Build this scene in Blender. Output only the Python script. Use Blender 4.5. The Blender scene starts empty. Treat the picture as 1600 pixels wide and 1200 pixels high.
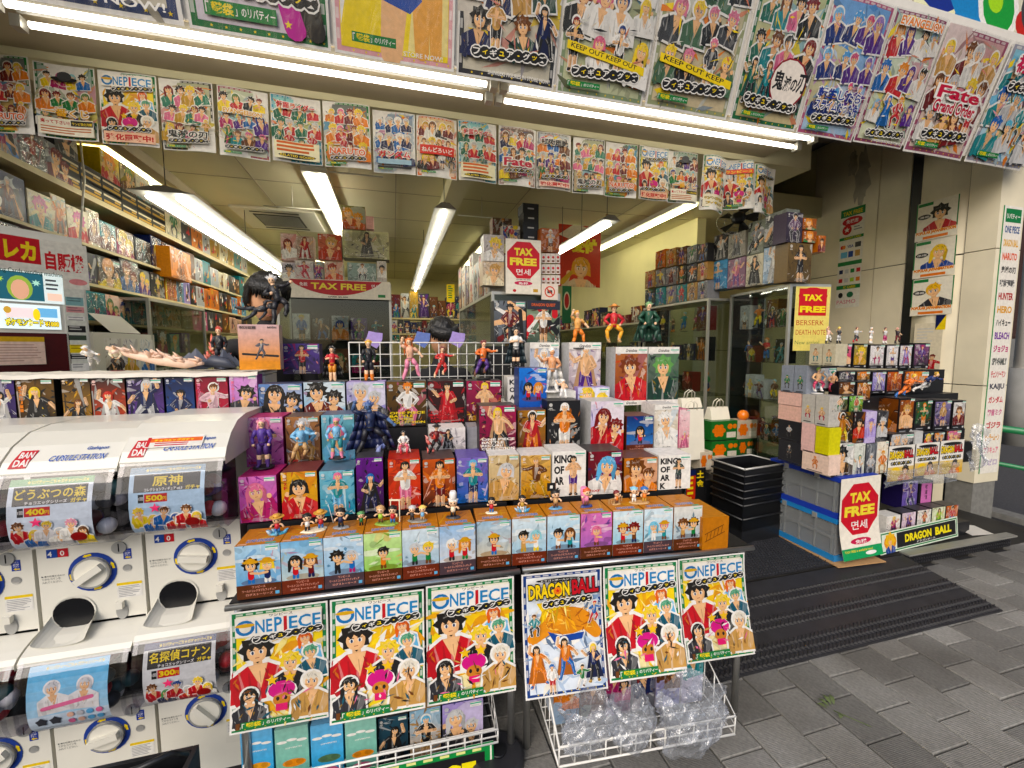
import bpy, bmesh, math, random
from mathutils import Vector, Matrix
R_ = math.radians
sc = bpy.context.scene
COL = sc.collection
# ------------------------------------------------------------------ camera
YAW, PITCH, FPX, CAMZ = R_(15.5), math.atan(57 / 664.0), 664.0, 1.55
cam_d = bpy.data.cameras.new('camera'); cam = bpy.data.objects.new('camera', cam_d); COL.objects.link(cam)
cam_d.sensor_width = 36.0; cam_d.lens = FPX / 1600 * 36; cam_d.clip_start = 0.02; cam_d.clip_end = 400
cam.location = (0, 0, CAMZ); cam.rotation_euler = (R_(90) - PITCH, 0, -YAW)
sc.camera = cam
# ------------------------------------------------------------------ world, sun, exposure
w = bpy.data.worlds.new('World'); sc.world = w; w.use_nodes = True
wn = w.node_tree; wn.nodes.clear()
sky = wn.nodes.new('ShaderNodeTexSky'); sky.sky_type = 'NISHITA'; sky.sun_disc = False
sky.sun_elevation = R_(36); sky.sun_rotation = R_(215); sky.dust_density = 3.0; sky.air_density = 1.0
bg = wn.nodes.new('ShaderNodeBackground'); bg.inputs['Strength'].default_value = 0.14
wo = wn.nodes.new('ShaderNodeOutputWorld')
wn.links.new(sky.outputs[0], bg.inputs['Color']); wn.links.new(bg.outputs[0], wo.inputs['Surface'])
sun_d = bpy.data.lights.new('sun', 'SUN'); sun = bpy.data.objects.new('sun', sun_d); COL.objects.link(sun)
sun_d.energy = 1.0; sun_d.angle = R_(35); sun_d.color = (1.0, 0.96, 0.9)
sun.rotation_euler = (R_(54), 0, R_(-35))      # behind the camera's left shoulder: soft hazy daylight down the street
sc.view_settings.view_transform = 'Standard'; sc.view_settings.look = 'None'
sc.view_settings.exposure = 0.38; sc.view_settings.gamma = 1.0; sc.view_settings.use_curve_mapping = False
sc.cycles.max_bounces = 8; sc.cycles.transparent_max_bounces = 24; sc.cycles.diffuse_bounces = 4
sc.cycles.glossy_bounces = 4; sc.cycles.use_denoising = True; sc.cycles.caustics_reflective = False; sc.cycles.caustics_refractive = False
sc.cycles.sample_clamp_indirect = 6.0
# ------------------------------------------------------------------ pixel -> place on a known plane
_F = Vector((math.sin(YAW) * math.cos(PITCH), math.cos(YAW) * math.cos(PITCH), -math.sin(PITCH)))
_R = Vector((math.cos(YAW), -math.sin(YAW), 0)); _U = _R.cross(_F)
CAM = Vector((0, 0, CAMZ))
def ray(px, py): return _F + _R * ((px - 800) / FPX) - _U * ((py - 600) / FPX)
def at(px, py, X=None, Y=None, Z=None):
    d = ray(px, py)
    t = (X / d.x) if X is not None else (Y / d.y) if Y is not None else ((Z - CAMZ) / d.z)
    return CAM + d * t
def hit(px, py, p0, ang):
    n = Vector((math.sin(ang), math.cos(ang), 0)); d = ray(px, py)
    t = (Vector((p0[0], p0[1], 0)) - Vector((0, 0, 0))).dot(n) / d.dot(n)
    return CAM + d * t
# ------------------------------------------------------------------ colours
def L1(c): return c / 12.92 if c <= 0.04045 else ((c + 0.055) / 1.055) ** 2.4
_hc = {}
NAMED = dict(white='efece6', black='141416', red='c8202a', yellow='f4d417', orange='e8801c', green='1d7a3c', blue='2f6fb8', navy='1c2550', purple='5b3a86',
    pink='e88aa8', magenta='b4366e', skin='efc39a', tan='c9a06a', brown='6e452a', wood='c07a34', grey='8f9094', dgrey='3a3b3f', lgrey='c9c9c9', cream='efe3c4',
    teal='2c8c92', sky='7fbbe0', lilac='b7a5dc', gold='c79a32', dred='6d1518', peach='f0c6b0', lime='a7cf3b', mint='a9dcc4', hair='17130f', blond='f0d26a')
def C(h):
    if not isinstance(h, str): return h
    if h in _hc: return _hc[h]
    k = NAMED.get(h, h); v = tuple(L1(int(k[i:i + 2], 16) / 255) for i in (0, 2, 4)); _hc[h] = v
    return v
def mixc(a, b, t):
    a, b = C(a), C(b); return tuple(a[i] * (1 - t) + b[i] * t for i in range(3))
# ------------------------------------------------------------------ materials
MATS = {}
def mat(name, col=None, rough=0.5, metal=0.0, attr=False, noise=0.0, nscale=20, bump=0.0, bscale=60, coat=0.0, spec=0.5, emit=None, estr=0.0, trans=0.0, nlow=None, detail=4):
    m = bpy.data.materials.new(name); m.use_nodes = True; nt = m.node_tree; b = nt.nodes['Principled BSDF']
    b.inputs['Roughness'].default_value = rough; b.inputs['Metallic'].default_value = metal
    b.inputs['Coat Weight'].default_value = coat; b.inputs['Coat Roughness'].default_value = 0.12
    b.inputs['Specular IOR Level'].default_value = spec
    b.inputs['Transmission Weight'].default_value = trans
    if emit: b.inputs['Emission Color'].default_value = (*emit, 1); b.inputs['Emission Strength'].default_value = estr
    tc = nt.nodes.new('ShaderNodeTexCoord')
    src = None
    if attr:
        a = nt.nodes.new('ShaderNodeAttribute'); a.attribute_name = 'Col'; src = a.outputs['Color']
    if noise:
        n = nt.nodes.new('ShaderNodeTexNoise'); n.inputs['Scale'].default_value = nscale; n.inputs['Detail'].default_value = detail
        nt.links.new(tc.outputs['Object'], n.inputs['Vector'])
        r = nt.nodes.new('ShaderNodeValToRGB'); r.color_ramp.elements[0].position = 0.3; r.color_ramp.elements[1].position = 0.7
        lo = 1 - noise
        r.color_ramp.elements[0].color = (lo, lo, lo, 1) if nlow is None else (*nlow, 1); r.color_ramp.elements[1].color = (1, 1, 1, 1)
        nt.links.new(n.outputs['Fac'], r.inputs['Fac'])
        mx = nt.nodes.new('ShaderNodeMix'); mx.data_type = 'RGBA'; mx.blend_type = 'MULTIPLY'; mx.inputs[0].default_value = 1
        if src: nt.links.new(src, mx.inputs[6])
        else: mx.inputs[6].default_value = (*C(col), 1)
        nt.links.new(r.outputs['Color'], mx.inputs[7]); src = mx.outputs[2]
    if src: nt.links.new(src, b.inputs['Base Color'])
    elif col is not None: b.inputs['Base Color'].default_value = (*C(col), 1)
    if bump:
        n2 = nt.nodes.new('ShaderNodeTexNoise'); n2.inputs['Scale'].default_value = bscale; n2.inputs['Detail'].default_value = 3
        nt.links.new(tc.outputs['Object'], n2.inputs['Vector'])
        bp = nt.nodes.new('ShaderNodeBump'); bp.inputs['Strength'].default_value = bump; bp.inputs['Distance'].default_value = 0.01
        nt.links.new(n2.outputs['Fac'], bp.inputs['Height']); nt.links.new(bp.outputs['Normal'], b.inputs['Normal'])
    MATS[name] = m
    return m
def clear_mat(name, tint=(1, 1, 1), gloss=0.1, rough=0.05, bump=0.0, bscale=20, milk=0.0, milkcol=(0.8, 0.85, 0.9), stretch=(1, 1, 1)):
    """thin clear plastic / glass: see-through with a sheen"""
    m = bpy.data.materials.new(name); m.use_nodes = True; nt = m.node_tree; nt.nodes.clear()
    o = nt.nodes.new('ShaderNodeOutputMaterial'); t = nt.nodes.new('ShaderNodeBsdfTransparent'); t.inputs[0].default_value = (*tint, 1)
    g = nt.nodes.new('ShaderNodeBsdfGlossy'); g.inputs['Roughness'].default_value = rough
    fr = nt.nodes.new('ShaderNodeLayerWeight'); fr.inputs[0].default_value = 0.5
    pw_ = nt.nodes.new('ShaderNodeMath'); pw_.operation = 'POWER'; pw_.inputs[1].default_value = 4.0; nt.links.new(fr.outputs['Facing'], pw_.inputs[0])
    ml_ = nt.nodes.new('ShaderNodeMath'); ml_.operation = 'MULTIPLY'; ml_.inputs[1].default_value = 0.6; nt.links.new(pw_.outputs[0], ml_.inputs[0])
    ad = nt.nodes.new('ShaderNodeMath'); ad.operation = 'ADD'; ad.inputs[1].default_value = gloss; ad.use_clamp = True
    nt.links.new(ml_.outputs[0], ad.inputs[0])
    mx = nt.nodes.new('ShaderNodeMixShader'); nt.links.new(ad.outputs[0], mx.inputs[0]); nt.links.new(g.outputs[0], mx.inputs[2])
    base = t.outputs[0]
    if milk:
        d = nt.nodes.new('ShaderNodeBsdfDiffuse'); d.inputs[0].default_value = (*milkcol, 1)
        m2 = nt.nodes.new('ShaderNodeMixShader'); m2.inputs[0].default_value = milk
        nt.links.new(t.outputs[0], m2.inputs[1]); nt.links.new(d.outputs[0], m2.inputs[2]); base = m2.outputs[0]
    nt.links.new(base, mx.inputs[1]); nt.links.new(mx.outputs[0], o.inputs['Surface'])
    if bump:
        tc = nt.nodes.new('ShaderNodeTexCoord'); mp = nt.nodes.new('ShaderNodeMapping'); mp.inputs['Scale'].default_value = stretch
        n2 = nt.nodes.new('ShaderNodeTexNoise'); n2.inputs['Scale'].default_value = bscale; n2.inputs['Detail'].default_value = 3; n2.inputs['Distortion'].default_value = 1.2
        nt.links.new(tc.outputs['Object'], mp.inputs[0]); nt.links.new(mp.outputs[0], n2.inputs['Vector'])
        bp = nt.nodes.new('ShaderNodeBump'); bp.inputs['Strength'].default_value = bump; bp.inputs['Distance'].default_value = 0.02
        nt.links.new(n2.outputs['Fac'], bp.inputs['Height'])
        nt.links.new(bp.outputs['Normal'], g.inputs['Normal']); nt.links.new(bp.outputs['Normal'], fr.inputs['Normal'])
    MATS[name] = m
    return m
mat('print', attr=True, rough=0.45, coat=0.06, spec=0.35, noise=0.22, nscale=55, detail=8)
mat('poster_paper', attr=True, rough=0.5, coat=0.05, spec=0.35, noise=0.16, nscale=40, detail=8)
mat('paint', attr=True, rough=0.45, noise=0.12, nscale=60)
mat('machine_white', 'dad7cb', rough=0.32, noise=0.05, nscale=14, coat=0.2)
mat('white_plastic', 'eeeae2', rough=0.4, noise=0.05, nscale=25)
mat('wire_white', 'dedcd6', rough=0.35)
mat('silver', 'c9c9c6', rough=0.28, metal=0.9, noise=0.1, nscale=30)
mat('alu', 'b9b8b0', rough=0.4, metal=0.7, noise=0.1, nscale=12)
mat('rubber', '2c2c30', rough=0.45, noise=0.35, nscale=14)
mat('black_plastic', '17181b', rough=0.42, noise=0.2, nscale=30)
mat('dark_void', '0c0c0d', rough=0.8)
mat('cream_wall', 'e6dcc0', rough=0.5, noise=0.22, nscale=2.2, bump=0.05, bscale=8)
mat('inner_wall', 'e4dcae', rough=0.75, noise=0.1, nscale=2)
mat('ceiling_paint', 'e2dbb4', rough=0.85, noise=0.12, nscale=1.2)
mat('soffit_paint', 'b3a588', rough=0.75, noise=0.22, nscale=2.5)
mat('asphalt', '4a4a4c', rough=0.9, noise=0.35, nscale=60, bump=0.3, bscale=180)
mat('joint_sand', '232325', rough=0.95, noise=0.3, nscale=50)
mat('stone_kerb', '7c7b76', rough=0.85, noise=0.3, nscale=25, bump=0.2)
mat('brown_wall', '4d3530', rough=0.7, noise=0.15, nscale=3)
mat('grey_wall', '8d8d8a', rough=0.8, noise=0.2, nscale=4)
mat('green_paint', '1f7a4a', rough=0.35, noise=0.12, nscale=20)
mat('shelf_board', 'c9b98a', rough=0.6, noise=0.12, nscale=10)
mat('dark_floor', '2a2825', rough=0.5, noise=0.4, nscale=6)
mat('cloth_white', 'ddd6c8', rough=0.85, noise=0.12, nscale=14, bump=0.4, bscale=30)
mat('crate_blue', '1f7fc0', rough=0.4, noise=0.1, nscale=20)
mat('crate_navy', '1c3aa8', rough=0.4, noise=0.1, nscale=20)
clear_mat('crate_clear', tint=(0.74, 0.77, 0.78), gloss=0.06, rough=0.25, milk=0.24, milkcol=(0.6, 0.62, 0.62))
mat('cardboard', 'b98f5e', rough=0.85, noise=0.15, nscale=20)
mat('hair_black', '0c0a09', rough=0.38, noise=0.5, nscale=120, bump=0.6, bscale=90)
mat('skin_tone', 'd9a27c', rough=0.5, noise=0.08, nscale=20)
mat('cloth_dark', '1b1b1e', rough=0.85, noise=0.25, nscale=30, bump=0.3, bscale=25)
mat('leaf_green', '5d6b3e', rough=0.6, noise=0.25, nscale=40)
mat('lamp_grey', '96938a', rough=0.5)
mat('lamp_white', 'd8d4c4', rough=0.4)
mat('paper_white', 'e6e2d8', rough=0.8)
mat('bag_paper', 'e9e2cf', rough=0.75, noise=0.06, nscale=12)
mat('orange_ball', 'f07c0c', rough=0.3, coat=0.4, noise=0.05)
mat('tube_front', (1, 1, 1), emit=(1.0, 0.93, 0.80), estr=6.0)
mat('tube_cool', (1, 1, 1), emit=(1.0, 0.97, 0.82), estr=17.0)
mat('tube_warm', (1, 1, 1), emit=(1.0, 0.93, 0.55), estr=14.0)
mat('screen_glow', attr=True, rough=0.3)
_sg = MATS['screen_glow'].node_tree; _b = _sg.nodes['Principled BSDF']; _a = [n for n in _sg.nodes if n.type == 'ATTRIBUTE'][0]
_sg.links.new(_a.outputs['Color'], _b.inputs['Emission Color']); _b.inputs['Emission Strength'].default_value = 0.55
clear_mat('dome_clear', tint=(0.86, 0.86, 0.9), gloss=0.05, rough=0.12)
clear_mat('glass', tint=(0.80, 0.84, 0.82), gloss=0.03, rough=0.02)
clear_mat('film', tint=(0.97, 0.97, 0.97), gloss=0.03, rough=0.16, bump=0.7, bscale=7, stretch=(2.2, 1, 0.5))
clear_mat('bag_clear', tint=(0.93, 0.94, 0.96), gloss=0.15, rough=0.14, bump=0.8, bscale=30, milk=0.17, milkcol=(0.78, 0.83, 0.92))
clear_mat('blister', tint=(0.93, 0.93, 0.93), gloss=0.1, rough=0.1, bump=0.8, bscale=18)
for _n in ('print', 'poster_paper'):       # printing inks: a touch richer than plain paper colours
    _t = MATS[_n].node_tree; _b = _t.nodes['Principled BSDF']; _s = _b.inputs['Base Color'].links[0].from_socket; _h = _t.nodes.new('ShaderNodeHueSaturation'); _h.inputs['Saturation'].default_value = 1.18; _h.inputs['Value'].default_value = 0.92
    _t.links.new(_s, _h.inputs['Color']); _t.links.new(_h.outputs[0], _b.inputs['Base Color'])
# ------------------------------------------------------------------ objects
def tag(o, label=None, cat=None, group=None, kind=None):
    if label: o['label'] = label
    if cat: o['category'] = cat
    if group: o['group'] = group
    if kind: o['kind'] = kind
    return o
def link(name, data, parent=None, loc=None, rot=None):
    o = bpy.data.objects.new(name, data); COL.objects.link(o)
    if parent is not None: o.parent = parent
    if loc is not None: o.location = loc
    if rot is not None: o.rotation_euler = rot
    return o
def empty(name, loc, rz=0.0, rot=None):
    o = link(name, None, None, loc, rot or (0, 0, rz)); o.empty_display_size = 0.05
    return o
class MB:
    """collects quads and tubes; build() links them as ONE mesh object. With colours -> 'Col' attribute"""
    def __init__(s): s.v = []; s.f = []; s.c = []; s.sm = []
    def face(s, pts, col=None, smooth=False):
        i = len(s.v); s.v += [tuple(p) for p in pts]; s.f.append(tuple(range(i, i + len(pts)))); s.c.append(col); s.sm.append(smooth)
    def mesh(s, vs, fs, col=None, smooth=False):
        i = len(s.v); s.v += [tuple(p) for p in vs]
        for f in fs: s.f.append(tuple(i + k for k in f)); s.c.append(col); s.sm.append(smooth)
        return s
    def box(s, x0, x1, y0, y1, z0, z1, col=None, cols=None, M=None):
        v = [(x0, y0, z0), (x1, y0, z0), (x1, y1, z0), (x0, y1, z0), (x0, y0, z1), (x1, y0, z1), (x1, y1, z1), (x0, y1, z1)]
        if M is not None: v = [tuple(M @ Vector(p)) for p in v]
        i = len(s.v); s.v += v
        fs = [(0, 1, 5, 4), (1, 2, 6, 5), (2, 3, 7, 6), (3, 0, 4, 7), (4, 5, 6, 7), (3, 2, 1, 0)]   # front right back left top bottom
        for k, f in enumerate(fs):
            s.f.append(tuple(i + q for q in f)); s.c.append(cols[k] if cols else col); s.sm.append(False)
        return s
    def tube(s, pts, r, n=8, col=None, caps=True, smooth=True):
        pts = [Vector(p) for p in pts]; k = len(pts); rs = r if isinstance(r, (list, tuple)) else [r] * k
        base = len(s.v); ref = None
        for j, p in enumerate(pts):
            t = (pts[min(j + 1, k - 1)] - pts[max(j - 1, 0)])
            if t.length < 1e-9: t = Vector((0, 0, 1))
            t.normalize()
            if ref is None: ref = Vector((0, 0, 1)) if abs(t.z) < 0.9 else Vector((1, 0, 0))
            a = t.cross(ref).normalized(); b = a.cross(t).normalized(); ref = b if abs(b.dot(t)) < 0.9 else ref
            for q in range(n):
                an = 2 * math.pi * q / n; s.v.append(tuple(p + (a * math.cos(an) + b * math.sin(an)) * rs[j]))
        for j in range(k - 1):
            for q in range(n):
                s.f.append((base + j * n + q, base + j * n + (q + 1) % n, base + (j + 1) * n + (q + 1) % n, base + (j + 1) * n + q)); s.c.append(col); s.sm.append(smooth)
        if caps:
            s.f.append(tuple(base + q for q in range(n))[::-1]); s.c.append(col); s.sm.append(False)
            s.f.append(tuple(base + (k - 1) * n + q for q in range(n))); s.c.append(col); s.sm.append(False)
        return s
    def ball(s, c, r, nu=10, nv=6, col=None, M=None):
        rx, ry, rz = r if isinstance(r, (list, tuple)) else (r, r, r); base = len(s.v)
        for j in range(nv + 1):
            ph = math.pi * j / nv
            for q in range(nu):
                an = 2 * math.pi * q / nu
                p = Vector((rx * math.sin(ph) * math.cos(an), ry * math.sin(ph) * math.sin(an), rz * math.cos(ph)))
                if M is not None: p = M @ p
                s.v.append((c[0] + p.x, c[1] + p.y, c[2] + p.z))
        for j in range(nv):
            for q in range(nu):
                s.f.append((base + j * nu + q, base + (j + 1) * nu + q, base + (j + 1) * nu + (q + 1) % nu, base + j * nu + (q + 1) % nu)); s.c.append(col); s.sm.append(True)
        return s
    def data(s, name, material, colors=False):
        me = bpy.data.meshes.new(name); me.from_pydata(s.v, [], s.f)
        me.materials.append(MATS[material])
        if any(s.sm): me.polygons.foreach_set('use_smooth', s.sm)
        if any(c is not None for c in s.c):
            at_ = me.color_attributes.new('Col', 'FLOAT_COLOR', 'CORNER'); buf = []
            for f, c in zip(s.f, s.c):
                if c is None: c = (0.5, 0.5, 0.5)
                if isinstance(c, list):
                    for k in range(len(f)): buf += [*C(c[k]), 1.0]
                else: buf += [*C(c), 1.0] * len(f)
            at_.data.foreach_set('color', buf)
        me.update()
        return me
    def build(s, name, material, parent=None, loc=None, rot=None):
        return link(name, s.data(name, material), parent, loc, rot)
# ------------------------------------------------------------------ flat print: text and pictures as coloured shapes
_tx = {}
def text_mesh(s, off):
    k = (s, round(off, 3))
    if k in _tx: return _tx[k]
    c = bpy.data.curves.new('lettering', 'FONT'); c.body = s; c.resolution_u = 2; c.offset = off; c.fill_mode = 'FRONT'
    o = bpy.data.objects.new('lettering', c); m = o.to_mesh()
    vs = [(v.co.x, v.co.y) for v in m.vertices]; fs = [tuple(p.vertices) for p in m.polygons]
    o.to_mesh_clear(); bpy.data.objects.remove(o); bpy.data.curves.remove(c)
    if not vs: vs = [(0, 0), (1, 0), (1, 1)]; fs = [(0, 1, 2)]
    bb = (min(p[0] for p in vs), min(p[1] for p in vs), max(p[0] for p in vs), max(p[1] for p in vs))
    _tx[k] = (vs, fs, bb)
    return _tx[k]
def clip_poly(pts, W, H):
    def cut(ps, inside, inter):
        out = []
        for i in range(len(ps)):
            a, b = ps[i - 1], ps[i]; ia, ib = inside(a), inside(b)
            if ib:
                if not ia: out.append(inter(a, b))
                out.append(b)
            elif ia: out.append(inter(a, b))
        return out
    for ax, lim, sg in ((0, 0, 1), (0, W, -1), (1, 0, 1), (1, H, -1)):
        if not pts: return pts
        def ins(p): return (p[ax] - lim) * sg >= 0
        def itx(a, b):
            t = (lim - a[ax]) / (b[ax] - a[ax]); return (a[0] + (b[0] - a[0]) * t, a[1] + (b[1] - a[1]) * t)
        pts = cut(pts, ins, itx)
    return pts
class Art:
    """picture on a sheet 1 wide and A high; each new shape lies a hair above the last"""
    def __init__(s, A, bgc=None):
        s.A = A; s.p = []; s.n = 0; s.rt = None
        if bgc is not None: s.rect(0, 0, 1, A, bgc)
    def poly(s, pts, col, layer=None):
        if s.rt:
            cx, cy, ca, sa = s.rt; pts = [(cx + (u - cx) * ca - (v - cy) * sa, cy + (u - cx) * sa + (v - cy) * ca) for u, v in pts]
        pts = clip_poly(list(pts), 1.0, s.A)
        if len(pts) >= 3:
            if layer is None: s.n += 1; layer = s.n
            s.p.append((pts, col, layer))
    def rect(s, x0, y0, x1, y1, col): s.poly([(x0, y0), (x1, y0), (x1, y1), (x0, y1)], col)
    def grad(s, x0, y0, x1, y1, c0, c1, n=5):
        s.n += 1
        for i in range(n):
            ya, yb = y0 + (y1 - y0) * i / n, y0 + (y1 - y0) * (i + 1) / n
            ca, cb = mixc(c0, c1, i / n), mixc(c0, c1, (i + 1) / n)
            s.p.append(([(x0, ya), (x1, ya), (x1, yb), (x0, yb)], [ca, ca, cb, cb], s.n))
    def ell(s, cx, cy, rx, ry, col, n=14, rot=0):
        cr, sr = math.cos(rot), math.sin(rot)
        s.poly([(cx + rx * math.cos(t) * cr - ry * math.sin(t) * sr, cy + rx * math.cos(t) * sr + ry * math.sin(t) * cr) for t in [2 * math.pi * i / n for i in range(n)]], col)
    def stroke(s, a, b, r1, r2, col):
        dx, dy = b[0] - a[0], b[1] - a[1]; an = math.atan2(dy, dx); pts = []
        for i in range(6): t = an + math.pi / 2 + math.pi * i / 5; pts.append((a[0] + r1 * math.cos(t), a[1] + r1 * math.sin(t)))
        for i in range(6): t = an - math.pi / 2 + math.pi * i / 5; pts.append((b[0] + r2 * math.cos(t), b[1] + r2 * math.sin(t)))
        s.poly(pts, col)
    def star(s, cx, cy, r, col, n=5, inner=0.42, rot=math.pi / 2, sy=1.0):
        s.poly([(cx + (r if i % 2 == 0 else r * inner) * math.cos(rot + math.pi * i / n), cy + sy * (r if i % 2 == 0 else r * inner) * math.sin(rot + math.pi * i / n)) for i in range(2 * n)], col)
    def text(s, t, x, y, w, h, col, bold=0.015, out=None, ow=0.06, slant=0.0, rot=0.0, box=None):
        """fits the text into w x h with its lower left at x,y"""
        if not t: return
        if out is not None: s.text(t, x, y, w, h, out, bold + ow, None, 0, slant, rot, box=text_mesh(t, bold)[2])
        vs, fs, bb = text_mesh(t, bold)
        bb = box or bb
        sx = w / max(1e-6, bb[2] - bb[0]); sy = h / max(1e-6, bb[3] - bb[1]); cr, sr = math.cos(rot), math.sin(rot)
        P = []
        for a, b in vs:
            v = (b - bb[1]) * sy; u = (a - bb[0]) * sx + slant * v
            P.append((min(1, max(0, x + u * cr - v * sr)), min(s.A, max(0, y + u * sr + v * cr))))
        s.n += 1
        for f in fs: s.p.append(([P[i] for i in f], col, s.n))
    def lines(s, x, y, w, n, lh, col, rng, th=0.45):
        for i in range(n): s.rect(x, y - i * lh, x + w * rng.uniform(0.6, 1), y - i * lh + lh * th, col)
    def busy(s, n, rng, cols, x0, y0, x1, y1, l0, l1, w0, w1, spread=6.3, a0=0.0):
        """many small brush marks: strands, folds, sparks, far shapes"""
        for i in range(n):
            x, y = rng.uniform(x0, x1), rng.uniform(y0, y1); an = a0 + rng.uniform(-.5, .5) * spread; l = rng.uniform(l0, l1) / 2; w_ = rng.uniform(w0, w1) / 2; c, d = math.cos(an), math.sin(an); k = rng.uniform(-.4, .4) * l
            s.poly([(x - c * l, y - d * l), (x + c * k + d * w_, y + d * k - c * w_), (x + c * l, y + d * l), (x + c * k - d * w_, y + d * k + c * w_)], rng.choice(cols))
    # -- generic people
    def fig(s, cx, y0, h, pal, pose=0, out='white', flip=1, rng=None):
        hair, top, bot, shoe = pal[:4]; skin = pal[4] if len(pal) > 4 else 'skin'
        P = POSES[pose % len(POSES)]
        g = lambda p: (cx + flip * p[0] * h, y0 + p[1] * h)
        sh, hp = 0.085, 0.05
        segs = []
        for sgn, (kn, ft) in ((-1, P['l']), (1, P['r'])):
            segs += [(g((sgn * hp, .47)), g(kn), .058, .045, bot), (g(kn), g(ft), .043, .032, bot if pose % 3 else skin), (g((ft[0], ft[1] + .02)), g((ft[0] + .03 * sgn, ft[1])), .03, .026, shoe)]
        segs.append((g((0, .5)), g((0, .72)), .085, .1, top))
        segs.append((g((0, .76)), g((0, .82)), .035, .035, skin))
        for sgn, (el, hd) in ((-1, P['a']), (1, P['b'])):
            segs += [(g((sgn * sh, .74)), g(el), .045, .036, top), (g(el), g(hd), .034, .028, skin if pose % 2 else top), (g(hd), g(hd), .034, .034, skin)]
        hc = g((P.get('h', 0), .885)); hr = .072 * h
        if out is not None:
            o = .018 * h if h < .9 else .015
            for a, b, r1, r2, c in segs: s.stroke(a, b, r1 * h + o, r2 * h + o, out)
            s.ell(hc[0], hc[1] + .1 * hr, hr * 1.3 + o, hr * 1.4 + o, out)
        if pose % 4 == 1: s.poly([g((-.1, .76)), g((.1, .76)), g((.24, .1)), g((-.24, .12))], mixc(top, 'black', .5))
        for a, b, r1, r2, c in segs:
            s.stroke(a, b, r1 * h, r2 * h, c)
            e = .35 * r1 * h; s.stroke((a[0] + e, a[1]), (b[0] + e * .7, b[1]), r1 * h * .55, r2 * h * .5, mixc(c, 'black', .3)); s.stroke((a[0] - e, a[1]), (b[0] - e, b[1]), r1 * h * .22, r2 * h * .15, mixc(c, 'white', .25))
        rg_ = random.Random(int(cx * 991 + h * 577 + pose))
        for a, b, r1, r2, c in segs: s.busy(4, rg_, [mixc(c, 'black', .5), mixc(c, 'white', .4), mixc(c, 'black', .3)], min(a[0], b[0]) - r1 * h * .5, min(a[1], b[1]), max(a[0], b[0]) + r1 * h * .5, max(a[1], b[1]) + .001, .04 * h, .09 * h, .008 * h, .018 * h)
        s.poly([g((-.05, .74)), g((.05, .74)), g((0, .56))], skin if pose % 2 else mixc(top, 'white', .4))
        s.head(hc[0], hc[1], hr, hair, skin, pose)
    def head(s, x, y, r, hair, skin='skin', st=0):
        k = st % 4; dk = mixc(hair, 'black', .35); lt = mixc(hair, 'white', .18)
        if k == 0: s.star(x, y + .22 * r, r * 1.5, hair, n=8 + st % 3, inner=.74, rot=.4 * st, sy=.92)
        elif k == 1: s.ell(x, y + .1 * r, r * 1.08, r * 1.12, hair); s.stroke((x - r * .8, y), (x - r * 1.05, y - 1.7 * r), r * .42, r * .2, hair); s.stroke((x + r * .8, y), (x + r * .95, y - 1.5 * r), r * .42, r * .15, dk)
        elif k == 2: s.ell(x, y + .15 * r, r * 1.05, r * 1.05, hair); s.star(x + .3 * r, y + .5 * r, r * 1.0, hair, n=5, inner=.6, rot=.7 + st, sy=.9)
        else: s.ell(x, y + .05 * r, r * 1.12, r * 1.1, hair); s.poly([(x - r * 1.1, y), (x - r * 1.25, y - r * .9), (x - r * .5, y - r * .7), (x + r * .5, y - r * .7), (x + r * 1.2, y - r * .9), (x + r * 1.1, y)], hair)
        s.ell(x, y - .1 * r, r * .78, r * .92, skin); s.ell(x + .3 * r, y - .2 * r, r * .44, r * .76, mixc(skin, 'brown', .16)); s.ell(x - .08 * r, y - .08 * r, r * .66, r * .86, skin)
        s.poly([(x - r * .95, y - r * .1), (x - r * .85, y + r * .75), (x, y + r * 1.06), (x + r * .85, y + r * .75), (x + r * .95, y - r * .2), (x + r * .55, y + r * .35), (x + r * .3, y + r * .02), (x - r * .1, y + r * .42), (x - r * .35, y + r * .0), (x - r * .6, y + r * .35)], hair)
        s.stroke((x - r * .5, y + r * .72), (x + r * .1, y + r * .88), r * .07, r * .02, lt); s.stroke((x + r * .3, y + r * .8), (x + r * .75, y + r * .3), r * .1, r * .03, dk)
        if r > .03:
            for sg in (-1, 1):
                s.ell(x + sg * r * .34, y - r * .12, r * .18, r * .2, 'white', 8); s.ell(x + sg * r * .32, y - r * .14, r * .1, r * .17, dk if st % 2 else '2a3a5a', 8); s.rect(x + sg * r * .34 - r * .22, y + r * .06, x + sg * r * .34 + r * .22, y + r * .12, 'black')
            s.rect(x - r * .16, y - r * .66, x + r * .16, y - r * .6, '9a4a3a')
    def bust(s, x, y, r, hair, top, skin='skin', st=0, out='white'):
        o = .14 * r; rng = random.Random(int(x * 997 + y * 613 + st * 31)); an = rng.uniform(-.22, .22); keep = s.rt; s.rt = (x, y - 2 * r, math.cos(an), math.sin(an))
        body = [(x - 2.3 * r, y - 4.4 * r), (x - 2.1 * r, y - 2.1 * r), (x - .8 * r, y - 1.25 * r), (x + .8 * r, y - 1.25 * r), (x + 2.1 * r, y - 2.1 * r), (x + 2.3 * r, y - 4.4 * r)]
        if out is not None:
            s.poly([(x - 2.6 * r, y - 4.7 * r), (x - 2.4 * r, y - 1.9 * r), (x - .9 * r, y - .95 * r), (x + .9 * r, y - .95 * r), (x + 2.4 * r, y - 1.9 * r), (x + 2.6 * r, y - 4.7 * r)], out)
            s.ell(x, y + .15 * r, r * 1.22 + o, r * 1.2 + o, out)
        s.poly(body, top); s.stroke((x, y - 1.4 * r), (x, y - .5 * r), .36 * r, .33 * r, mixc(skin, 'brown', .15))
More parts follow.
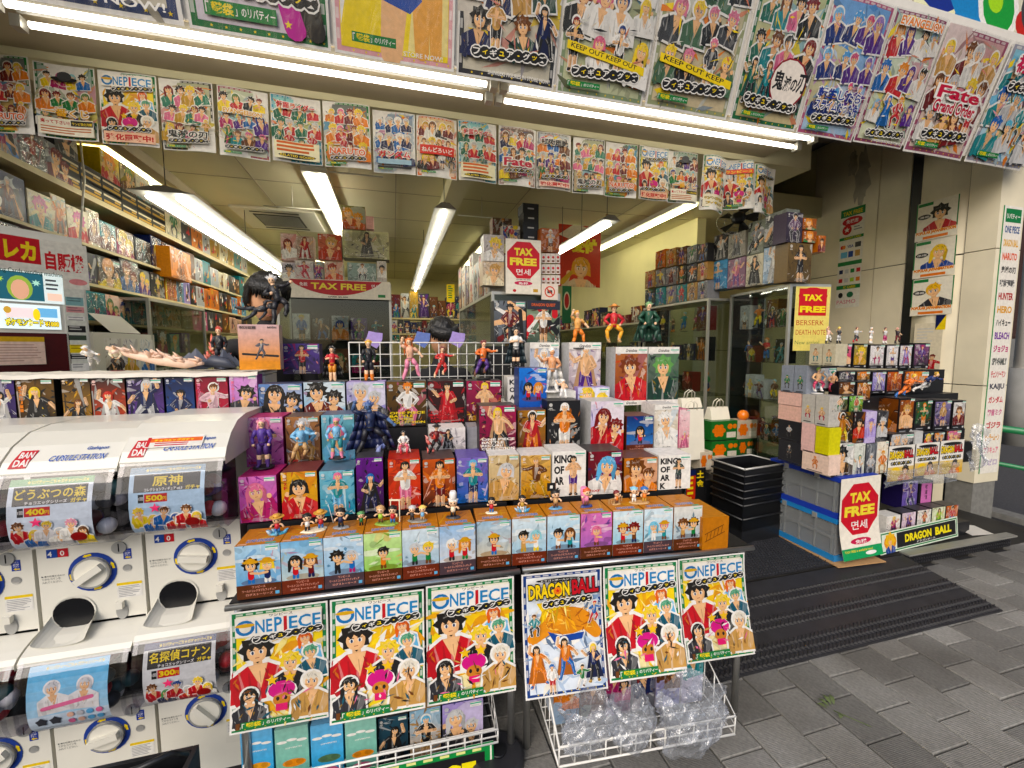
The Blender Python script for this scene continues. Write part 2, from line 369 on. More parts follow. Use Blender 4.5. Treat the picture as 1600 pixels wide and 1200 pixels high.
        s.poly([(x - .75 * r, y - 1.27 * r), (x + .75 * r, y - 1.27 * r), (x + .1 * r, y - 3.4 * r)], skin)
        for k_ in range(5): s.stroke((x + (-1.5 + .75 * k_) * r, y - 1.7 * r - .2 * r * (k_ % 2)), (x + (-1.3 + .6 * k_) * r, y - (3.2 + .6 * (k_ % 3)) * r), .05 * r, .16 * r, mixc(top, 'black' if k_ % 2 else 'white', .28))
        s.poly([(x - .75 * r, y - 1.27 * r), (x + .75 * r, y - 1.27 * r), (x + .1 * r, y - 3.2 * r)], skin); s.stroke((x + .1 * r, y - 1.9 * r), (x + .12 * r, y - 2.9 * r), .05 * r, .03 * r, mixc(skin, 'brown', .4))
        s.stroke((x - 1.9 * r, y - 2.4 * r), (x - 1.6 * r, y - 4.4 * r), .42 * r, .35 * r, mixc(top, 'black', .2))
        s.stroke((x + 1.9 * r, y - 2.4 * r), (x + 1.3 * r, y - 3.8 * r), .42 * r, .35 * r, mixc(top, 'white', .12))
        if rng.random() < .4: hx = rng.choice((-1, 1)); s.stroke((x + hx * 2.0 * r, y - 2.6 * r), (x + hx * 1.5 * r, y - 1.0 * r), .38 * r, .26 * r, mixc(top, 'black', .12)); s.ell(x + hx * 1.42 * r, y - .75 * r, .3 * r, .34 * r, skin); s.busy(3, rng, [mixc(skin, 'brown', .35)], x + hx * 1.4 * r - .2 * r, y - .9 * r, x + hx * 1.4 * r + .2 * r, y - .55 * r, .2 * r, .3 * r, .03 * r, .05 * r)
        s.busy(14, rng, [mixc(top, 'black', .45), mixc(top, 'white', .35), mixc(top, 'black', .25), mixc(top, 'gold', .4)], x - 2 * r, y - 4.2 * r, x + 2 * r, y - 1.7 * r, .4 * r, 1.2 * r, .08 * r, .22 * r, 1.6, 1.57)
        s.head(x, y, r, hair, skin, st)
        s.busy(12, rng, [mixc(hair, 'black', .5), mixc(hair, 'white', .3), mixc(hair, 'white', .12)], x - .8 * r, y + .45 * r, x + .8 * r, y + 1.0 * r, .3 * r, .7 * r, .05 * r, .12 * r, 1.6, 1.57)
        s.rt = keep
    def mesh(s, wid, name='print', lift=0.0004, step=0.00002, bend=None, cuts=0, axis=0):
        """sheet in local xz plane, facing -y"""
        if not cuts:
            mb = MB()
            for pts, col, ly in s.p:
                d = -(lift + step * ly)
                mb.face([(u * wid, d, v * wid) for u, v in pts], [C(q) for q in col] if isinstance(col, list) else C(col))
        else:
            # cut every shape along the same lines so that the sheet can be curled; gradient faces are averaged
            mb = MB(); H = s.A if axis else 1.0
            for pts, col, ly in s.p:
                if isinstance(col, list): col = tuple(sum(C(q)[k] for q in col) / len(col) for k in range(3))
                lo = min(p[axis] for p in pts); hi = max(p[axis] for p in pts)
                for i in range(cuts):
                    a, b = H * i / cuts, H * (i + 1) / cuts
                    if b < lo or a > hi: continue
                    q = _slab(pts, axis, a, b)
                    if len(q) < 3: continue
                    d = -(lift + step * ly)
                    Ba, Bb = (bend(a, .5), bend(b, .5)) if axis == 0 else (bend(.5, a / H), bend(.5, b / H)); fc = []
                    for u, v in q:
                        t = ((v if axis else u) - a) / (b - a); fc.append((u * wid + Ba[0] * (1 - t) + Bb[0] * t, d + Ba[1] * (1 - t) + Bb[1] * t, v * wid + Ba[2] * (1 - t) + Bb[2] * t))
                    mb.face(fc, C(col))
        return mb
def _slab(pts, ax, a, b):
    for lim, sg in ((a, 1), (b, -1)):
        out = []
        for i in range(len(pts)):
            p, q = pts[i - 1], pts[i]; ip, iq = (p[ax] - lim) * sg >= -1e-9, (q[ax] - lim) * sg >= -1e-9
            if ip != iq:
                t = (lim - p[ax]) / (q[ax] - p[ax]); out.append((p[0] + (q[0] - p[0]) * t, p[1] + (q[1] - p[1]) * t))
            if iq: out.append(q)
        pts = out
        if len(pts) < 3: return []
    return pts
POSES = [
    dict(l=((-.06, .25), (-.07, .02)), r=((.06, .25), (.07, .02)), a=((-.15, .6), (-.12, .47)), b=((.15, .6), (.12, .47))),
    dict(l=((-.08, .26), (-.12, .02)), r=((.09, .27), (.1, .03)), a=((-.2, .68), (-.3, .8)), b=((.17, .6), (.08, .55))),
    dict(l=((-.13, .32), (-.22, .08)), r=((.12, .34), (.02, .16)), a=((-.2, .66), (-.06, .62)), b=((.21, .7), (.34, .72)), h=.02),
    dict(l=((-.05, .25), (-.05, .02)), r=((.05, .25), (.06, .02)), a=((-.17, .64), (0, .66)), b=((.17, .64), (0, .64))),
    dict(l=((-.16, .36), (-.1, .1)), r=((.16, .36), (.12, .1)), a=((-.2, .62), (-.1, .5)), b=((.2, .62), (.1, .5))),
    dict(l=((-.08, .26), (-.15, .03)), r=((.15, .35), (.2, .1)), a=((-.19, .83), (-.16, .98)), b=((.2, .66), (.28, .55)), h=-.02),
]
def figure_goods(a, x, y, w, h, slope=0.0):
    """the black pill lettering for 'figure goods'"""
    t = 'フィギュア・グッズ'; n = len(t); st = w / n; r = st * .62
    for i in range(n): a.ell(x + st * (i + .5), y + h / 2 + slope * i, r * 1.22, h * .62, 'white', 10)
    for i in range(n): a.ell(x + st * (i + .5), y + h / 2 + slope * i, r, h * .5, 'black', 10)
    for i, ch in enumerate(t):
        k = .36 if ch in 'ィュッ' else (.16 if ch == '・' else .62); hh = h * (.42 if ch in 'ィュッ' else (.14 if ch == '・' else .62))
        ww = st * (.62 if ch in 'ィュッ' else (.3 if ch == '・' else .86))
        a.text(ch, x + st * (i + .5) - ww / 2, y + h / 2 - hh / 2 + slope * i, ww, hh, 'yellow' if i in (1, 3, 5, 7) else 'white', .03)
def shop_tag(a, x, y, w, h):
    a.rect(x, y, x + w, y + h, 'green'); a.text('「', x + w * .02, y + h * .15, w * .05, h * .7, 'white')
    a.rect(x + w * .1, y + h * .1, x + w * .4, y + h * .9, '2a8a3a'); a.text('鬱袋', x + w * .1, y + h * .12, w * .3, h * .76, 'yellow', .03)
    a.text('」のリバティー', x + w * .42, y + h * .18, w * .56, h * .62, 'white', .02)
def price_tag(a, x, y, w):
    a.rect(x, y, x + w, y + w * .42, 'white'); a.rect(x, y + w * .24, x + w, y + w * .36, '58b79a'); a.rect(x + w * .1, y + w * .06, x + w * .8, y + w * .14, 'lgrey')
def burst(a, cx, cy, r, col, n=14, rng=None): a.star(cx, cy, r, col, n=n, inner=.6, rot=.2)
HAIRS = ['hair', 'hair', 'brown', 'blond', '7a1f1f', '3a4a8a', 'e28a2a', '9ad0d8', '5f7f4f', 'd47aa0', 'lgrey']
TOPS = ['red', 'navy', 'black', 'white', 'orange', 'green', 'purple', 'blue', 'brown', 'teal', 'dred', 'yellow', 'magenta']
def rpal(rng): return (rng.choice(HAIRS), rng.choice(TOPS), rng.choice(TOPS), rng.choice(['black', 'brown', 'dgrey', 'orange']))
def box_art(kind, A, rng, bg0, bg1, pal=None, title=None, tcol='white', vert=None, tag_=True, band=None):
    a = Art(A); a.grad(0, 0, 1, A, bg0, bg1, 5)
    pal = pal or rpal(rng)
    for i in range(7):
        x, y = rng.random(), rng.random() * A; a.stroke((x, y), (x + rng.uniform(-.4, .4), y + rng.uniform(-.3, .3)), rng.uniform(.02, .12), rng.uniform(.01, .05), mixc(mixc(bg0, bg1, y / A), rng.choice(['white', 'black', 'black', pal[1], pal[2]]), rng.uniform(.12, .4)))
    a.busy(34 if kind != 'chibi' else 16, rng, [mixc(bg0, 'black', .5), mixc(bg1, 'white', .35), mixc(bg0, 'black', .3), mixc(bg1, pal[1], .5), mixc(bg0, pal[2], .4), mixc(bg1, 'black', .35)], 0, 0, 1, A, .08, .4, .02, .1)
    if kind == 'fig':
        for i in range(4):
            x = rng.random(); a.stroke((x, rng.random() * A), (x + rng.uniform(-.5, .5), rng.random() * A), rng.uniform(.02, .1), .01, mixc(bg1, rng.choice(['white', 'black', pal[1]]), .35))
        a.ell(.5, .05 * A, .42, .05 * A, mixc(bg0, 'black', .4)); a.fig(.52, -.06 * A, min(1.06 * A, 1.75), pal, rng.randrange(6), None if rng.random() < .75 else 'white', rng.choice((-1, 1)))
    elif kind == 'two':
        a.ell(.7, .6 * A, .5, .4 * A, mixc(bg1, 'white', .3))
        a.bust(.33, .7 * A, .2, pal[0], mixc(pal[1], 'black', .2), st=rng.randrange(9), out=None); a.bust(.7, .5 * A, .16, pal[0], pal[1], st=rng.randrange(9), out=None)
    elif kind == 'bust':
        a.stroke((0, 0), (1, A), .25, .1, mixc(bg1, pal[2], .3)); a.bust(.5, .66 * A, .235, pal[0], pal[1], st=rng.randrange(9), out=None)
    elif kind == 'chibi':
        for i in range(4): a.ell(rng.random(), rng.uniform(.55, .9) * A, rng.uniform(.12, .3), .05, mixc(bg1, 'white', .45))
        a.ell(.5, .3 * A, .4, .09, mixc(bg0, 'brown', .5))
        for dx, fl in ((-.17, 1), (.2, -1)) if rng.random() < .6 else ((0, 1),):
            p = pal if dx <= 0 else rpal(rng); y = .3 * A; x = .5 + dx
            a.stroke((x - .04, y), (x - .03, y + .12), .035, .035, p[2]); a.stroke((x + .05, y), (x + .04, y + .12), .035, .035, p[2])
            a.stroke((x, y + .13), (x, y + .26), .07, .065, p[1]); a.stroke((x, y + .24), (x + .17 * fl, y + .2 + .12 * rng.random()), .03, .03, 'skin')
            a.head(x, y + .43, .145, p[0], st=rng.randrange(9))
            if rng.random() < .4: a.ell(x, y + .52, .19, .045, 'd9a13b'); a.ell(x, y + .56, .11, .06, 'd9a13b')
    elif kind == 'blur':
        for i in range(9): a.stroke((rng.random(), rng.random() * A), (rng.random(), rng.random() * A), rng.uniform(.03, .14), rng.uniform(.02, .08), rng.choice([pal[0], pal[1], pal[2], 'white', 'black', 'skin', bg1]))
        a.fig(.5, -.03 * A, .98 * A, pal, rng.randrange(6), None)
    if band:
        a.rect(0, 0, 1, .26 * A, band); a.text('ワールドコレクタブルフィギュア', .12, .12 * A, .76, .05 * A, 'f0b0a0'); a.text('ワンピース', .34, .19 * A, .3, .045 * A, 'f0b0a0'); a.text('ログストーリーズ', .2, .05 * A, .6, .045 * A, 'f0b0a0'); a.rect(.86, .04 * A, .95, .1 * A, 'sky')
    if vert: 
        n = len(vert); ch = min(.13, .8 * A / n)
        for i, c in enumerate(vert): a.text(c, .07, .9 * A - ch * (i + 1), .09, ch * .8, tcol, .02)
    if title:
        ls = title.split('|')
        for i, l in enumerate(ls): a.text(l, .06, .06 * A + .085 * (len(ls) - 1 - i), min(.9, .1 * len(l)), .065, tcol, .03)
    if kind in ('fig', 'blur', 'two', 'bust'):
        a.busy(16, rng, [mixc(pal[1], 'white', .3), mixc(pal[0], 'black', .3), mixc(pal[2], 'black', .4), mixc(bg1, 'white', .5), 'black'], .02, 0, .98, .5 * A, .06, .2, .01, .035)
    if kind != 'chibi':
        for i in range(3): a.rect(.3 + .02 * i, .03 * A + .035 * i, .3 + rng.uniform(.2, .6), .03 * A + .035 * i + .012, mixc(bg0, 'white', .5))
        a.ell(.1, A - .12, .055, .055, mixc(bg0, 'white', .6), 8); a.rect(.05, A - .24, .15, A - .2, mixc(bg0, 'white', .5))
    if tag_: price_tag(a, .68, A - .16, .28)
    return a
# ------------------------------------------------------------------ cartons
def carton(p, w, h, d, rz, art=None, body='white', top=None, side=None, label=None, cat='box', group=None, name='figure_box', side_art=None, side_right=False, top_art=None, tilt=0.0):
    """p = front lower left corner; local x along the front, y into the depth"""
    mb = MB(); side = side or body; top = top or mixc(body, 'white', .06)
    mb.box(0, w, 0, d, 0, h, cols=[C(body), C(side), C(body), C(side), C(top), C(body)])
    o = mb.build(name, 'print', None, p, (0, tilt, rz)); tag(o, label, cat, group)
    if art: link('front_print', art.mesh(w).data('front_print', 'print'), o)
    if side_art:
        if side_right: link('side_print', side_art.mesh(d).data('side_print', 'print'), o, (w, 0, 0), (0, 0, R_(90)))
        else: link('side_print', side_art.mesh(d).data('side_print', 'print'), o, (0, d, 0), (0, 0, R_(-90)))
    if top_art: link('top_print', top_art.mesh(w).data('top_print', 'print'), o, (0, 0, h), (R_(-90), 0, 0))
    return o
ORD = ['first', 'second', 'third', 'fourth', 'fifth', 'sixth', 'seventh', 'eighth', 'ninth', 'tenth', 'eleventh', 'twelfth', 'thirteenth', 'fourteenth', 'fifteenth', 'sixteenth', 'seventeenth', 'eighteenth', 'nineteenth', 'twentieth',
       'twenty-first', 'twenty-second', 'twenty-third', 'twenty-fourth', 'twenty-fifth', 'twenty-sixth', 'twenty-seventh', 'twenty-eighth', 'twenty-ninth', 'thirtieth', 'thirty-first', 'thirty-second', 'thirty-third', 'thirty-fourth', 'thirty-fifth']
# ================================================================== THE SETTING
FL = 0.09
def struct(name, mb, m, **k): return tag(mb.build(name, m, **k), kind='structure')
# paver material: grey concrete, brushed lines, each stone its own shade
pm = mat('paver_stone', '93918b', rough=0.9, noise=0.3, nscale=70, bump=0.25, bscale=160)
nt = pm.node_tree; b = nt.nodes['Principled BSDF']
oi = nt.nodes.new('ShaderNodeObjectInfo'); mr = nt.nodes.new('ShaderNodeMapRange'); mr.inputs[3].default_value = 0.62; mr.inputs[4].default_value = 1.12
nt.links.new(oi.outputs['Random'], mr.inputs[0])
hs = nt.nodes.new('ShaderNodeHueSaturation'); nt.links.new(mr.outputs[0], hs.inputs['Value'])
src = b.inputs['Base Color'].links[0].from_socket; nt.links.new(src, hs.inputs['Color']); nt.links.new(hs.outputs[0], b.inputs['Base Color'])
tcx = nt.nodes.new('ShaderNodeTexCoord'); wv = nt.nodes.new('ShaderNodeTexWave'); wv.inputs['Scale'].default_value = 52; wv.inputs['Distortion'].default_value = 0.6; wv.bands_direction = 'Y'
nt.links.new(tcx.outputs['Object'], wv.inputs['Vector'])
bp2 = nt.nodes.new('ShaderNodeBump'); bp2.inputs['Strength'].default_value = 0.35; bp2.inputs['Distance'].default_value = 0.004
oldn = b.inputs['Normal'].links[0].from_socket; nt.links.new(wv.outputs['Fac'], bp2.inputs['Height']); nt.links.new(oldn, bp2.inputs['Normal']); nt.links.new(bp2.outputs[0], b.inputs['Normal'])

# stains and chewing gum spots laid over the paving by place, not by stone
ge = nt.nodes.new('ShaderNodeNewGeometry'); sn = nt.nodes.new('ShaderNodeTexNoise'); sn.inputs['Scale'].default_value = 1.7; sn.inputs['Detail'].default_value = 6; nt.links.new(ge.outputs['Position'], sn.inputs['Vector'])
sr = nt.nodes.new('ShaderNodeValToRGB'); sr.color_ramp.elements[0].position = .36; sr.color_ramp.elements[0].color = (.62, .6, .58, 1); sr.color_ramp.elements[1].position = .6; nt.links.new(sn.outputs['Fac'], sr.inputs['Fac'])
vo = nt.nodes.new('ShaderNodeTexVoronoi'); vo.inputs['Scale'].default_value = 5.5; nt.links.new(ge.outputs['Position'], vo.inputs['Vector'])
vr = nt.nodes.new('ShaderNodeValToRGB'); vr.color_ramp.elements[0].position = .07; vr.color_ramp.elements[0].color = (.55, .55, .56, 1); vr.color_ramp.elements[1].position = .1; nt.links.new(vo.outputs['Distance'], vr.inputs['Fac'])
m1 = nt.nodes.new('ShaderNodeMix'); m1.data_type = 'RGBA'; m1.blend_type = 'MULTIPLY'; m1.inputs[0].default_value = 1; nt.links.new(hs.outputs[0], m1.inputs[6]); nt.links.new(sr.outputs['Color'], m1.inputs[7])
m2_ = nt.nodes.new('ShaderNodeMix'); m2_.data_type = 'RGBA'; m2_.blend_type = 'MULTIPLY'; m2_.inputs[0].default_value = .7; nt.links.new(m1.outputs[2], m2_.inputs[6]); nt.links.new(vr.outputs['Color'], m2_.inputs[7]); nt.links.new(m2_.outputs[2], b.inputs['Base Color'])
struct('ground', MB().box(-60, 120, -60, 120, -0.4, -0.05), 'asphalt')
pav = struct('pavement', MB().box(-6, 5.34, -6, 2.6, -0.3, -0.022), 'joint_sand')
def paver_mesh():
    bm = bmesh.new(); bmesh.ops.create_cube(bm, size=1)
    for v in bm.verts: v.co = Vector((v.co.x * .194, v.co.y * .194, v.co.z * .04 - .02))
    bmesh.ops.bevel(bm, geom=[e for e in bm.edges if all(v.co.z > -0.01 for v in e.verts)], offset=.004, segments=1, affect='EDGES')
    me = bpy.data.meshes.new('paver'); bm.to_mesh(me); bm.free(); me.materials.append(MATS['paver_stone']); return me
pme = paver_mesh(); rg = random.Random(4)
for i in range(-6, 25):
    for j in range(9):
        x = 0.252 + .2 * i; y = 0.412 + .2 * j + (.1 if i % 2 else 0)
        if (y > 2.02 and x < 4.7) or (x < .2 and y > 1.5): continue
        link('paver', pme, pav, (x, y, rg.uniform(-.0025, .001)), (rg.uniform(-.006, .006), rg.uniform(-.006, .006), rg.uniform(-.006, .006)))
struct('kerb', MB().box(5.34, 5.5, -6, 14, -0.3, 0.03), 'stone_kerb')
struct('road', MB().box(5.5, 13.0, -20, 60, -0.06, -0.03), 'asphalt')
struct('floor', MB().box(-2.5, 4.9, 2.06, 10.2, -0.05, FL), 'dark_floor')
struct('wall_left', MB().box(-2.6, -2.42, 2.3, 10.2, 0, 3.8), 'inner_wall')
struct('wall_back', MB().box(-2.42, 3.5, 10.0, 10.2, 0, 3.8), 'inner_wall')
struct('wall_side', MB().box(3.5, 3.62, 4.4, 10.2, FL, 3.08), 'inner_wall')
struct('wall_passage', MB().box(3.62, 4.9, 5.6, 5.8, FL, 3.9), 'cream_wall')
struct('ceiling', MB().box(-2.42, 3.5, 2.985, 10.0, 3.08, 3.3), 'ceiling_paint')
ce_ = bpy.data.objects['ceiling']
for k in range(7): MB().box(-2.4, 3.48, 3.6 + .9 * k, 3.608 + .9 * k, 3.0765, 3.0795).build('joint', 'soffit_paint', ce_)
for k in range(4): MB().box(-1.2 + 1.25 * k, -1.192 + 1.25 * k, 3.0, 9.9, 3.0735, 3.076).build('joint', 'soffit_paint', ce_)
struct('ceiling_passage', MB().box(3.502, 4.9, 4.0, 5.6, 3.08, 3.3), 'ceiling_paint')
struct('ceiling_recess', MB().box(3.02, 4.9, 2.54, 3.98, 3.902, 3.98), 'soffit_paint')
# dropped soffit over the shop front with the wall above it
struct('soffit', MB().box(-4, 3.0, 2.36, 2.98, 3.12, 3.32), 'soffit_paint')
bl = empty('shop_building', (0, 2.4, 3.3)); tag(bl, 'building front rising above the shop posters', 'building')
MB().box(-6, 5.24, 2.42, 2.52, 3.33, 4.6).build('upper_wall', 'cream_wall', bl, (0, -2.4, -3.3))
MB().box(-6, 5.24, 2.53, 12, 3.92, 14).build('upper_storeys', 'grey_wall', bl, (0, -2.4, -3.3))
MB().box(-6, -2.62, 2.2, 2.4, 0, 4.55).build('side_wall', 'cream_wall', bl, (0, -2.4, -3.3))
# ---- right-hand wall: panels with open joints on a dark backing
WX = 4.9
wr = struct('wall_right', MB().box(WX + .012, WX + .3, 2.62, 10.2, 0, 3.9), 'dark_void')
def wy(px): return at(px, 500, X=WX).y
ya, yb, yc, yd = wy(1424), wy(1408), wy(1360), wy(1262)
zs = at(1396, 415, X=WX).z; zl = at(1476, 599, X=WX).z
def panel(y0, y1, z0, z1, m='cream_wall'):
    MB().box(WX - .004, WX + .012, y0 + .004, y1 - .004, z0 + .004, z1 - .004).build('panel', m, wr)
for y0, y1 in ((yb, yc), (yc, yd)):
    panel(y0, y1, 0.1, zs); panel(y0, y1, zs, 3.9)
panel(yd, 10.0, 0.1, 3.9, 'inner_wall')
# dark strip beside it, then the rounded cream cladding of the corner column
MB().box(WX + .0, WX + .012, ya + .004, yb - .004, 0.1, 3.9).build('dark_strip', 'black_plastic', wr)
y2, y3 = 2.64, ya
def clad(z0, z1):
    m = MB(); n = 10; vs = []
    for k in range(n + 1):
        t = k / n; vs.append((WX - .05 * math.sin(math.pi * t) - .004, y2 + .004 + (y3 - y2 - .008) * t))
    for k in range(n):
        m.face([(vs[k + 1][0], vs[k + 1][1], z0), (vs[k][0], vs[k][1], z0), (vs[k][0], vs[k][1], z1), (vs[k + 1][0], vs[k + 1][1], z1)], None, True)
    m.build('rounded_panel', 'cream_wall', wr)
clad(0.1, zl - .004); clad(zl + .004, zs - .006); clad(zs + .006, 3.9)
mat('peeled_paint', 'b9b2a0', rough=.8, noise=.35, nscale=9)
rr = random.Random(12)
for yc_, zc_, ry_, rz_ in ((wy(1333), at(1333, 285, X=WX).z, .09, .34), (wy(1318), at(1318, 262, X=WX).z, .06, .16)):
    pts = [(WX - .0055 - .0004 * (rz_ < .3), yc_ + ry_ * rr.uniform(.55, 1.1) * math.cos(6.283 * i / 26), zc_ + rz_ * rr.uniform(.6, 1.1) * math.sin(6.283 * i / 26)) for i in range(26)]
    MB().mesh(pts[::-1], [tuple(range(26))]).build('peeled_patch', 'peeled_paint', wr)
pl = empty('corner_pillar', (5.05, 2.53, 0)); tag(pl, 'white corner pillar with a vertical strip of logos', 'pillar')
pz = lambda *a: MB().box(*a)
for z0, z1 in ((0.36, zl - .004), (zl + .004, zs), (zs + .008, 3.32)):
    pz(4.885 - 5.05, 5.2 - 5.05, -.1, .106, z0, z1).build('panel', 'cream_wall', pl)
pz(4.90 - 5.05, 5.19 - 5.05, -.09, .1, 0, 0.36).build('base', 'stone_kerb', pl)
# ---- platform at the right: dark treads with an aluminium nosing
pt = empty('entrance_platform', (4.0, 2.05, 0)); tag(pt, 'low black platform with an aluminium edge beside the pillar', 'platform')
MB().box(-.57, .62, 0, .5, 0, .088).build('deck', 'rubber', pt)
MB().box(-.55, .62, -.035, .03, .0885, .1).build('nosing', 'alu', pt)
m = MB()
for i in range(46):
    for j in range(3): m.box(-.54 + i * .025, -.525 + i * .025, -.012, -.001, .012 + .026 * j, .026 + .026 * j)
tag(m.build('riser_tread', 'rubber', pt), kind='stuff')
# ---- rubber ramp with ribbed bands, and the mat behind it
rm = empty('ramp_mat', (2.2, 1.52, 0)); tag(rm, 'black rubber ramp with ribbed and smooth bands on the pavement', 'ramp')
x0, x1, D, Hh = -1.5, 1.22, .52, .094
MB().mesh([(x0, 0, .002), (x1, 0, .002), (x1, D, .002), (x0, D, .002), (x0, 0, .010), (x1, 0, .010), (x1, D, Hh), (x0, D, Hh)],
          [(0, 1, 5, 4), (1, 2, 6, 5), (2, 3, 7, 6), (3, 0, 4, 7), (4, 5, 6, 7), (3, 2, 1, 0)]).build('slope', 'rubber', rm)
m = MB(); sl = (Hh - .01) / D
for a0, a1 in ((.005, .125), (.185, .275), (.335, .415)):
    n = int((a1 - a0) / .02)
    for j in range(n):
        y = a0 + (j + .5) * (a1 - a0) / n
        for i in range(int((x1 - x0) / .028)):
            x = x0 + .014 + i * .028 + (.014 if j % 2 else 0); z = .010 + sl * y; k = .008 if j % 2 else -.008
            m.mesh([(x - .011, y - k - .0035, z), (x + .011, y + k - .0035, z), (x + .011, y + k + .0035, z), (x - .011, y - k + .0035, z), (x, y, z + .013)], [(0, 1, 4), (1, 2, 4), (2, 3, 4), (3, 0, 4)])
tag(m.build('ribs', 'rubber', rm), kind='stuff')
dm = empty('doormat', (2.2, 2.06, FL)); tag(dm, 'black studded rubber doormat at the shop entrance', 'mat')
MB().box(-1.4, .62, .01, .9, .001, .008).build('sheet', 'rubber', dm)
m = MB()
for j in range(34):
    for i in range(78):
        x = -1.38 + i * .0256 + (.0128 if j % 2 else 0); y = .025 + j * .0258
        m.mesh([(x - .009, y - .004, .008), (x + .009, y - .004, .008), (x + .009, y + .004, .008), (x - .009, y + .004, .008), (x, y, .0185)], [(0, 1, 4), (1, 2, 4), (2, 3, 4), (3, 0, 4)])
tag(m.build('studs', 'rubber', dm), kind='stuff')
# ---- across the side street
fb = empty('brown_building', (14, 8, 0)); tag(fb, 'dark brown building with a grey base across the side street', 'building')
MB().box(-.3, 6, -14, 22, 0, 1.75).build('base_wall', 'grey_wall', fb)
MB().box(-.2, 6, -14, 22, 1.76, 14).build('wall', 'brown_wall', fb)
for k in range(8): MB().box(-.215, -.2, -14 + k * 4.5, -14 + k * 4.5 + 4.42, 1.8, 5.6).build('panel', 'brown_wall', fb)
struct('far_pavement', MB().box(13.0, 13.68, -20, 60, -0.06, 0.1), 'stone_kerb')
pp = at(1585, 692, Z=0.0)
po = empty('street_pole', (pp.x, pp.y, -.03)); tag(po, 'white street pole standing beyond the green railing', 'pole')
MB().tube([(0, 0, 0), (0, 0, 1.25)], .16, 12).build('lower_sleeve', 'grey_wall', po); MB().tube([(0, 0, 1.25), (0, 0, 6)], .1, 12).build('shaft', 'white_plastic', po)
gr = empty('guard_rail', (5.42, 2.6, 0)); tag(gr, 'green painted tubular guard rail at the roadside', 'railing')
MB().tube([(0, -.6, .8), (0, 5, .8)], .032, 12).build('top_rail', 'green_paint', gr)
MB().tube([(0, -.6, .47), (0, 5, .47)], .02, 10).build('lower_rail', 'green_paint', gr)
for y in (-.6, 2.2, 5): MB().tube([(0, y, 0), (0, y, .8)], .032, 12).build('post', 'green_paint', gr)
ln = at(1555, 690, Z=0)
rl = MB().box(-.6, .6, -.08, .08, 0, .004).build('road_marking', 'paper_white', None, (8.2, 4.4, -.028), (0, 0, .2)); tag(rl, kind='structure')
# ---- fallen twig on the pavement
tp = at(1080 + 680 / 3, 800 + 940 / 3, Z=0)
tw = empty('fallen_twig', (tp.x, tp.y, .002), R_(-40)); tag(tw, 'small twig with olive green leaves lying on the paving', 'twig')
MB().tube([(-.01, .0, .004), (.05, -.02, .006), (.11, -.03, .003)], .0018, 6).build('stem', 'leaf_green', tw)
for ax, ay, an, l in ((-.02, .015, 150, .045), (-.01, .03, 120, .05), (.0, .035, 95, .055), (-.03, 0, 175, .04), (.015, -.01, 250, .04)):
    m = MB(); ca, sa = math.cos(R_(an)), math.sin(R_(an)); q = []
    for t, wd in ((0, 0), (.3, .008), (.6, .009), (1, 0)):
        q.append((ax + ca * l * t, ay + sa * l * t, wd, .004 + .012 * math.sin(t * 2.5)))
    for k in range(3):
        A_, B_ = q[k], q[k + 1]; nx, ny = -sa, ca
        m.face([(A_[0] - nx * A_[2], A_[1] - ny * A_[2], A_[3]), (B_[0] - nx * B_[2], B_[1] - ny * B_[2], B_[3]), (B_[0] + nx * B_[2], B_[1] + ny * B_[2], B_[3]), (A_[0] + nx * A_[2], A_[1] + ny * A_[2], A_[3])][:4 if A_[2] or B_[2] else 3])
    m.build('leaf', 'leaf_green', tw)
# ================================================================== POSTERS
def poster(art, wid, p, rot, label, group, cuts=0, axis=0, bend=None, film=False, name='poster', cat='poster', back='white', fmat='film'):
    o = MB(); h = art.A * wid
    if cuts:
        for i in range(cuts):
            ps = []
            for (u, v) in ([(i / cuts, 0), ((i + 1) / cuts, 0), ((i + 1) / cuts, 1), (i / cuts, 1)] if axis == 0 else [(0, i / cuts), (1, i / cuts), (1, (i + 1) / cuts), (0, (i + 1) / cuts)]):
                d = bend(u, v); ps.append((u * wid + d[0], d[1], v * h + d[2]))
            o.face(ps, C(back)); o.face([(x, y + .0008, z) for x, y, z in ps][::-1], C('lgrey'))
    else: o.box(0, wid, 0, .0008, 0, h, C(back))
    root = o.build(name, 'poster_paper', None, p, rot); tag(root, label, cat, group)
    link('picture', art.mesh(wid, cuts=cuts, axis=axis, bend=bend).data('picture', 'poster_paper'), root)
    if film:
        f = MB(); n = max(cuts, 6); rr = random.Random(hash(label) & 255)
        for i in range(n):
            ps = []
            for (u, v) in ([(i / n, -.03), ((i + 1) / n, -.03), ((i + 1) / n, 1.0), (i / n, 1.0)]):
                d = bend(u, v) if bend else (0, 0, 0); ps.append((u * wid * 1.03 - .015 * wid + d[0], d[1] - .012, v * h + d[2]))
            f.face(ps, None, True)
        f.build('plastic_sleeve', fmat, root)
    return root
def border(a, col, w=.035, dots=True, seed=0, inner='white'):
    a.rect(0, 0, 1, a.A, 'white'); a.rect(.02, .02, .98, a.A - .02, col)
    rr = random.Random(seed)
    if dots:
        for k in range(9):
            a.rect(.024, .1 + k * (a.A - .2) / 9, .024 + w * .6, .1 + (k + .55) * (a.A - .2) / 9, mixc(col, 'white', .55)); a.rect(.98 - w * .8, .1 + k * (a.A - .2) / 9, .98 - w * .2, .1 + (k + .5) * (a.A - .2) / 9, mixc(col, 'white', .55))
            a.rect(.06 + k * .1, a.A - .02 - w * .8, .13 + k * .1, a.A - .02 - w * .25, mixc(col, 'white', .55)); a.star(.15 + k * .1, .02 + w * .5, .012, 'yellow')
    a.rect(.02 + w, .02 + w, .98 - w, a.A - .02 - w, inner)
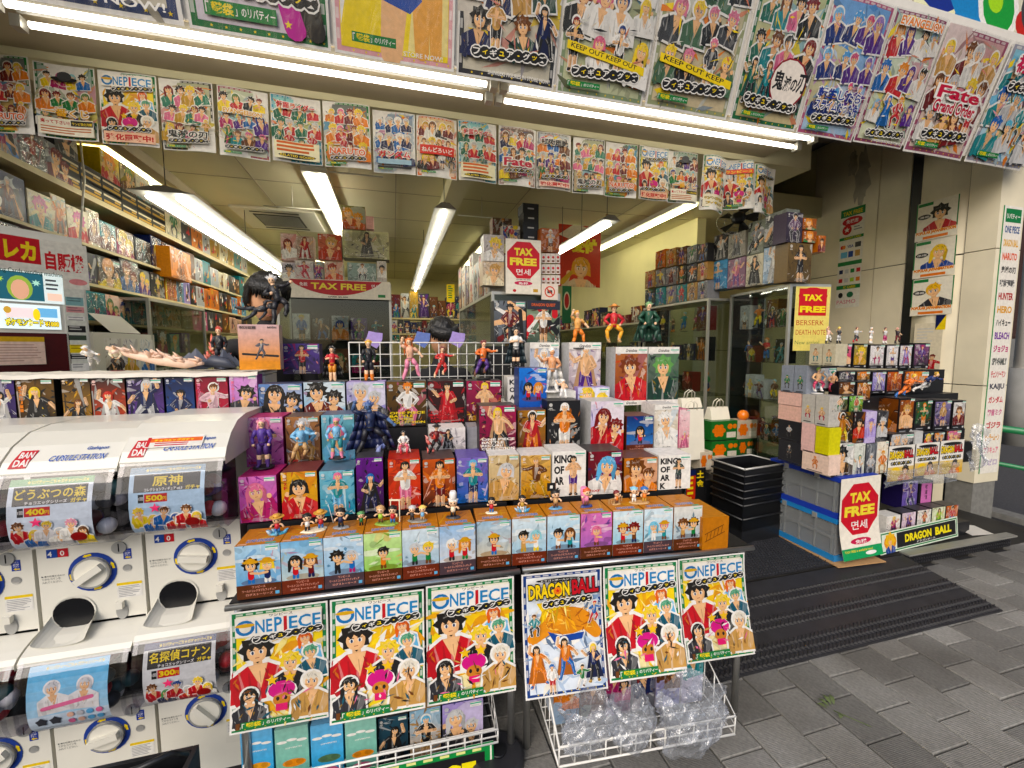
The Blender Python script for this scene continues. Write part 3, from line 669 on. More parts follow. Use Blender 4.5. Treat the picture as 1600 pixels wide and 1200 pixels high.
def crowd(a, rng, y0, y1, n, rows=2, bgc=None, pals=None):
    """a collage of cut-out people between y0 and y1"""
    for r in range(rows):
        for i in range(n):
            x = (i + .5 + rng.uniform(-.2, .2)) / n * .86 + .07; y = y1 - (y1 - y0) * (r + .25) / rows
            p = (pals[(r * n + i) % len(pals)] if pals else rpal(rng))
            rr = rng.uniform(.05, .075) * (3.2 / n if n < 4 else 1)
            if rng.random() < .65 or r < rows - 1: a.bust(x, y - .02, rr, p[0], p[1], st=rng.randrange(9), out='white' if r < rows - 1 else None)
            else: a.fig(x, max(y0, y - .42), .46, p, rng.randrange(6))
WARM = [('hair', 'red', 'blue', 'brown'), ('blond', 'black', 'black', 'black'), ('5f8f6f', 'teal', 'black', 'black'), ('e28a2a', 'sky', 'skin', 'orange'), ('hair', 'pink', 'black', 'black'), ('brown', 'pink', 'white', 'brown'), ('lgrey', 'tan', 'brown', 'brown')]
def op_poster(seed, title='ONE PIECE', goods=True, frame='1f7a46', strip=None):
    a = Art(1.42); border(a, frame, .04, True, seed, 'f6f0dc'); rng = random.Random(seed)
    a.rect(.06, .06, .94, 1.16, 'f3e6b4'); a.poly([(.06, .4), (.5, 1.0), (.06, 1.1)], 'yellow'); a.poly([(.94, .35), (.55, 1.05), (.94, 1.12)], 'yellow'); a.ell(.62, .8, .26, .3, 'f2c414'); a.ell(.64, .78, .15, .2, 'e29a18')
    rb_ = random.Random(seed); a.busy(70, rb_, ['yellow', 'f2c414', 'e8a81c', 'f8e8a0', 'white', 'e29a18', 'd8d0a8'], .06, .1, .94, 1.12, .1, .4, .02, .08)
    a.bust(.28, .92, .13, 'hair', 'red', st=0); a.bust(.77, 1.0, .065, 'e2662a', 'sky', st=1); a.bust(.82, .82, .07, '5f9f7f', '24586a', st=2)
    a.bust(.6, .74, .09, 'blond', 'black', st=4); a.bust(.82, .48, .09, 'e8e0d0', 'tan', st=6); a.bust(.2, .42, .075, 'hair', '2a2a30', st=5)
    a.ell(.52, .42, .16, .12, 'white'); a.ell(.52, .44, .14, .1, 'd24f8c'); a.star(.42, .56, .07, 'f0c040'); a.star(.6, .57, .07, 'f0c040'); a.ell(.52, .33, .09, .075, 'c98a58'); a.rect(.46, .2, .58, .28, 'e04a7a'); a.ell(.48, .34, .018, .025, 'black', 8); a.ell(.56, .34, .018, .025, 'black', 8)
    a.busy(30, rb_, ['tan', 'black', 'white', 'brown', 'pink', '24586a'], .1, .12, .9, .5, .05, .16, .008, .03)
    a.rect(.06, 1.12, .94, 1.36, 'f4efe6')
    a.ell(.16, 1.23, .105, .105, 'white'); a.ell(.16, 1.23, .095, .095, '3a78b4'); a.ell(.16, 1.23, .06, .06, 'e9e4d8'); a.ell(.16, 1.26, .1, .024, 'd9a832')
    wds = title.split(' ')
    a.text('NE', .26, 1.15, .17, .16, '3f86bd', .02, 'white', .05); a.text('P', .45, 1.14, .08, .18, '3f86bd', .02, 'white', .05); a.text('I', .545, 1.12, .035, .2, 'c02a30', .03, 'white', .05); a.text('ECE', .6, 1.15, .33, .16, '3f86bd', .02, 'white', .05)
    a.text('ワンピース', .4, 1.335, .24, .035, 'black')
    if goods: figure_goods(a, .24, 1.03, .7, .085, .006)
    shop_tag(a, .12, .07, .5, .07); a.rect(.07, .07, .11, .14, 'brown')
    return a
def db_poster(seed):
    a = Art(1.5); border(a, '24407c', .035, True, seed, 'f2f2f0'); rng = random.Random(seed)
    a.rect(.055, .05, .945, 1.2, 'dfe6ee'); a.poly([(.1, .8), (.35, 1.12), (.8, 1.12), (.95, .7), (.6, .55), (.25, .6)], 'white')
    a.busy(80, rng, ['white', 'b8c8dc', '8aa0c0', 'c8d0d8', '6a7a90', 'e8e4d8'], .06, .06, .94, 1.15, .08, .35, .02, .07)
    a.star(.4, .98, .26, 'f5cf1d', n=6, inner=.6); a.ell(.55, .86, .3, .17, 'd98a2a'); a.ell(.4, .9, .1, .09, 'e8a048'); a.stroke((.3, .8), (.12, .68), .09, .07, 'e09030'); a.stroke((.75, .86), (.9, .68), .1, .07, 'e09030'); a.poly([(.3, .75), (.45, .68), (.75, .7), (.72, .62), (.38, .6)], '2a4a9a'); a.busy(40, rng, ['b86a1c', 'f0b050', 'a85a18', 'f4c878'], .28, .72, .85, 1.0, .05, .2, .01, .03); a.busy(30, rng, ['c89a10', 'fff0a0', 'e0b418'], .2, .9, .6, 1.2, .08, .25, .01, .03, 1.5, 1.57)
    for x, y, h, p in ((.16, .12, .5, ('hair', 'orange', 'orange', 'blue')), (.5, .18, .5, ('hair', 'orange', 'blue', 'blue')), (.84, .12, .46, ('blond', 'navy', 'black', 'gold')), (.32, .06, .34, ('blue', 'white', 'red', 'black')), (.68, .06, .3, ('hair', 'green', 'white', 'brown')), (.13, .72, .3, ('brown', 'teal', 'black', 'black')), (.87, .82, .3, ('red', 'blue', 'red', 'black'))): a.fig(x, y, h, p, rng.randrange(6))
    a.text('DRAGON', .07, 1.2, .5, .19, 'f3cf1c', .04, 'black', .07, rot=.03); a.text('BALL', .6, 1.22, .33, .2, 'c0202a', .04, 'black', .07, rot=.03); a.ell(.42, 1.29, .05, .05, 'orange'); a.star(.42, 1.29, .03, 'red')
    a.ell(.45, 1.435, .3, .025, 'black'); a.text('ドラゴンボールシリーズ', .22, 1.422, .48, .026, 'white'); figure_goods(a, .24, 1.08, .6, .09, .004)
    return a
def title_poster(title, seed, frame, bg0, bg1, tcol, ty=.28, th=.14, goods=.1, buy=False, tout='white', A=1.42, tw=.7, sub=None, foot=None, pals=None, ttop=False, keep=None):
    a = Art(A); border(a, frame, .04, True, seed, 'white'); rng = random.Random(seed)
    a.grad(.06, .06, .94, A - .06, bg0, bg1, 6)
    for k in range(3): a.star(rng.uniform(.1, .9), rng.uniform(.5, 1.2), rng.uniform(.2, .4), mixc(bg1, rng.choice(['yellow', 'white', 'sky', 'pink']), .5), n=8, inner=.55, rot=rng.random())
    a.busy(60, rng, [mixc(bg0, 'black', .35), mixc(bg1, 'white', .5), mixc(bg1, 'black', .4), 'yellow', mixc(bg0, 'red', .5), mixc(bg1, 'blue', .3), 'orange'], .06, .06, .94, A - .06, .1, .35, .02, .08)
    crowd(a, rng, .2, A - .1, 4, 3, pals=pals)
    a.busy(26, rng, ['white', 'yellow', mixc(bg0, 'red', .6), 'black', mixc(bg1, 'white', .6)], .08, .2, .92, A - .2, .05, .2, .008, .025)
    if keep:
        for k, y in enumerate((.38, 1.0)):
            a.poly([(.06, y), (.94, y - .12 + .2 * k), (.94, y - .05 + .2 * k), (.06, y + .07)], 'yellow'); a.text(keep, .1, y + .015, .75, .04, 'black', rot=-.13 + .2 * k)
    for k, l in enumerate(title.split('|')):
        y = (A - .08 - th * (k + 1) * 1.1) if ttop else (ty + th * 1.1 * (len(title.split('|')) - 1 - k))
        a.text(l, .5 - tw / 2, y, tw, th, tcol, .03, tout, .09)
    if goods is not None: figure_goods(a, .14, goods, .74, .09, .003)
    if sub: a.text(sub[0], .12, sub[1], .76, .06, sub[2], .02)
    if buy: a.rect(.06, .05, .94, .19, 'f6d8c8'); a.text('強化買取中!', .08, .06, .84, .11, 'c8281c', .04)
    elif foot: a.text(foot, .3, .035, .64, .035, 'white' if frame != 'white' else 'black', .02)
    else: shop_tag(a, .1, .07 if goods is None or goods > .14 else .04, .36, .05)
    return a
# ---- big posters on the slanted board over the shop front
TI = math.atan2(.102, .32)
ZB, YB = 2.94, 2.30
board = empty('poster_board', (1.5, YB + .03, ZB - .02), 0); board.rotation_euler = (-0.0, 0, 0)
M_ = Matrix.Rotation(TI, 4, 'X')
tag(board, 'long slanted board carrying the big posters over the shop front', 'board')
MB().box(-4.6, 3.42, -.012, .01, .07, .82, M=M_).build('panel', 'white_plastic', board)
MB().box(-4.6, 3.42, .012, .03, .1, .13, M=M_).build('back_batten', 'alu', board)
big = [
    (-140, 295, 'SHINGEKI', '3a4a6a', 'c9c2b0', '8a8a90', 'white', 'in store now print on a dark blue poster at the far end', 'IN STORE NOW!', None),
    (297, 522, '', '1f7a46', 'e6d7b0', 'd8b0d0', 'yellow', 'green bordered poster with a magenta and yellow collage', '', None),
    (524, 712, '', 'c9a0a8', 'f2d840', 'f3e27a', 'blue', 'yellow poster with a blue pleated skirt and bare legs', 'STORE NOW!', None),
    (713, 867, '', '2a2a30', 'd8d2c0', 'b8a890', 'white', 'black bordered poster with a dark long-haired figure collage', 'SHINGEKI FIGURES IN STORE NOW!', None),
    (868, 1004, '', '8a9a7a', 'cfd3b0', '7a7f60', 'yellow', 'grey green poster with yellow keep out tape stripes', '', 'KEEP OUT KEEP OUT'),
    (1006, 1136, '', '9aa07c', 'd9c9a8', 'a8a890', 'pink', 'olive poster with pink haired cut-outs and round badges', '', 'KEEP OUT KEEP'),
    (1138, 1241, '鬼滅の刃', '2f6a46', 'd8c8a0', 'b0b890', 'black', 'green bordered poster lettered in black brush kanji', '', None),
    (1243, 1331, '転生したら|スライムだった件', 'b56a86', 'bcd4ea', '7fa8d8', '2a3a8a', 'pale blue poster with two lines of navy lettering', '', None),
    (1332, 1407, 'EVANGELION', '8a4a66', 'd9dcc0', 'b9c8b8', 'orange', 'mauve bordered poster titled in orange at its top', 'EVANGELION FIGURES IN STORE NOW!', None),
    (1409, 1502, 'Fate|Grand Order', '9a5a70', 'e0cfc0', 'c8a0a0', 'c02a44', 'reddish poster with a white and crimson script title', '', None),
    (1504, 1594, '初音ミク', '9a9aa8', 'cfe4ee', '8fc4d8', 'c8365a', 'pale poster with crimson kanji title at the end of the row', '', None),
]
for i, (a0, a1, t, fr, b0, b1, tc_, lb, foot, keep) in enumerate(big):
    yb_ = lambda px: 600 - 0
    P0 = at(a0, 120, Y=YB); 
    # X from the pixel column on the bottom line of the board
    def xon(px):
        lo, hi = -6.0, 8.0
        for _ in range(40):
            mid = (lo + hi) / 2; v = Vector((mid, YB, ZB)) - CAM; q = 800 + FPX * v.dot(_R) / v.dot(_F)
            lo, hi = (mid, hi) if q < px else (lo, mid)
        return lo
    X0, X1 = xon(a0), xon(a1); wd = X1 - X0 - .012; AA = .735 / wd if i >= 6 else 1.42
    if i == 2:
        A = Art(1.42); border(A, 'e4b0b4', .035, True, 3, 'f4d83c'); A.poly([(.06, .2), (.3, 1.3), (.06, 1.36)], 'white'); A.poly([(.6, .1), (.94, .1), (.94, 1.36), (.75, 1.36)], 'f0e0a0')
        A.stroke((.46, .06), (.5, .5), .09, .11, 'skin'); A.stroke((.72, .1), (.7, .7), .06, .08, 'e8b070'); A.stroke((.84, .1), (.82, .7), .05, .07, 'e8b070'); A.poly([(.3, .62), (.4, .42), (.62, .36), (.72, .46), (.62, .72), (.4, .74)], '2c4fa0')
        A.poly([(.36, .72), (.62, .7), (.66, 1.2), (.34, 1.2)], 'white'); A.stroke((.62, 1.1), (.8, .7), .07, .04, 'red'); shop_tag(A, .14, .1, .36, .07); A.text('STORE NOW!', .56, .06, .34, .035, 'white')
    elif i == 1:
        A = Art(1.42); border(A, '2a6e40', .045, True, 5, 'd8d0d8'); rng = random.Random(5); crowd(A, rng, .3, 1.3, 3, 2, pals=[('magenta', 'magenta', 'black', 'black'), ('blond', 'teal', 'gold', 'black'), ('hair', 'purple', 'magenta', 'black')])
        A.stroke((.75, .1), (.66, .6), .08, .1, 'c0509c'); A.stroke((.9, .1), (.8, .5), .07, .09, 'hair'); figure_goods(A, .1, .26, .82, .12, -.004); shop_tag(A, .12, .1, .5, .1); A.star(.7, .12, .03, 'yellow')
    elif i == 8:
        A = title_poster(t, 80 + i, fr, b0, b1, tc_, goods=.1, A=AA, foot=foot, ttop=True, th=.1, tw=.8, pals=[('e28a2a', 'red', 'red', 'black'), ('purple', 'purple', 'lime', 'black'), ('hair', 'white', 'navy', 'black'), ('9ac0dc', 'white', 'white', 'black'), ('blue', 'blue', 'blue', 'black')])
    elif i in (9,):
        A = title_poster(t, 80 + i, fr, b0, b1, tc_, ty=.42, th=.12, goods=.16, A=AA, pals=[('blond', 'tan', 'blue', 'black'), ('brown', 'dred', 'black', 'black'), ('lgrey', 'white', 'red', 'black')])
    elif i == 10:
        A = title_poster(t, 80 + i, fr, b0, b1, tc_, A=AA, ttop=True, th=.16, tw=.75, goods=AA - .42, pals=[('3a6ab0', 'teal', 'tan', 'black'), ('6fb8d0', 'lgrey', 'navy', 'black')])
    elif t == 'SHINGEKI': A = title_poster('', 80, '2f3f66', b0, b1, 'white', goods=.16, foot='IN STORE NOW!')
    elif i == 6:
        A = title_poster('', 86, fr, b0, b1, 'black', goods=.16, A=AA, pals=[('hair', '2a6a58', 'black', 'black'), ('brown', 'teal', 'black', 'black'), ('hair', 'pink', 'black', 'black'), ('7a1f1f', 'black', 'red', 'black')]); A.ell(.68, .46, .27, .26, '8a2a34'); A.ell(.68, .46, .25, .24, 'efe6dc'); A.text('鬼', .46, .38, .16, .2, 'black', .03); A.text('滅の', .62, .38, .2, .16, 'black', .03); A.text('刃', .82, .38, .12, .2, 'black', .03); figure_goods(A, .1, .2, .74, .1, -.004)
    elif i == 7:
        A = title_poster(t, 87, fr, b0, b1, tc_, A=AA, ty=.3, th=.12, tw=.74, goods=.16, pals=[('8fc0e8', '2a3a78', 'navy', 'black'), ('6fa8dc', '22306a', 'tan', 'black'), ('d46a8a', 'purple', 'white', 'black'), ('9a80c0', 'purple', 'white', 'black')])
    else: A = title_poster('', 80 + i, fr, b0, b1, tc_, goods=.16, foot=foot or None, keep=keep, pals=[('hair', 'tan', 'black', 'black'), ('brown', '2f4a40', 'black', 'black'), ('hair', 'navy', 'black', 'black')] if i == 3 else [('7a1f1f', 'black', 'black', 'black'), ('d47a90', 'white', 'black', 'black'), ('3a4a7a', 'white', 'black', 'black'), ('blond', 'white', 'black', 'black')] if i == 4 else [('d98aa0', 'black', 'green', 'black'), ('d98aa0', 'dgrey', 'white', 'black'), ('blond', '4a6a50', 'black', 'black')])
    rr = random.Random(i); ph = rr.random() * 6
    bend = (lambda ph: lambda u, v: (0, .006 * math.sin(u * 5 + ph) - .006, 0))(ph)
    poster(A, wd, (X0, YB, ZB + rr.uniform(0, .012)), (TI, 0, 0), lb, 'big posters above the shop front', cuts=8, bend=bend, film=True)
# ---- row of smaller posters hanging from the soffit
row = [(-32, 56, 'NARUTO', 1), (59, 153, '一番くじ', 2), (157, 249, 'ONE PIECE', 3), (253, 337, '鬼滅の刃', 4), (342, 419, 'EVANGELION', 5), (425, 502, '仮面ライダー', 6), (506, 579, 'NARUTO', 7), (582, 648, 'ガンダム', 8),
       (650, 713, 'ねんどろいど', 9), (716, 776, '仮面ライダー', 10), (779, 837, 'Fate', 11), (839, 893, '呪術廻戦', 12), (896, 944, '鬼滅の刃', 13), (947, 995, 'NARUTO', 14), (999, 1045, 'ONE PIECE', 15), (1047, 1092, '一番くじ', 16), (1097, 1137, 'ONE PIECE', 17), (1138, 1177, 'ONE PIECE', 18), (1179, 1219, 'ONE PIECE', 19)]
rl_ = {1: 'orange lettered ninja poster cut by the picture edge, hanging', 2: 'yellow and red lottery poster hanging, second from the picture edge', 3: 'cream poster with a red buying notice hanging over the shelf', 4: 'hanging poster with black brush kanji near the wall light', 5: 'mauve edged poster hanging next to a green and red one',
       6: 'pale blue poster with red slanted katakana, nearer the tall shelf', 7: 'green edged poster with orange lettering over the box tower', 8: 'silvery poster with red katakana of a robot', 9: 'salmon poster with a red band of white hiragana', 10: 'pale blue poster with red slanted katakana, over the hanging lamp', 11: 'dark collage poster with crimson script title hanging', 12: 'white poster with thin black kanji and a red buying notice',
       13: 'narrow hanging poster with black brush kanji near the row centre', 14: 'green edged orange lettered poster over the right hanging lamp', 15: 'cream poster with red buying notice before the lottery poster', 16: 'small yellow lottery poster ending the straight run', 17: 'curling poster with yellow print, first past the gap', 18: 'curling poster with a red orange strip, middle of the last three', 19: 'curling pale poster at the very end of the hanging row'}
YR = 2.9
for a0, a1, t, k in row:
    pm_ = (a0 + a1) / 2
    X0, X1 = at(a0, 200, Y=YR).x, at(a1, 200, Y=YR).x; wd = X1 - X0; z0 = 2.652 if k != 17 else 2.62; h = 3.03 - z0
    if k >= 17: z0 += (.0, .0, -.02)[k - 17]; 
    Aa = h / wd
    if t == 'ONE PIECE':
        a = op_poster(200 + k); a2 = Art(Aa); f = Aa / a.A
        a2.p = [([(u, v * f) for u, v in pts], c, l) for pts, c, l in a.p]; a2.n = a.n; a = a2
        if k in (3, 15): a.rect(.05, .04, .95, .24, 'f3c9ae'); a.text('強化買取中!', .08, .07, .84, .13, 'c8281c', .05); figure_goods(a, .14, .26, .74, .09)
        if k in (16, 17): a.rect(.05, .1, .95, .5, 'f7efd8'); a.text('ワンピース強化買取', .1, .32, .8, .1, 'f0c810', .05, 'black', .08); a.text('フィギュア', .15, .18, .7, .09, 'f0c810', .05, 'black', .08)
        if k == 18: a.rect(.05, Aa - .45, .95, Aa - .3, 'e8481c'); a.text('ワンピース', .1, Aa - .43, .8, .1, 'yellow', .04)
    else:
        spec = {'NARUTO': ('2f7a40', 'e8c070', '5a6a70', 'e8641c', .26, .14, .13, None), '一番くじ': ('3a6a48', 'd8d0b0', '9ab0a8', 'f2b01c', .42, .16, None, None), '鬼滅の刃': ('3a3a34', 'd8c8a8', 'b0b498', 'black', .24, .16, .13, None), 'EVANGELION': ('9a5a66', 'd8d8c8', 'c0c8b0', 'e0a018', .9, .1, .13, None),
                '仮面ライダー': ('5aa0b8', 'd8e6e0', '9ad0d0', 'd02a34', 1.1, .14, None, None), 'ガンダム': ('c0ccd4', 'e0e6ea', '8a98a8', 'd8323a', .36, .16, None, None), 'ねんどろいど': ('d8805a', 'f4d8c0', 'e0c8a0', 'white', .56, .13, None, None), 'Fate': ('9a8078', 'e8dcd0', '6a5a50', 'c23048', .46, .2, .3, None), '呪術廻戦': ('8a8a86', 'e6e0d8', 'c8d0d4', 'black', 1.12, .16, .26, 1)}[t]
        pals = {'NARUTO': [('blond', 'orange', 'black', 'black'), ('pink', 'red', 'black', 'black'), ('7a1f1f', 'dred', 'black', 'black'), ('blond', 'orange', 'orange', 'black')], '鬼滅の刃': [('7a1f1f', '2a7a60', 'black', 'black'), ('hair', 'pink', 'black', 'black'), ('blond', 'gold', 'black', 'black')], 'ガンダム': [('white', 'blue', 'red', 'white'), ('lgrey', 'navy', 'white', 'white')], 'ねんどろいど': [('gold', 'dred', 'gold', 'black'), ('brown', 'white', 'navy', 'black'), ('blond', 'black', 'black', 'black')], '仮面ライダー': [('2a6a50', '1f6a50', 'red', 'black'), ('lgrey', 'red', 'green', 'black')]}.get(t)
        a = title_poster(t, 300 + k, spec[0], spec[1], spec[2], spec[3], ty=spec[4], th=spec[5], goods=spec[6], A=Aa, buy=bool(spec[7]), tout='white' if spec[3] not in ('white',) else 'c8281c', tw=.76, pals=pals)
        if t == '一番くじ': a.rect(.05, .05, .95, .38, 'f5efdc'); a.text('売って下さい!!', .08, .26, .45, .08, 'c8281c', .03); a.rect(.55, .25, .94, .36, 'black'); a.text('ワンピ強化月間', .57, .27, .35, .06, 'yellow', .02); a.lines(.08, .19, .84, 3, .05, 'c8703c', random.Random(k)); a.ell(.5, Aa - .3, .22, .05, 'black'); a.ell(.5, Aa - .24, .12, .09, 'dgrey')
        if t == '仮面ライダー': a.rect(.05, .05, .95, .42, 'f2eccc'); a.lines(.1, .36, .8, 3, .08, 'd8641c', random.Random(k), .6); a.ell(.5, .12, .38, .05, 'black'); a.text('RELATED GOODS', .16, .095, .68, .05, 'yellow', .02)
        if t == 'ガンダム': a.rect(.1, .2, .9, .32, 'a8c4d4'); a.rect(.1, .1, .9, .15, 'black')
        if t == 'ねんどろいど': a.rect(.08, .52, .92, .74, 'd8382c'); a.text(t, .12, .57, .76, .12, 'white', .03)
    rr = random.Random(k); ph = rr.random() * 6; amp = .014 if k < 17 else .05
    bend = (lambda ph, amp: lambda u, v: (0, amp * math.sin(u * 4 + ph) * (1 - .6 * v), 0))(ph, amp)
    poster(a, wd, (X0, YR + rr.uniform(-.006, .006), z0), (rr.uniform(-.03, .03), rr.uniform(-.012, .012) + (.05 if k == 17 else 0), 0), rl_[k], 'posters hanging under the soffit', cuts=8, bend=bend)
# ---- coloured shop sign over the posters, only its lower end in view
sg = empty('shop_sign', (4.15, 2.09, 3.69)); tag(sg, 'shop sign of big rounded coloured shapes above the poster row', 'sign')
a = Art(.5); a.grad(0, 0, 1, .5, 'e6e4c0', 'e0dcb8')
a.rect(.2, 0, .5, .5, '2f7ab8'); a.rect(.5, 0, 1, .5, 'd8d4c0')
for cx, cy, r, c in ((.12, .14, .13, '2a3a8a'), (.12, .16, .09, 'e6d23a'), (.3, .12, .14, '2f86c4'), (.42, .08, .11, 'white'), (.42, .08, .085, '3a9a4a'), (.4, .1, .04, 'a8d84a'), (.56, .05, .045, 'c03a34'), (.63, .1, .09, 'dgrey'), (.63, .1, .07, 'lgrey'), (.72, .12, .05, 'dgrey'), (.85, .1, .12, '2f7ab8')): a.ell(cx, cy, r, r * 1.05, c)
MB().box(0, 1.9, .01, .1, 0, .95, C('white')).build('panel', 'print', sg, (-.95, 0, 0))
link('picture', a.mesh(1.9).data('picture', 'print'), sg, (-.95, 0, 0))
# ================================================================== FRONT DISPLAY TABLES
def TL(px, py, off): return hit(px, py, (-.51, 1.46 + off), R_(2))
def TR(px, py, off): return hit(px, py, (.44, 1.43 + off), R_(5))
def tbox(sd, px0, px1, pt, pb, off, depth, z0=None, **k):
    f, ang = (TL, 2) if sd == 'L' else (TR, 5)
    my = (pt + pb) / 2; a, b = f(px0, my, off), f(px1, my, off)
    wd = math.hypot(a.x - b.x, a.y - b.y) - .0025
    za = f((px0 + px1) / 2, pb, off).z if z0 is None else z0; zb = f((px0 + px1) / 2, pt, off).z
    artf = k.pop('artf', None); h = zb - za
    if artf: k['art'] = artf(h / wd)
    return carton((a.x, a.y, za), wd, h, depth, R_(-ang) + k.pop('turn', 0), **k)
G1 = 'front row of orange topped mini figure boxes'
rg = random.Random(11)
t1 = [(367, 439, '5f9fd0', 'b9d8ec', ('hair', 'red', 'blue', 'tan'), 'L', 'blue sea print with a straw hatted mini figure'), (439, 506, 'cfd6c8', '8fc0e4', ('hair', 'red', 'blue', 'tan'), 'L', 'pale print of two mini figures under a hat'),
      (506, 569, '86b8dc', 'cfe2f0', ('hair', 'black', 'black', 'brown'), 'L', 'sky print with a dark hatted swordsman'), (569, 629, '8fc860', 'cfe8a8', ('hair', 'orange', 'brown', 'brown'), 'L', 'lime green print with a white pillar'), (629, 687, '9ab8cc', 'dce8ee', ('lgrey', 'green', 'black', 'black'), 'L', 'grey rock print with a blond mini figure'),
      (687, 744, 'e6e0da', 'a8c8e8', ('white', 'red', 'black', 'brown'), 'L', 'white print with a tall chef hat'), (745, 799, 'd8c8a8', 'a8c4d8', ('hair', 'red', 'blue', 'tan'), 'R', 'sandy print of a shouting mini figure'), (800, 854, '9ac4d8', 'dce8ee', ('hair', 'tan', 'gold', 'brown'), 'R', 'pale blue wave print with gold'),
      (855, 906, '88bede', 'd4e8f2', ('black', 'white', 'brown', 'brown'), 'R', 'blue print with a black flag'), (907, 956, '9a6ab8', 'e08ac0', ('pink', 'pink', 'brown', 'brown'), 'R', 'purple print with a pink blossom'), (957, 1004, '8ec8dc', 'e0eef2', ('7a1f1f', 'red', 'brown', 'brown'), 'R', 'aqua print of two red capped minis'),
      (1005, 1050, '98cce0', 'e2eef4', ('8ac8e0', 'white', 'white', 'brown'), 'R', 'aqua print with a pale blue haired mini'), (1051, 1095, '9ab8c8', 'e4e0d8', ('brown', 'tan', 'brown', 'brown'), 'R', 'deck print with railings')]
for i, (a0, a1, c0, c1, pal, sd, lb) in enumerate(t1):
    f = TL if sd == 'L' else TR
    ptop = 600; ta = Art(1.0, 'c98338'); r2 = random.Random(i)
    for k in range(5): ta.stroke((r2.random(), r2.random()), (r2.random(), r2.random()), .02, .01, mixc('wood', r2.choice(['brown', 'yellow']), .35))
    ta.text('LOG STORIES', .2, .16, .6, .16, '3f6fb0', .03, 'd8d0e0', .06); ta.rect(.66, .02, .9, .1, '58b79a'); ta.rect(.04, .04, .24, .1, 'peach')
    mid = (a0 + a1) / 2
    za = .747; wtmp = f(a1, 870, .02) - f(a0, 870, .02); wd = math.hypot(wtmp.x, wtmp.y) - .0025; h = .176
    a = box_art('chibi', h / wd, random.Random(50 + i), c0, c1, pal, band=['5a3220', '6e3020', '4a3a40'][i % 3], tag_=True)
    p = f(a0, 870, .02)
    carton((p.x, p.y, za), wd, h, .132, R_(-2 if sd == 'L' else -5) + rg.uniform(-.012, .012), a, body='6a4528', top='c98338', side='a86a30', label='mini figure box, ' + lb + ', in the front row', cat='box', group=G1, top_art=ta)
p = TR(1097, 850, .0)
a = Art(1.15, 'wood'); 
for k in range(5): a.stroke((.15 + .14 * k, .3 + .06 * k), (.2 + .14 * k, .6 + .05 * k), .012, .012, 'brown')
a.stroke((.1, .28), (.85, .6), .015, .015, 'brown'); a.stroke((.1, .55), (.8, .85), .015, .015, 'brown')
carton((p.x, p.y, .747), .115, .13, .2, R_(-5), a, body='b8742e', top='c98a4a', label='plain orange brown map patterned carton lying at the front row end', cat='box', group=G1)
# ---- tier 2
BR = 'ONE PIECE|BATTLE|RECORD|COLLECTION'
G2 = 'figure boxes on the stepped display'
def A_(kind, seed, c0, c1, pal=None, **k): return lambda A: box_art(kind, A, random.Random(seed), c0, c1, pal, **k)
KA = lambda s: (lambda A: koa(A, s))
def koa(A, s):
    a = Art(A, 'f2efe8')
    for i, l in enumerate(['KING', 'OF', 'AR', 'K']): a.text(l, .05, A * (.74 - .24 * i), .12 * len(l) + .06, A * .18, 'black', .05)
    a.fig(.62, .02, .92 * A, s, 3, None); price_tag(a, .68, A - .16, .28); return a
def GR(kind, seed, c0, c1, pal):
    def f(A):
        a = box_art(kind, A, random.Random(seed), c0, c1, pal, tag_=False)
        a.rect(0, A - .2, 1, A, 'f0ece4'); a.text('Grandista', .3, A - .15, .36, .09, 'black', .02, slant=.3); price_tag(a, .72, A - .17, .26)
        a.rect(0, 0, 1, .14, 'f0ece4'); a.text('Grandista', .35, .03, .34, .08, 'black', .02, slant=.3); return a
    return f
Z2, Z3, Z4 = .93, 1.085, 1.255
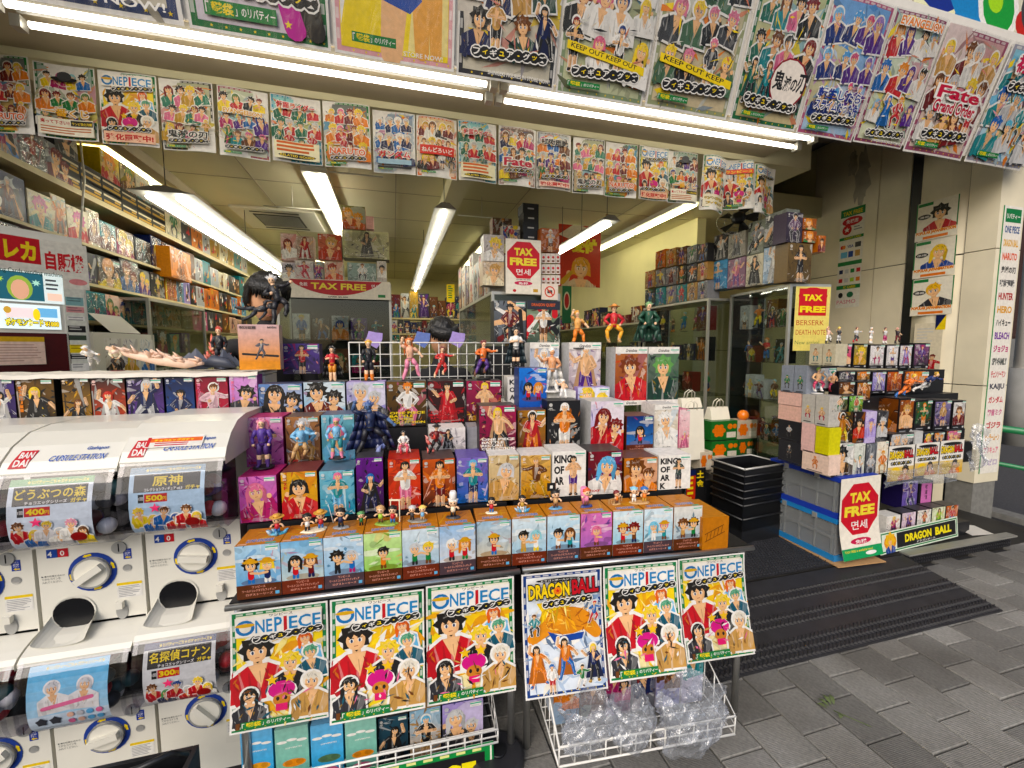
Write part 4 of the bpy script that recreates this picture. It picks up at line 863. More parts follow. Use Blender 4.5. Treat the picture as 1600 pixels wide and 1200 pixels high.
tiers = [
  # side px0 px1 top bottom off depth z0 art body label
  ('L', 374, 434, 744, 815, .2, .15, Z2, A_('bust', 1, 'b04a9a', 'e08ac8', ('pink', 'magenta', 'purple', 'purple'), title='DXF', tcol='red'), 'magenta', 'magenta box with a pink haired bust on the lower tier'),
  ('L', 440, 497, 737, 804, .2, .15, Z2, A_('bust', 2, 'c8902a', 'e0b060', ('hair', 'red', 'red', 'red'), vert='DXF', tcol='red'), 'dred', 'dark red box with a red jacketed bust on the lower tier'),
  ('L', 500, 555, 735, 795, .2, .15, Z2, A_('fig', 3, '3a8aa8', '8ac0d0', ('pink', 'teal', 'sky', 'pink')), '4a6a80', 'teal box with a pink capped creature on the lower tier'),
  ('L', 557, 600, 715, 792, .2, .15, Z2, A_('fig', 4, '1a1024', '6a2a8a', ('blue', 'black', 'navy', 'purple'), tag_=True), '1a1420', 'black box with a violet horned figure on the lower tier'),
  ('L', 607, 658, 717, 792, .2, .15, Z2, A_('fig', 5, 'c02a20', 'd84a2a', ('hair', 'white', 'pink', 'red')), 'b82420', 'bright red box with a white draped figure'),
  ('L', 661, 712, 717, 788, .2, .15, Z2, A_('fig', 6, '2a1a18', 'c85a28', ('hair', 'orange', 'dred', 'black')), '3a1414', 'dark box with orange flames around a top hatted figure'),
  ('R', 714, 763, 715, 786, .2, .15, Z2, A_('fig', 7, '3a6ab0', '8a7ac0', ('sky', 'teal', 'navy', 'blue')), '6a5aa8', 'blue violet box with swirling pale waves'),
  ('R', 764, 812, 711, 775, .2, .14, Z2, A_('bust', 8, 'b89a70', 'dcc8a0', ('lgrey', 'tan', 'brown', 'brown')), 'white', 'beige box with a grey haired bust and white lid'),
  ('R', 814, 861, 711, 775, .2, .14, Z2, A_('fig', 9, 'c08a48', 'e0b878', ('tan', 'brown', 'gold', 'brown')), 'white', 'caramel box with a curled brown figure and white lid'),
  ('R', 863, 916, 705, 775, .2, .14, Z2, KA(('hair', 'skin', 'purple', 'black')), 'white', 'white box with big black letters behind a pink haired mini'),
  ('R', 919, 972, 705, 768, .2, .14, Z2, A_('bust', 11, '2a1a20', '7a3038', ('7ab8e0', 'white', 'purple', 'black'), title='DXF', tcol='red'), '1a1416', 'dark box with a long blue haired bust'),
  ('R', 975, 1027, 715, 773, .2, .14, Z2, A_('two', 12, '5a3018', 'c87a30', ('brown', 'orange', 'orange', 'brown')), '6a3a20', 'brown orange box with warm leaves print'),
  ('R', 1029, 1079, 711, 776, .2, .14, Z2, KA(('hair', '3a4a44', 'dgrey', 'black')), 'white', 'white box with big black letters at the tier end'),
  # tier 3
  ('L', 384, 444, 652, 731, .38, .13, Z3, A_('fig', 21, 'c86ab0', 'e8a8d0', ('pink', 'purple', 'purple', 'purple'), title='DXF', tcol='red'), 'magenta', 'pink box with a violet booted figure, upper tier'),
  ('L', 447, 501, 651, 725, .38, .13, Z3, A_('fig', 22, '5a3a2a', 'a87a58', ('lgrey', 'sky', 'tan', 'brown'), title='DXF', tcol='red'), '4a2a20', 'brown box with a crossed swords figure, upper tier'),
  ('L', 503, 555, 648, 720, .38, .13, Z3, A_('bust', 23, '3a8098', '8abccc', ('pink', 'sky', 'teal', 'pink')), '4a5a78', 'teal box with a round pink capped head, upper tier'),
  ('L', 671, 728, 669, 708, .38, .12, 1.1, A_('fig', 24, 'd8d0d0', 'eee8e4', ('black', 'black', 'grey', 'black'), tag_=False), 'white', 'low white box behind the red flame statue'),
  ('R', 730, 748, 667, 709, .40, .12, 1.1, None, '9a9aa0', 'narrow grey box beside the crimson one'),
  ('R', 749, 807, 634, 708, .3, .12, 1.105, A_('fig', 25, '3a1a28', 'a83a5a', ('blond', 'skin', 'black', 'black'), title=BR), '241418', 'dark crimson box with a yellow spiky haired figure, middle height'),
  ('R', 809, 853, 641, 707, .38, .13, 1.07, A_('fig', 26, '6a4020', 'a87840', ('hair', 'red', 'orange', 'brown'), title='DXF THE GRANDLINE'), '4a2a18', 'brown box with a red shirted standing figure'),
  ('R', 855, 907, 626, 705, .38, .13, 1.07, A_('fig', 27, '0c0c0e', '18181c', ('white', 'orange', 'white', 'white'), tag_=False), '0e0e10', 'black box with an orange and white spiral figure'),
  ('R', 923, 975, 627, 704, .36, .16, 1.075, A_('two', 28, 'a8a0d8', 'e4d8e4', ('7a2a2a', 'red', 'dred', 'red')), 'lgrey', 'lilac box with two red clad figures'),
  ('R', 979, 1021, 650, 715, .36, .13, 1.05, A_('chibi', 29, '5a8ac8', '2a3a70', ('hair', 'red', 'black', 'brown'), band='5a2a1c'), '5a3020', 'blue mini box with a brown band leaning by the white capped boxes'),
  ('R', 1022, 1060, 632, 709, .40, .13, 1.06, GR('bust', 30, 'c8b89a', 'e8e0d4', ('white', 'white', 'sky', 'blue')), 'white', 'white capped box with a spotted hat bust, lower of two'),
  ('R', 1061, 1078, 640, 707, .40, .13, 1.06, A_('fig', 31, 'e0a0a8', 'f0d8d8', ('lgrey', 'pink', 'pink', 'pink')), 'pink', 'narrow pink box at the end of the middle tier'),
  # tier 4
  ('L', 405, 473, 600, 649, .55, .12, Z4, A_('two', 41, '2a3a6a', '7a98c8', ('hair', 'black', 'navy', 'black')), '2a345a', 'navy box with two black haired busts, top tier'),
  ('L', 475, 540, 597, 649, .55, .12, Z4, A_('two', 42, '88b8d4', 'cfe0ea', ('hair', 'dred', 'red', 'black')), '1c1c22', 'sky blue box with a dark cloaked bust, top tier'),
  ('L', 542, 603, 597, 650, .55, .12, Z4, A_('two', 43, '8a80c0', 'd0cce8', ('lgrey', 'dgrey', 'black', 'black')), 'lilac', 'lavender box with two grey haired busts, top tier'),
  ('L', 605, 667, 596, 671, .55, .12, 1.19, A_('fig', 44, '15100e', '6a4a18', ('e8801c', 'white', 'pink', 'orange'), title=BR, tcol='yellow'), '121013', 'black box with an orange haired white dressed figure'),
  ('L', 669, 727, 595, 668, .55, .12, 1.19, A_('fig', 45, '100d0e', '3a1014', ('hair', 'red', 'red', 'white'), title=BR, tcol='red'), '121012', 'black box with a leaping red clad figure'),
  ('R', 729, 784, 595, 665, .55, .12, 1.19, A_('fig', 46, '2a1420', 'a02a50', ('blond', 'skin', 'orange', 'black'), title='BATTLE|RECORD', tcol='gold'), '1a1014', 'dark magenta box with a rayed blond figure'),
  ('R', 811, 855, 575, 642, .48, .12, 1.245, A_('chibi', 47, '3a5ab0', '5a8ad8', ('hair', 'red', 'black', 'gold')), '3a4a80', 'royal blue mini figure box standing on the brown one'),
  ('R', 889, 939, 535, 607, .58, .13, 1.30, GR('fig', 48, 'b0a0a8', 'd8ccd0', ('white', 'skin', 'purple', 'white')), 'lgrey', 'white capped box with a white wild haired figure'),
  ('R', 828, 874, 535, 600, .66, .12, 1.30, GR('fig', 49, '8a98b0', 'c8ccd8', ('white', 'white', 'grey', 'white')), 'lgrey', 'white capped box half hidden by the white statue'),
  ('R', 961, 1011, 542, 631, .56, .12, 1.255, GR('bust', 50, '7a3a2a', 'b87a58', ('7a3a20', 'red', 'purple', 'gold')), 'lgrey', 'white capped box with a red robed praying bust'),
  ('R', 1012, 1061, 542, 631, .56, .12, 1.255, GR('bust', 51, '2a3a38', '6a7a68', ('6fa060', '1e3a30', 'green', 'green')), 'lgrey', 'white capped box with a green haired swordsman bust'),
  ('R', 903, 953, 605, 628, .52, .1, 1.24, A_('two', 52, 'a0a0d8', 'd8d8f0', ('blond', 'lgrey', 'black', 'black')), 'lilac', 'lilac box with two blond heads peeking over another box'),
  ('R', 854, 900, 611, 629, .50, .12, None, None, 'white', 'plain white box under the white haired statue'),
]
for (sd, a0, a1, pt, pb, off, dp, z0, artf, body, lb) in tiers:
    tbox(sd, a0, a1, pt, pb, off, dp, z0=z0, artf=artf, body=body, label=lb, cat='box', group=G2, turn=rg.uniform(-.015, .015))
p = TR(793, 629, .6); q = TR(808, 589, .6); a = Art((q.z - p.z) / (q.x - p.x), 'white')
for i, c in enumerate('KOA'): a.text(c, .2, a.A * (.7 - .3 * i), .6, a.A * .2, 'black', .04)
carton((p.x, p.y, p.z), q.x - p.x, q.z - p.z, .12, R_(-5), a, label='white box spine with three stacked black letters between taller boxes', cat='box', group=G2)
# ---- the two display racks themselves: legs, deck, steps, rail
for nm, ang, org, wd, lb in (('L', 2, (-.52, 1.46), .94, 'white display rack with steps carrying the boxes, nearer the capsule machines'), ('R', 5, (.44, 1.43), .95, 'white display rack with steps carrying the boxes, nearer the entrance')):
    rk = empty('display_rack', (org[0], org[1], 0), R_(-ang)); tag(rk, lb, 'rack', 'stepped display racks')
    MB().box(0, wd, .012, .74, .732, .744).build('deck', 'black_plastic', rk)  # black deck and steps stand in for shade in the gaps between boxes
    MB().box(0, wd - .2 * (nm == 'R'), .19, .74, .7445, .926).build('step', 'black_plastic', rk)
    MB().box(0, wd - .2 * (nm == 'R'), .37, .74, .9265, 1.045).build('step', 'black_plastic', rk)
    MB().box(0, wd - .2 * (nm == 'R'), .54, .74, 1.0455, 1.185).build('step', 'black_plastic', rk)
    MB().tube([(-.005, -.004, .738), (wd + .005, -.004, .738)], .010, 10).build('front_rail', 'silver', rk)
    for x in (.02, wd - .02):
        for y in (.03, .7): MB().tube([(x, y, 0), (x, y, .715)], .014, 10).build('leg', 'silver', rk)
    MB().box(.02, wd - .02, .45, .47, .12, .7).build('back_panel', 'dark_void', rk)
# ---- posters hanging down the front of the racks
fp = [(361, 514, 950, 1145, 'L', 'green edged crew poster with film creased over its foot'), (516, 662, 932, 1132, 'L', 'green edged crew poster, middle of the three on the capsule machine side'), (665, 801, 910, 1096, 'L', 'green edged crew poster just before the gap between the racks'),
      (814, 937, 895, 1082, 'D', 'blue edged poster with a big yellow and red title'), (939, 1053, 885, 1062, 'R', 'green edged crew poster between the blue edged one and the last'), (1056, 1157, 870, 1034, 'R', 'green edged crew poster at the outer end, over the paving')]
for i, (a0, a1, pt, pb, k, lb) in enumerate(fp):
    sd = 'L' if i < 3 else 'R'; f = TL if sd == 'L' else TR; ang = 2 if sd == 'L' else 5
    off = -.03 if i != 2 else -.022
    p, q = f(a0, 1000, off), f(a1, 1000, off); wd = math.hypot(p.x - q.x, p.y - q.y); ztop = .735
    A = db_poster(7) if k == 'D' else op_poster(40 + i); fs_ = .9; A.p = [([(u, v_ * fs_) for u, v_ in pts], c, l) for pts, c, l in A.p]; A.A *= fs_; h = A.A * wd
    lean = (.05, .06, .05, .085, .09, .08)[i]; rr = random.Random(i)
    bend = (lambda l, s: lambda u, v: (0, -l * (1 - v) ** 1.6, 0))(lean, i)
    poster(A, wd, (p.x, p.y, ztop - h), (0, R_([0, .5, .6, .2, .5, -.3][i]), R_(-ang)), lb, 'posters hung on the front of the racks', cuts=10, axis=1, bend=bend, film=(i in (0, 5)), fmat='film')
# ================================================================== FIGURINES
def figurine(p, h, pal, pose, label, rz=0.0, base='black', cape=None, hat=None, long_hair=None, tilt=0.0, spin=0.0, group='display figurines', wide=1.0, fx=None, name='figurine', nbase=.2):
    root = empty(name, p, rz); tag(root, label, 'figurine', group)
    hair, top, bot, shoe = pal[:4]; skin = pal[4] if len(pal) > 4 else 'skin'; P = POSES[pose % len(POSES)]
    rr = random.Random(label); yy = lambda: rr.uniform(-.06, .02)
    Mx = Matrix.Translation((0, 0, .5 * h)) @ Matrix.Rotation(tilt, 4, 'X') @ Matrix.Rotation(spin, 4, 'Y') @ Matrix.Translation((0, 0, -.5 * h))
    g = lambda x, y, z: tuple(Mx @ Vector((x * h * wide, y * h, z * h + .012 * h)))
    b = MB()
    for sgn, (kn, ft) in ((-1, P['l']), (1, P['r'])):
        ky = -.05 if abs(kn[0]) > .1 else -.01
        b.tube([g(sgn * .05, 0, .48), g((kn[0] + sgn * .05) / 2, ky * .6, (kn[1] + .48) / 2), g(kn[0], ky, kn[1])], [.06 * h, .058 * h, .045 * h], 8, C(bot))
        b.tube([g(kn[0], ky, kn[1] + .01), g((kn[0] + ft[0]) / 2, ky * .4 + .01, (kn[1] + ft[1]) / 2), g(ft[0], .0, ft[1] + .01)], [.046 * h, .042 * h, .03 * h], 8, C(bot if pose % 3 else skin))
        b.tube([g(ft[0], .02, ft[1] + .012), g(ft[0] + sgn * .01, -.08, ft[1] + .004)], [.032 * h, .024 * h], 8, C(shoe))
    b.tube([g(0, 0, .45), g(0, 0, .53), g(0, -.01, .64), g(0, 0, .75), g(0, 0, .79)], [.08 * h, .072 * h, .092 * h, .1 * h, .05 * h], 10, C(top))
    b.tube([g(0, 0, .5), g(0, 0, .525)], .078 * h, 10, C(mixc(bot, 'black', .4)))
    b.tube([g(0, 0, .77), g(P.get('h', 0) * .5, -.005, .84)], .036 * h, 8, C(skin))
    for sgn, (el, hd) in ((-1, P['a']), (1, P['b'])):
        ey = yy(); hy = ey - .06
        b.tube([g(sgn * .09, 0, .75), g((sgn * .09 + el[0]) / 2, ey / 2, (.75 + el[1]) / 2), g(el[0], ey, el[1])], [.046 * h, .042 * h, .034 * h], 8, C(top))
        b.tube([g(el[0], ey, el[1]), g(hd[0], hy, hd[1])], [.035 * h, .026 * h], 8, C(skin if pose % 2 else top)); b.ball(g(hd[0], hy, hd[1]), .034 * h, 8, 5, C(skin))
    hc = g(P.get('h', 0), -.01, .89); b.ball(hc, (.062 * h, .066 * h, .076 * h), 12, 8, C(skin))
    for sg_ in (-1, 1): b.ball((hc[0] + sg_ * .024 * h, hc[1] - .06 * h, hc[2]), (.012 * h, .008 * h, .014 * h), 6, 4, C('black'))
    b.tube([g(0, -.002, .755), g(0, -.002, .785)], [.075 * h, .05 * h], 10, C(mixc(top, 'white', .45)), caps=False)
    for sgn, (kn, ft) in ((-1, P['l']), (1, P['r'])): b.tube([g(kn[0] * .6 + ft[0] * .4, .005, kn[1] * .6 + ft[1] * .4), g(ft[0], .0, ft[1] + .03)], [.05 * h, .042 * h], 8, C(shoe), caps=False)
    for k in range(5): sx_ = rr.uniform(-.06, .06); b.tube([g(sx_, -.09, .56 + .03 * k), g(sx_ + rr.uniform(-.03, .03), -.095, .62 + .03 * k)], [.008 * h, .004 * h], 4, C(mixc(top, rr.choice(['black', 'white', 'gold']), .5)))
    b.build('body', 'paint', root)
    m = MB(); hv = Vector(hc)
    m.ball(hv + Vector((0, .015 * h, .02 * h)), (.072 * h, .07 * h, .075 * h), 12, 8, C(hair))
    for k in range(26):
        an = rr.uniform(0, 6.28); el = rr.uniform(.1, 1.4)
        d = Vector((math.cos(an) * math.cos(el), abs(math.sin(an)) * math.cos(el) * .9 - .25, math.sin(el) + .2)).normalized()
        m.tube([hv + d * .05 * h, hv + d * .085 * h, hv + d * rr.uniform(.1, .135) * h], [.026 * h, .017 * h, .001 * h], 5, C(mixc(hair, rr.choice(['white', 'black']), rr.uniform(0, .3))), caps=False)
    if long_hair:
        for k in range(5): m.tube([hv + Vector(((k - 2) * .03 * h, .05 * h, .02 * h)), hv + Vector(((k - 2) * .045 * h, .1 * h, -.15 * h)), hv + Vector(((k - 2) * .05 * h, .07 * h, -long_hair * h))], [.03 * h, .032 * h, .004 * h], 6, C(hair))
    m.build('hair', 'paint', root)
    if cape:
        m = MB(); n = 7
        for k in range(n):
            for r_ in range(4):
                q = []
                for (kk, rr_) in ((k, r_), (k + 1, r_), (k + 1, r_ + 1), (k, r_ + 1)):
                    t = kk / n - .5; f_ = rr_ / 4; wx = (.24 + .34 * f_) * t; q.append(g(wx, .07 + .05 * f_ - .1 * (2 * t) ** 2 + .015 * math.sin(kk * 2.4) * f_, .79 - .68 * f_))
                m.face(q, C(cape), True)
        o = m.build('cape', 'paint', root); sm_ = o.modifiers.new('thick', 'SOLIDIFY'); sm_.thickness = .012 * h
    if hat:
        m = MB(); z = hc[2] + .045 * h; m.tube([(hc[0], hc[1], z), (hc[0], hc[1], z + .012 * h)], .14 * h, 16, C(hat)); m.tube([(hc[0], hc[1], z), (hc[0], hc[1], z + .05 * h), (hc[0], hc[1], z + .075 * h)], [.075 * h, .068 * h, .03 * h], 14, C(hat)); m.build('hat', 'paint', root)
    if fx:
        m = MB(); col, kind = fx
        for k in range(14 if kind == 'flame' else 8):
            an = rr.uniform(0, 6.28); r0 = rr.uniform(.1, .28) * h; z0 = rr.uniform(.02, .6 if kind == 'flame' else .3) * h
            s0 = Vector((math.cos(an) * r0, math.sin(an) * r0 * .6 + .05 * h, z0)); up = Vector((math.cos(an) * .1, .05, rr.uniform(.12, .3))) * h
            m.tube([s0, s0 + up * .4 + Vector((rr.uniform(-.05, .05) * h, 0, 0)), s0 + up], [.05 * h, .045 * h, .002 * h], 6, C(mixc(col, 'white', rr.uniform(0, .4))))
        m.build('effect', 'paint', root)
    if base:
        m = MB(); n = 20; m.tube([(0, 0, 0), (0, 0, .018 * h), (0, 0, .024 * h)], [nbase * h, nbase * h, nbase * .93 * h], 20, C(base)); m.build('base', 'paint', root)
    return root
def mini(p, h, pals, label, base=None, rz=0, prop=None):
    """small big-headed figures on one scenic base"""
    root = empty('mini_figure', p, rz); tag(root, label, 'figurine', 'mini figures on the front boxes')
    rr = random.Random(label)
    for i, pal in enumerate(pals):
        x = (i - (len(pals) - 1) / 2) * .62 * h; b = MB(); z = .06 * h; fl = 1 if i == 0 else -1
        for s_ in (-1, 1):
            b.tube([(x + s_ * .08 * h, 0, z), (x + s_ * .07 * h, -.02 * h, z + .13 * h), (x + s_ * .06 * h, 0, z + .26 * h)], [.05 * h, .055 * h, .06 * h], 8, C(pal[2]))
            b.tube([(x + s_ * .12 * h, 0, z + .44 * h), (x + s_ * .22 * h, -.05 * h, z + (.36 + .1 * rr.random()) * h), (x + s_ * rr.uniform(.2, .34) * h, -.14 * h, z + rr.uniform(.3, .62) * h)], [.05 * h, .042 * h, .045 * h], 8, C('skin'))
        b.tube([(x, 0, z + .22 * h), (x, 0, z + .34 * h), (x, 0, z + .48 * h)], [.11 * h, .12 * h, .09 * h], 10, C(pal[1]))
        hc = (x, 0, z + .66 * h); b.ball(hc, (.2 * h, .18 * h, .19 * h), 12, 8, C('skin'))
        for s_ in (-1, 1): b.ball((x + s_ * .075 * h, -.17 * h, hc[2] + .01 * h), (.03 * h, .02 * h, .045 * h), 6, 4, C('black'))
        b.build('body', 'paint', root)
        m = MB(); m.ball((x, .03 * h, hc[2] + .06 * h), (.215 * h, .19 * h, .18 * h), 12, 8, C(pal[0]))
        for k in range(9):
            an = 6.28 * k / 9; m.tube([(x + math.cos(an) * .12 * h, .03 * h + math.sin(an) * .1 * h, hc[2] + .12 * h), (x + math.cos(an) * .26 * h, .04 * h + math.sin(an) * .22 * h, hc[2] + rr.uniform(-.02, .2) * h)], [.07 * h, .003 * h], 5, C(pal[0]))
        m.build('hair', 'paint', root)
        if len(pal) > 3 and pal[3] == 'hat':
            m = MB(); m.tube([(x, .02 * h, hc[2] + .13 * h), (x, .02 * h, hc[2] + .16 * h)], .33 * h, 18, C('d9a13b')); m.tube([(x, .02 * h, hc[2] + .14 * h), (x, .02 * h, hc[2] + .26 * h), (x, .02 * h, hc[2] + .3 * h)], [.19 * h, .17 * h, .06 * h], 14, C('d9a13b')); m.build('hat', 'paint', root)
    if base:
        m = MB(); n = 18; R0 = (.36 + .26 * (len(pals) - 1)) * h
        vs = []
        for k in range(n): an = 6.28 * k / n; r0 = R0 * rr.uniform(.88, 1.08); vs.append((math.cos(an) * r0, math.sin(an) * r0 * .55))
        m.mesh([(x, y, 0) for x, y in vs] + [(x * .85, y * .85, .065 * h) for x, y in vs], [(k, (k + 1) % n, n + (k + 1) % n, n + k) for k in range(n)] + [tuple(range(n, 2 * n))], C(base)); m.build('base', 'paint', root)
    if prop:
        m = MB()
        if prop == 'door': m.box(.15 * h, .2 * h, .1 * h, .14 * h, .05 * h, 1.15 * h, C('cream')); m.box(.6 * h, .65 * h, .1 * h, .14 * h, .05 * h, 1.15 * h, C('cream')); m.box(.12 * h, .68 * h, .09 * h, .15 * h, 1.15 * h, 1.22 * h, C('cream'))
        elif prop == 'wave':
            for k in range(8): an = rr.uniform(0, 6.28); m.tube([(math.cos(an) * .3 * h, math.sin(an) * .2 * h, 0), (math.cos(an) * .4 * h, math.sin(an) * .25 * h, .14 * h), (math.cos(an) * .5 * h, math.sin(an) * .2 * h, .22 * h)], [.1 * h, .07 * h, .01 * h], 6, C(mixc('2f9ac8', 'white', rr.random() * .5)))
        elif prop == 'chef': m.tube([(0, .02 * h, .75 * h), (0, .02 * h, 1.15 * h), (0, .02 * h, 1.25 * h)], [.16 * h, .17 * h, .12 * h], 12, C('white'))
        elif prop == 'blossom': m.tube([(.0, .12 * h, .1 * h), (-.05 * h, .12 * h, .6 * h), (-.1 * h, .12 * h, .95 * h)], [.14 * h, .2 * h, .15 * h], 10, C('e88ab8'))
        elif prop == 'rail':
            for k in range(6): m.box((-.6 + .24 * k) * h, (-.55 + .24 * k) * h, .1 * h, .14 * h, .05 * h, .35 * h, C('tan'))
            m.box(-.62 * h, .68 * h, .09 * h, .15 * h, .35 * h, .4 * h, C('tan'))
        elif prop == 'flag': m.box(.0, .04 * h, .1 * h, .13 * h, 0, 1.3 * h, C('brown')); m.box(-.4 * h, 0, .11 * h, .12 * h, .85 * h, 1.25 * h, C('black')); m.box(-.26 * h, -.12 * h, .1 * h, .109 * h, .98 * h, 1.12 * h, C('white'))
        elif prop == 'sword': m.tube([(-.3 * h, -.1 * h, .3 * h), (-.5 * h, -.12 * h, 1.2 * h)], [.025 * h, .01 * h], 6, C('lgrey'))
        m.build('prop', 'paint', root)
    return root
def tpos(sd, px, py, off, z=None):
    q = (TL if sd == 'L' else TR)(px, py, off)
    return (q.x, q.y, q.z if z is None else z)
ZT = .9245
H_ = ('hair', 'red', 'blue', 'hat')
for sd, px, h, pals, lb, base, prop in (
    ('L', 432, .068, [H_], 'straw hatted mini on a splashing blue wave base', '3aa0c0', 'wave'), ('L', 490, .068, [('hair', 'white', 'black'), H_], 'pair of minis on a cream plinth, one in a straw hat', 'cream', None), ('L', 532, .075, [('black', 'navy', 'black')], 'dark clad mini with a raised sword', 'grey', 'sword'),
    ('L', 564, .055, [('5f9f5f', 'green', 'black')], 'tiny green haired mini between two scenes', None, None), ('L', 604, .07, [('tan', 'lime', 'brown'), ('hair', 'red', 'blue')], 'two minis on a grassy base beside a door frame', '8aa83a', 'door'), ('L', 652, .06, [('lgrey', 'dgrey', 'black'), ('blond', 'sky', 'tan')], 'grey and blond minis on a round rock base', '8a8a80', None),
    ('L', 708, .08, [('white', 'cream', 'black')], 'mini with a tall white chef hat', 'dgrey', 'chef'), ('R', 768, .065, [('hair', 'red', 'blue')], 'red vested mini with raised arms on a low tray', 'cream', None), ('R', 816, .065, [('hair', 'gold', 'white')], 'mini on a clear ringed base with gold shorts', 'lgrey', 'wave'),
    ('R', 868, .08, [('hair', 'tan', 'brown')], 'mini with a black pirate flag on a blue mound', '5a98c0', 'flag'), ('R', 916, .08, [('e0602a', 'pink', 'brown')], 'orange haired mini with a pink column on a navy base', '2a3a80', 'blossom'), ('R', 963, .06, [('7a1f1f', 'orange', 'brown')], 'orange clad mini by a small wooden railing', 'tan', 'rail'), ('R', 998, .07, [('8ac8e0', 'white', 'white'), ('blue', 'orange', 'gold')], 'pale blue haired mini beside a blue capped one', 'tan', None)):
    mini(tpos(sd, px, 800, .09, ZT), h, pals, lb, base, random.Random(px).uniform(-.3, .3), prop)
# larger statues on the tiers and along the back
sp = lambda sd, px, pb, off: tpos(sd, px, pb, off)
figurine(sp('L', 412, 730, .3), .185, ('pink', '5a3a9a', 'purple', 'purple'), 0, 'pink haired statue with purple boots before the pink box', base='black', long_hair=.4, wide=1.15)
figurine(sp('L', 472, 726, .33), .17, ('lgrey', 'sky', 'tan', 'brown'), 2, 'grey haired statue with crossed pale swords before the brown box', base='dgrey')
figurine(sp('L', 527, 716, .32), .16, ('pink', 'sky', 'teal', 'pink', 'tan'), 0, 'stout pink capped creature statue before the teal box', base='black', wide=1.5)
figurine(sp('L', 580, 712, .3), .22, ('3a5a9a', '1c2a50', '1a1a24', 'black', '4a6a9a'), 5, 'dark blue horned dragon statue on the black box', base='black', wide=1.5, cape='navy', fx=('3a5ab0', 'wave'))
figurine(sp('L', 631, 712, .28), .1, ('hair', 'white', 'e86a80', 'red'), 4, 'small seated statue in a white and pink robe on the red box', base='white', cape='white')
figurine(sp('L', 682, 712, .3), .13, ('hair', 'dred', 'black', 'black'), 2, 'top hatted statue wrapped in red flames', base='7a1a14', fx=('c8301c', 'flame'), hat='black')
figurine(sp('R', 880, 628, .40), .12, ('white', 'skin', 'white', 'white'), 1, 'white clad statue reaching out its arms on the black box', base=None, tilt=-.9, spin=.3)
figurine(sp('R', 862, 612, .5), .21, ('white', 'e0a070', 'lgrey', 'white', 'e8a878'), 1, 'white wild haired bare chested statue on a white box', base='white', wide=1.15, cape='white')
figurine(tpos('R', 958, 541, .58, 1.556), .21, ('7a3a20', 'red', 'f0a818', 'tan'), 4, 'seated statue in a red jacket and yellow shorts', base=None, hat='d9913b', wide=1.25)
figurine(tpos('R', 1012, 541, .6, 1.556), .23, ('6fa060', '20503a', '1c4434', 'black'), 4, 'seated green robed statue with a sword across its lap', base=None, wide=1.3, cape='1c4434')
figurine(tpos('R', 902, 535, .6, 1.545), .19, ('e8a030', 'e8a858', 'orange', 'brown'), 5, 'orange haired statue raising one arm beside the seated ones', base='dgrey')
# ================================================================== CAPSULE MACHINES
def profile(mb, prof, x0, x1, col=None, smooth=True, n=1):
    for k in range(len(prof) - 1):
        (ya, za), (yb, zb) = prof[k], prof[k + 1]
        mb.face([(x0, ya, za), (x1, ya, za), (x1, yb, zb), (x0, yb, zb)], col, smooth)
def arc(c, r, a0, a1, n): return [(c[0] + r * math.cos(a0 + (a1 - a0) * k / n), c[1] + r * math.sin(a0 + (a1 - a0) * k / n)) for k in range(n + 1)]
WG = .296
def ring(mb, cx, cz, r0, r1, y, n=24, y2=None, col=None):
    y2 = y if y2 is None else y2
    for k in range(n):
        a, b_ = 6.2832 * k / n, 6.2832 * (k + 1) / n
        mb.face([(cx + r0 * math.cos(a), y2, cz + r0 * math.sin(a)), (cx + r1 * math.cos(a), y, cz + r1 * math.sin(a)), (cx + r1 * math.cos(b_), y, cz + r1 * math.sin(b_)), (cx + r0 * math.cos(b_), y2, cz + r0 * math.sin(b_))][::-1], col, True)
def disc(mb, cx, cz, rx, rz, y, n=20, col=None): mb.face([(cx + rx * math.cos(6.2832 * k / n), y, cz + rz * math.sin(6.2832 * k / n)) for k in range(n)], col)
mat('navy_ring', '1c3a8c', rough=.3); mat('grey_plastic', 'a9a9a6', rough=.35, metal=.4); mat('chute_dark', '101114', rough=.25)
def a_sheet(a, wid, prof, x, name, parent, s0=.004, up=.0012):
    """lay a print on the curved hood, starting at its front edge"""
    pr = prof[::-1]
    def on(d):
        for k in range(len(pr) - 1):
            l = math.hypot(pr[k + 1][0] - pr[k][0], pr[k + 1][1] - pr[k][1])
            if d <= l: t = d / l; return (pr[k][0] + (pr[k + 1][0] - pr[k][0]) * t, pr[k][1] + (pr[k + 1][1] - pr[k][1]) * t)
            d -= l
        return pr[-1]
    H = a.A * wid
    def bend(u, v): y, z = on(s0 + v * H); return (0, y - up, z - v * H + up)
    a.mesh(wid, cuts=10, axis=1, bend=bend).build(name, 'print', parent, (x, 0, 0))
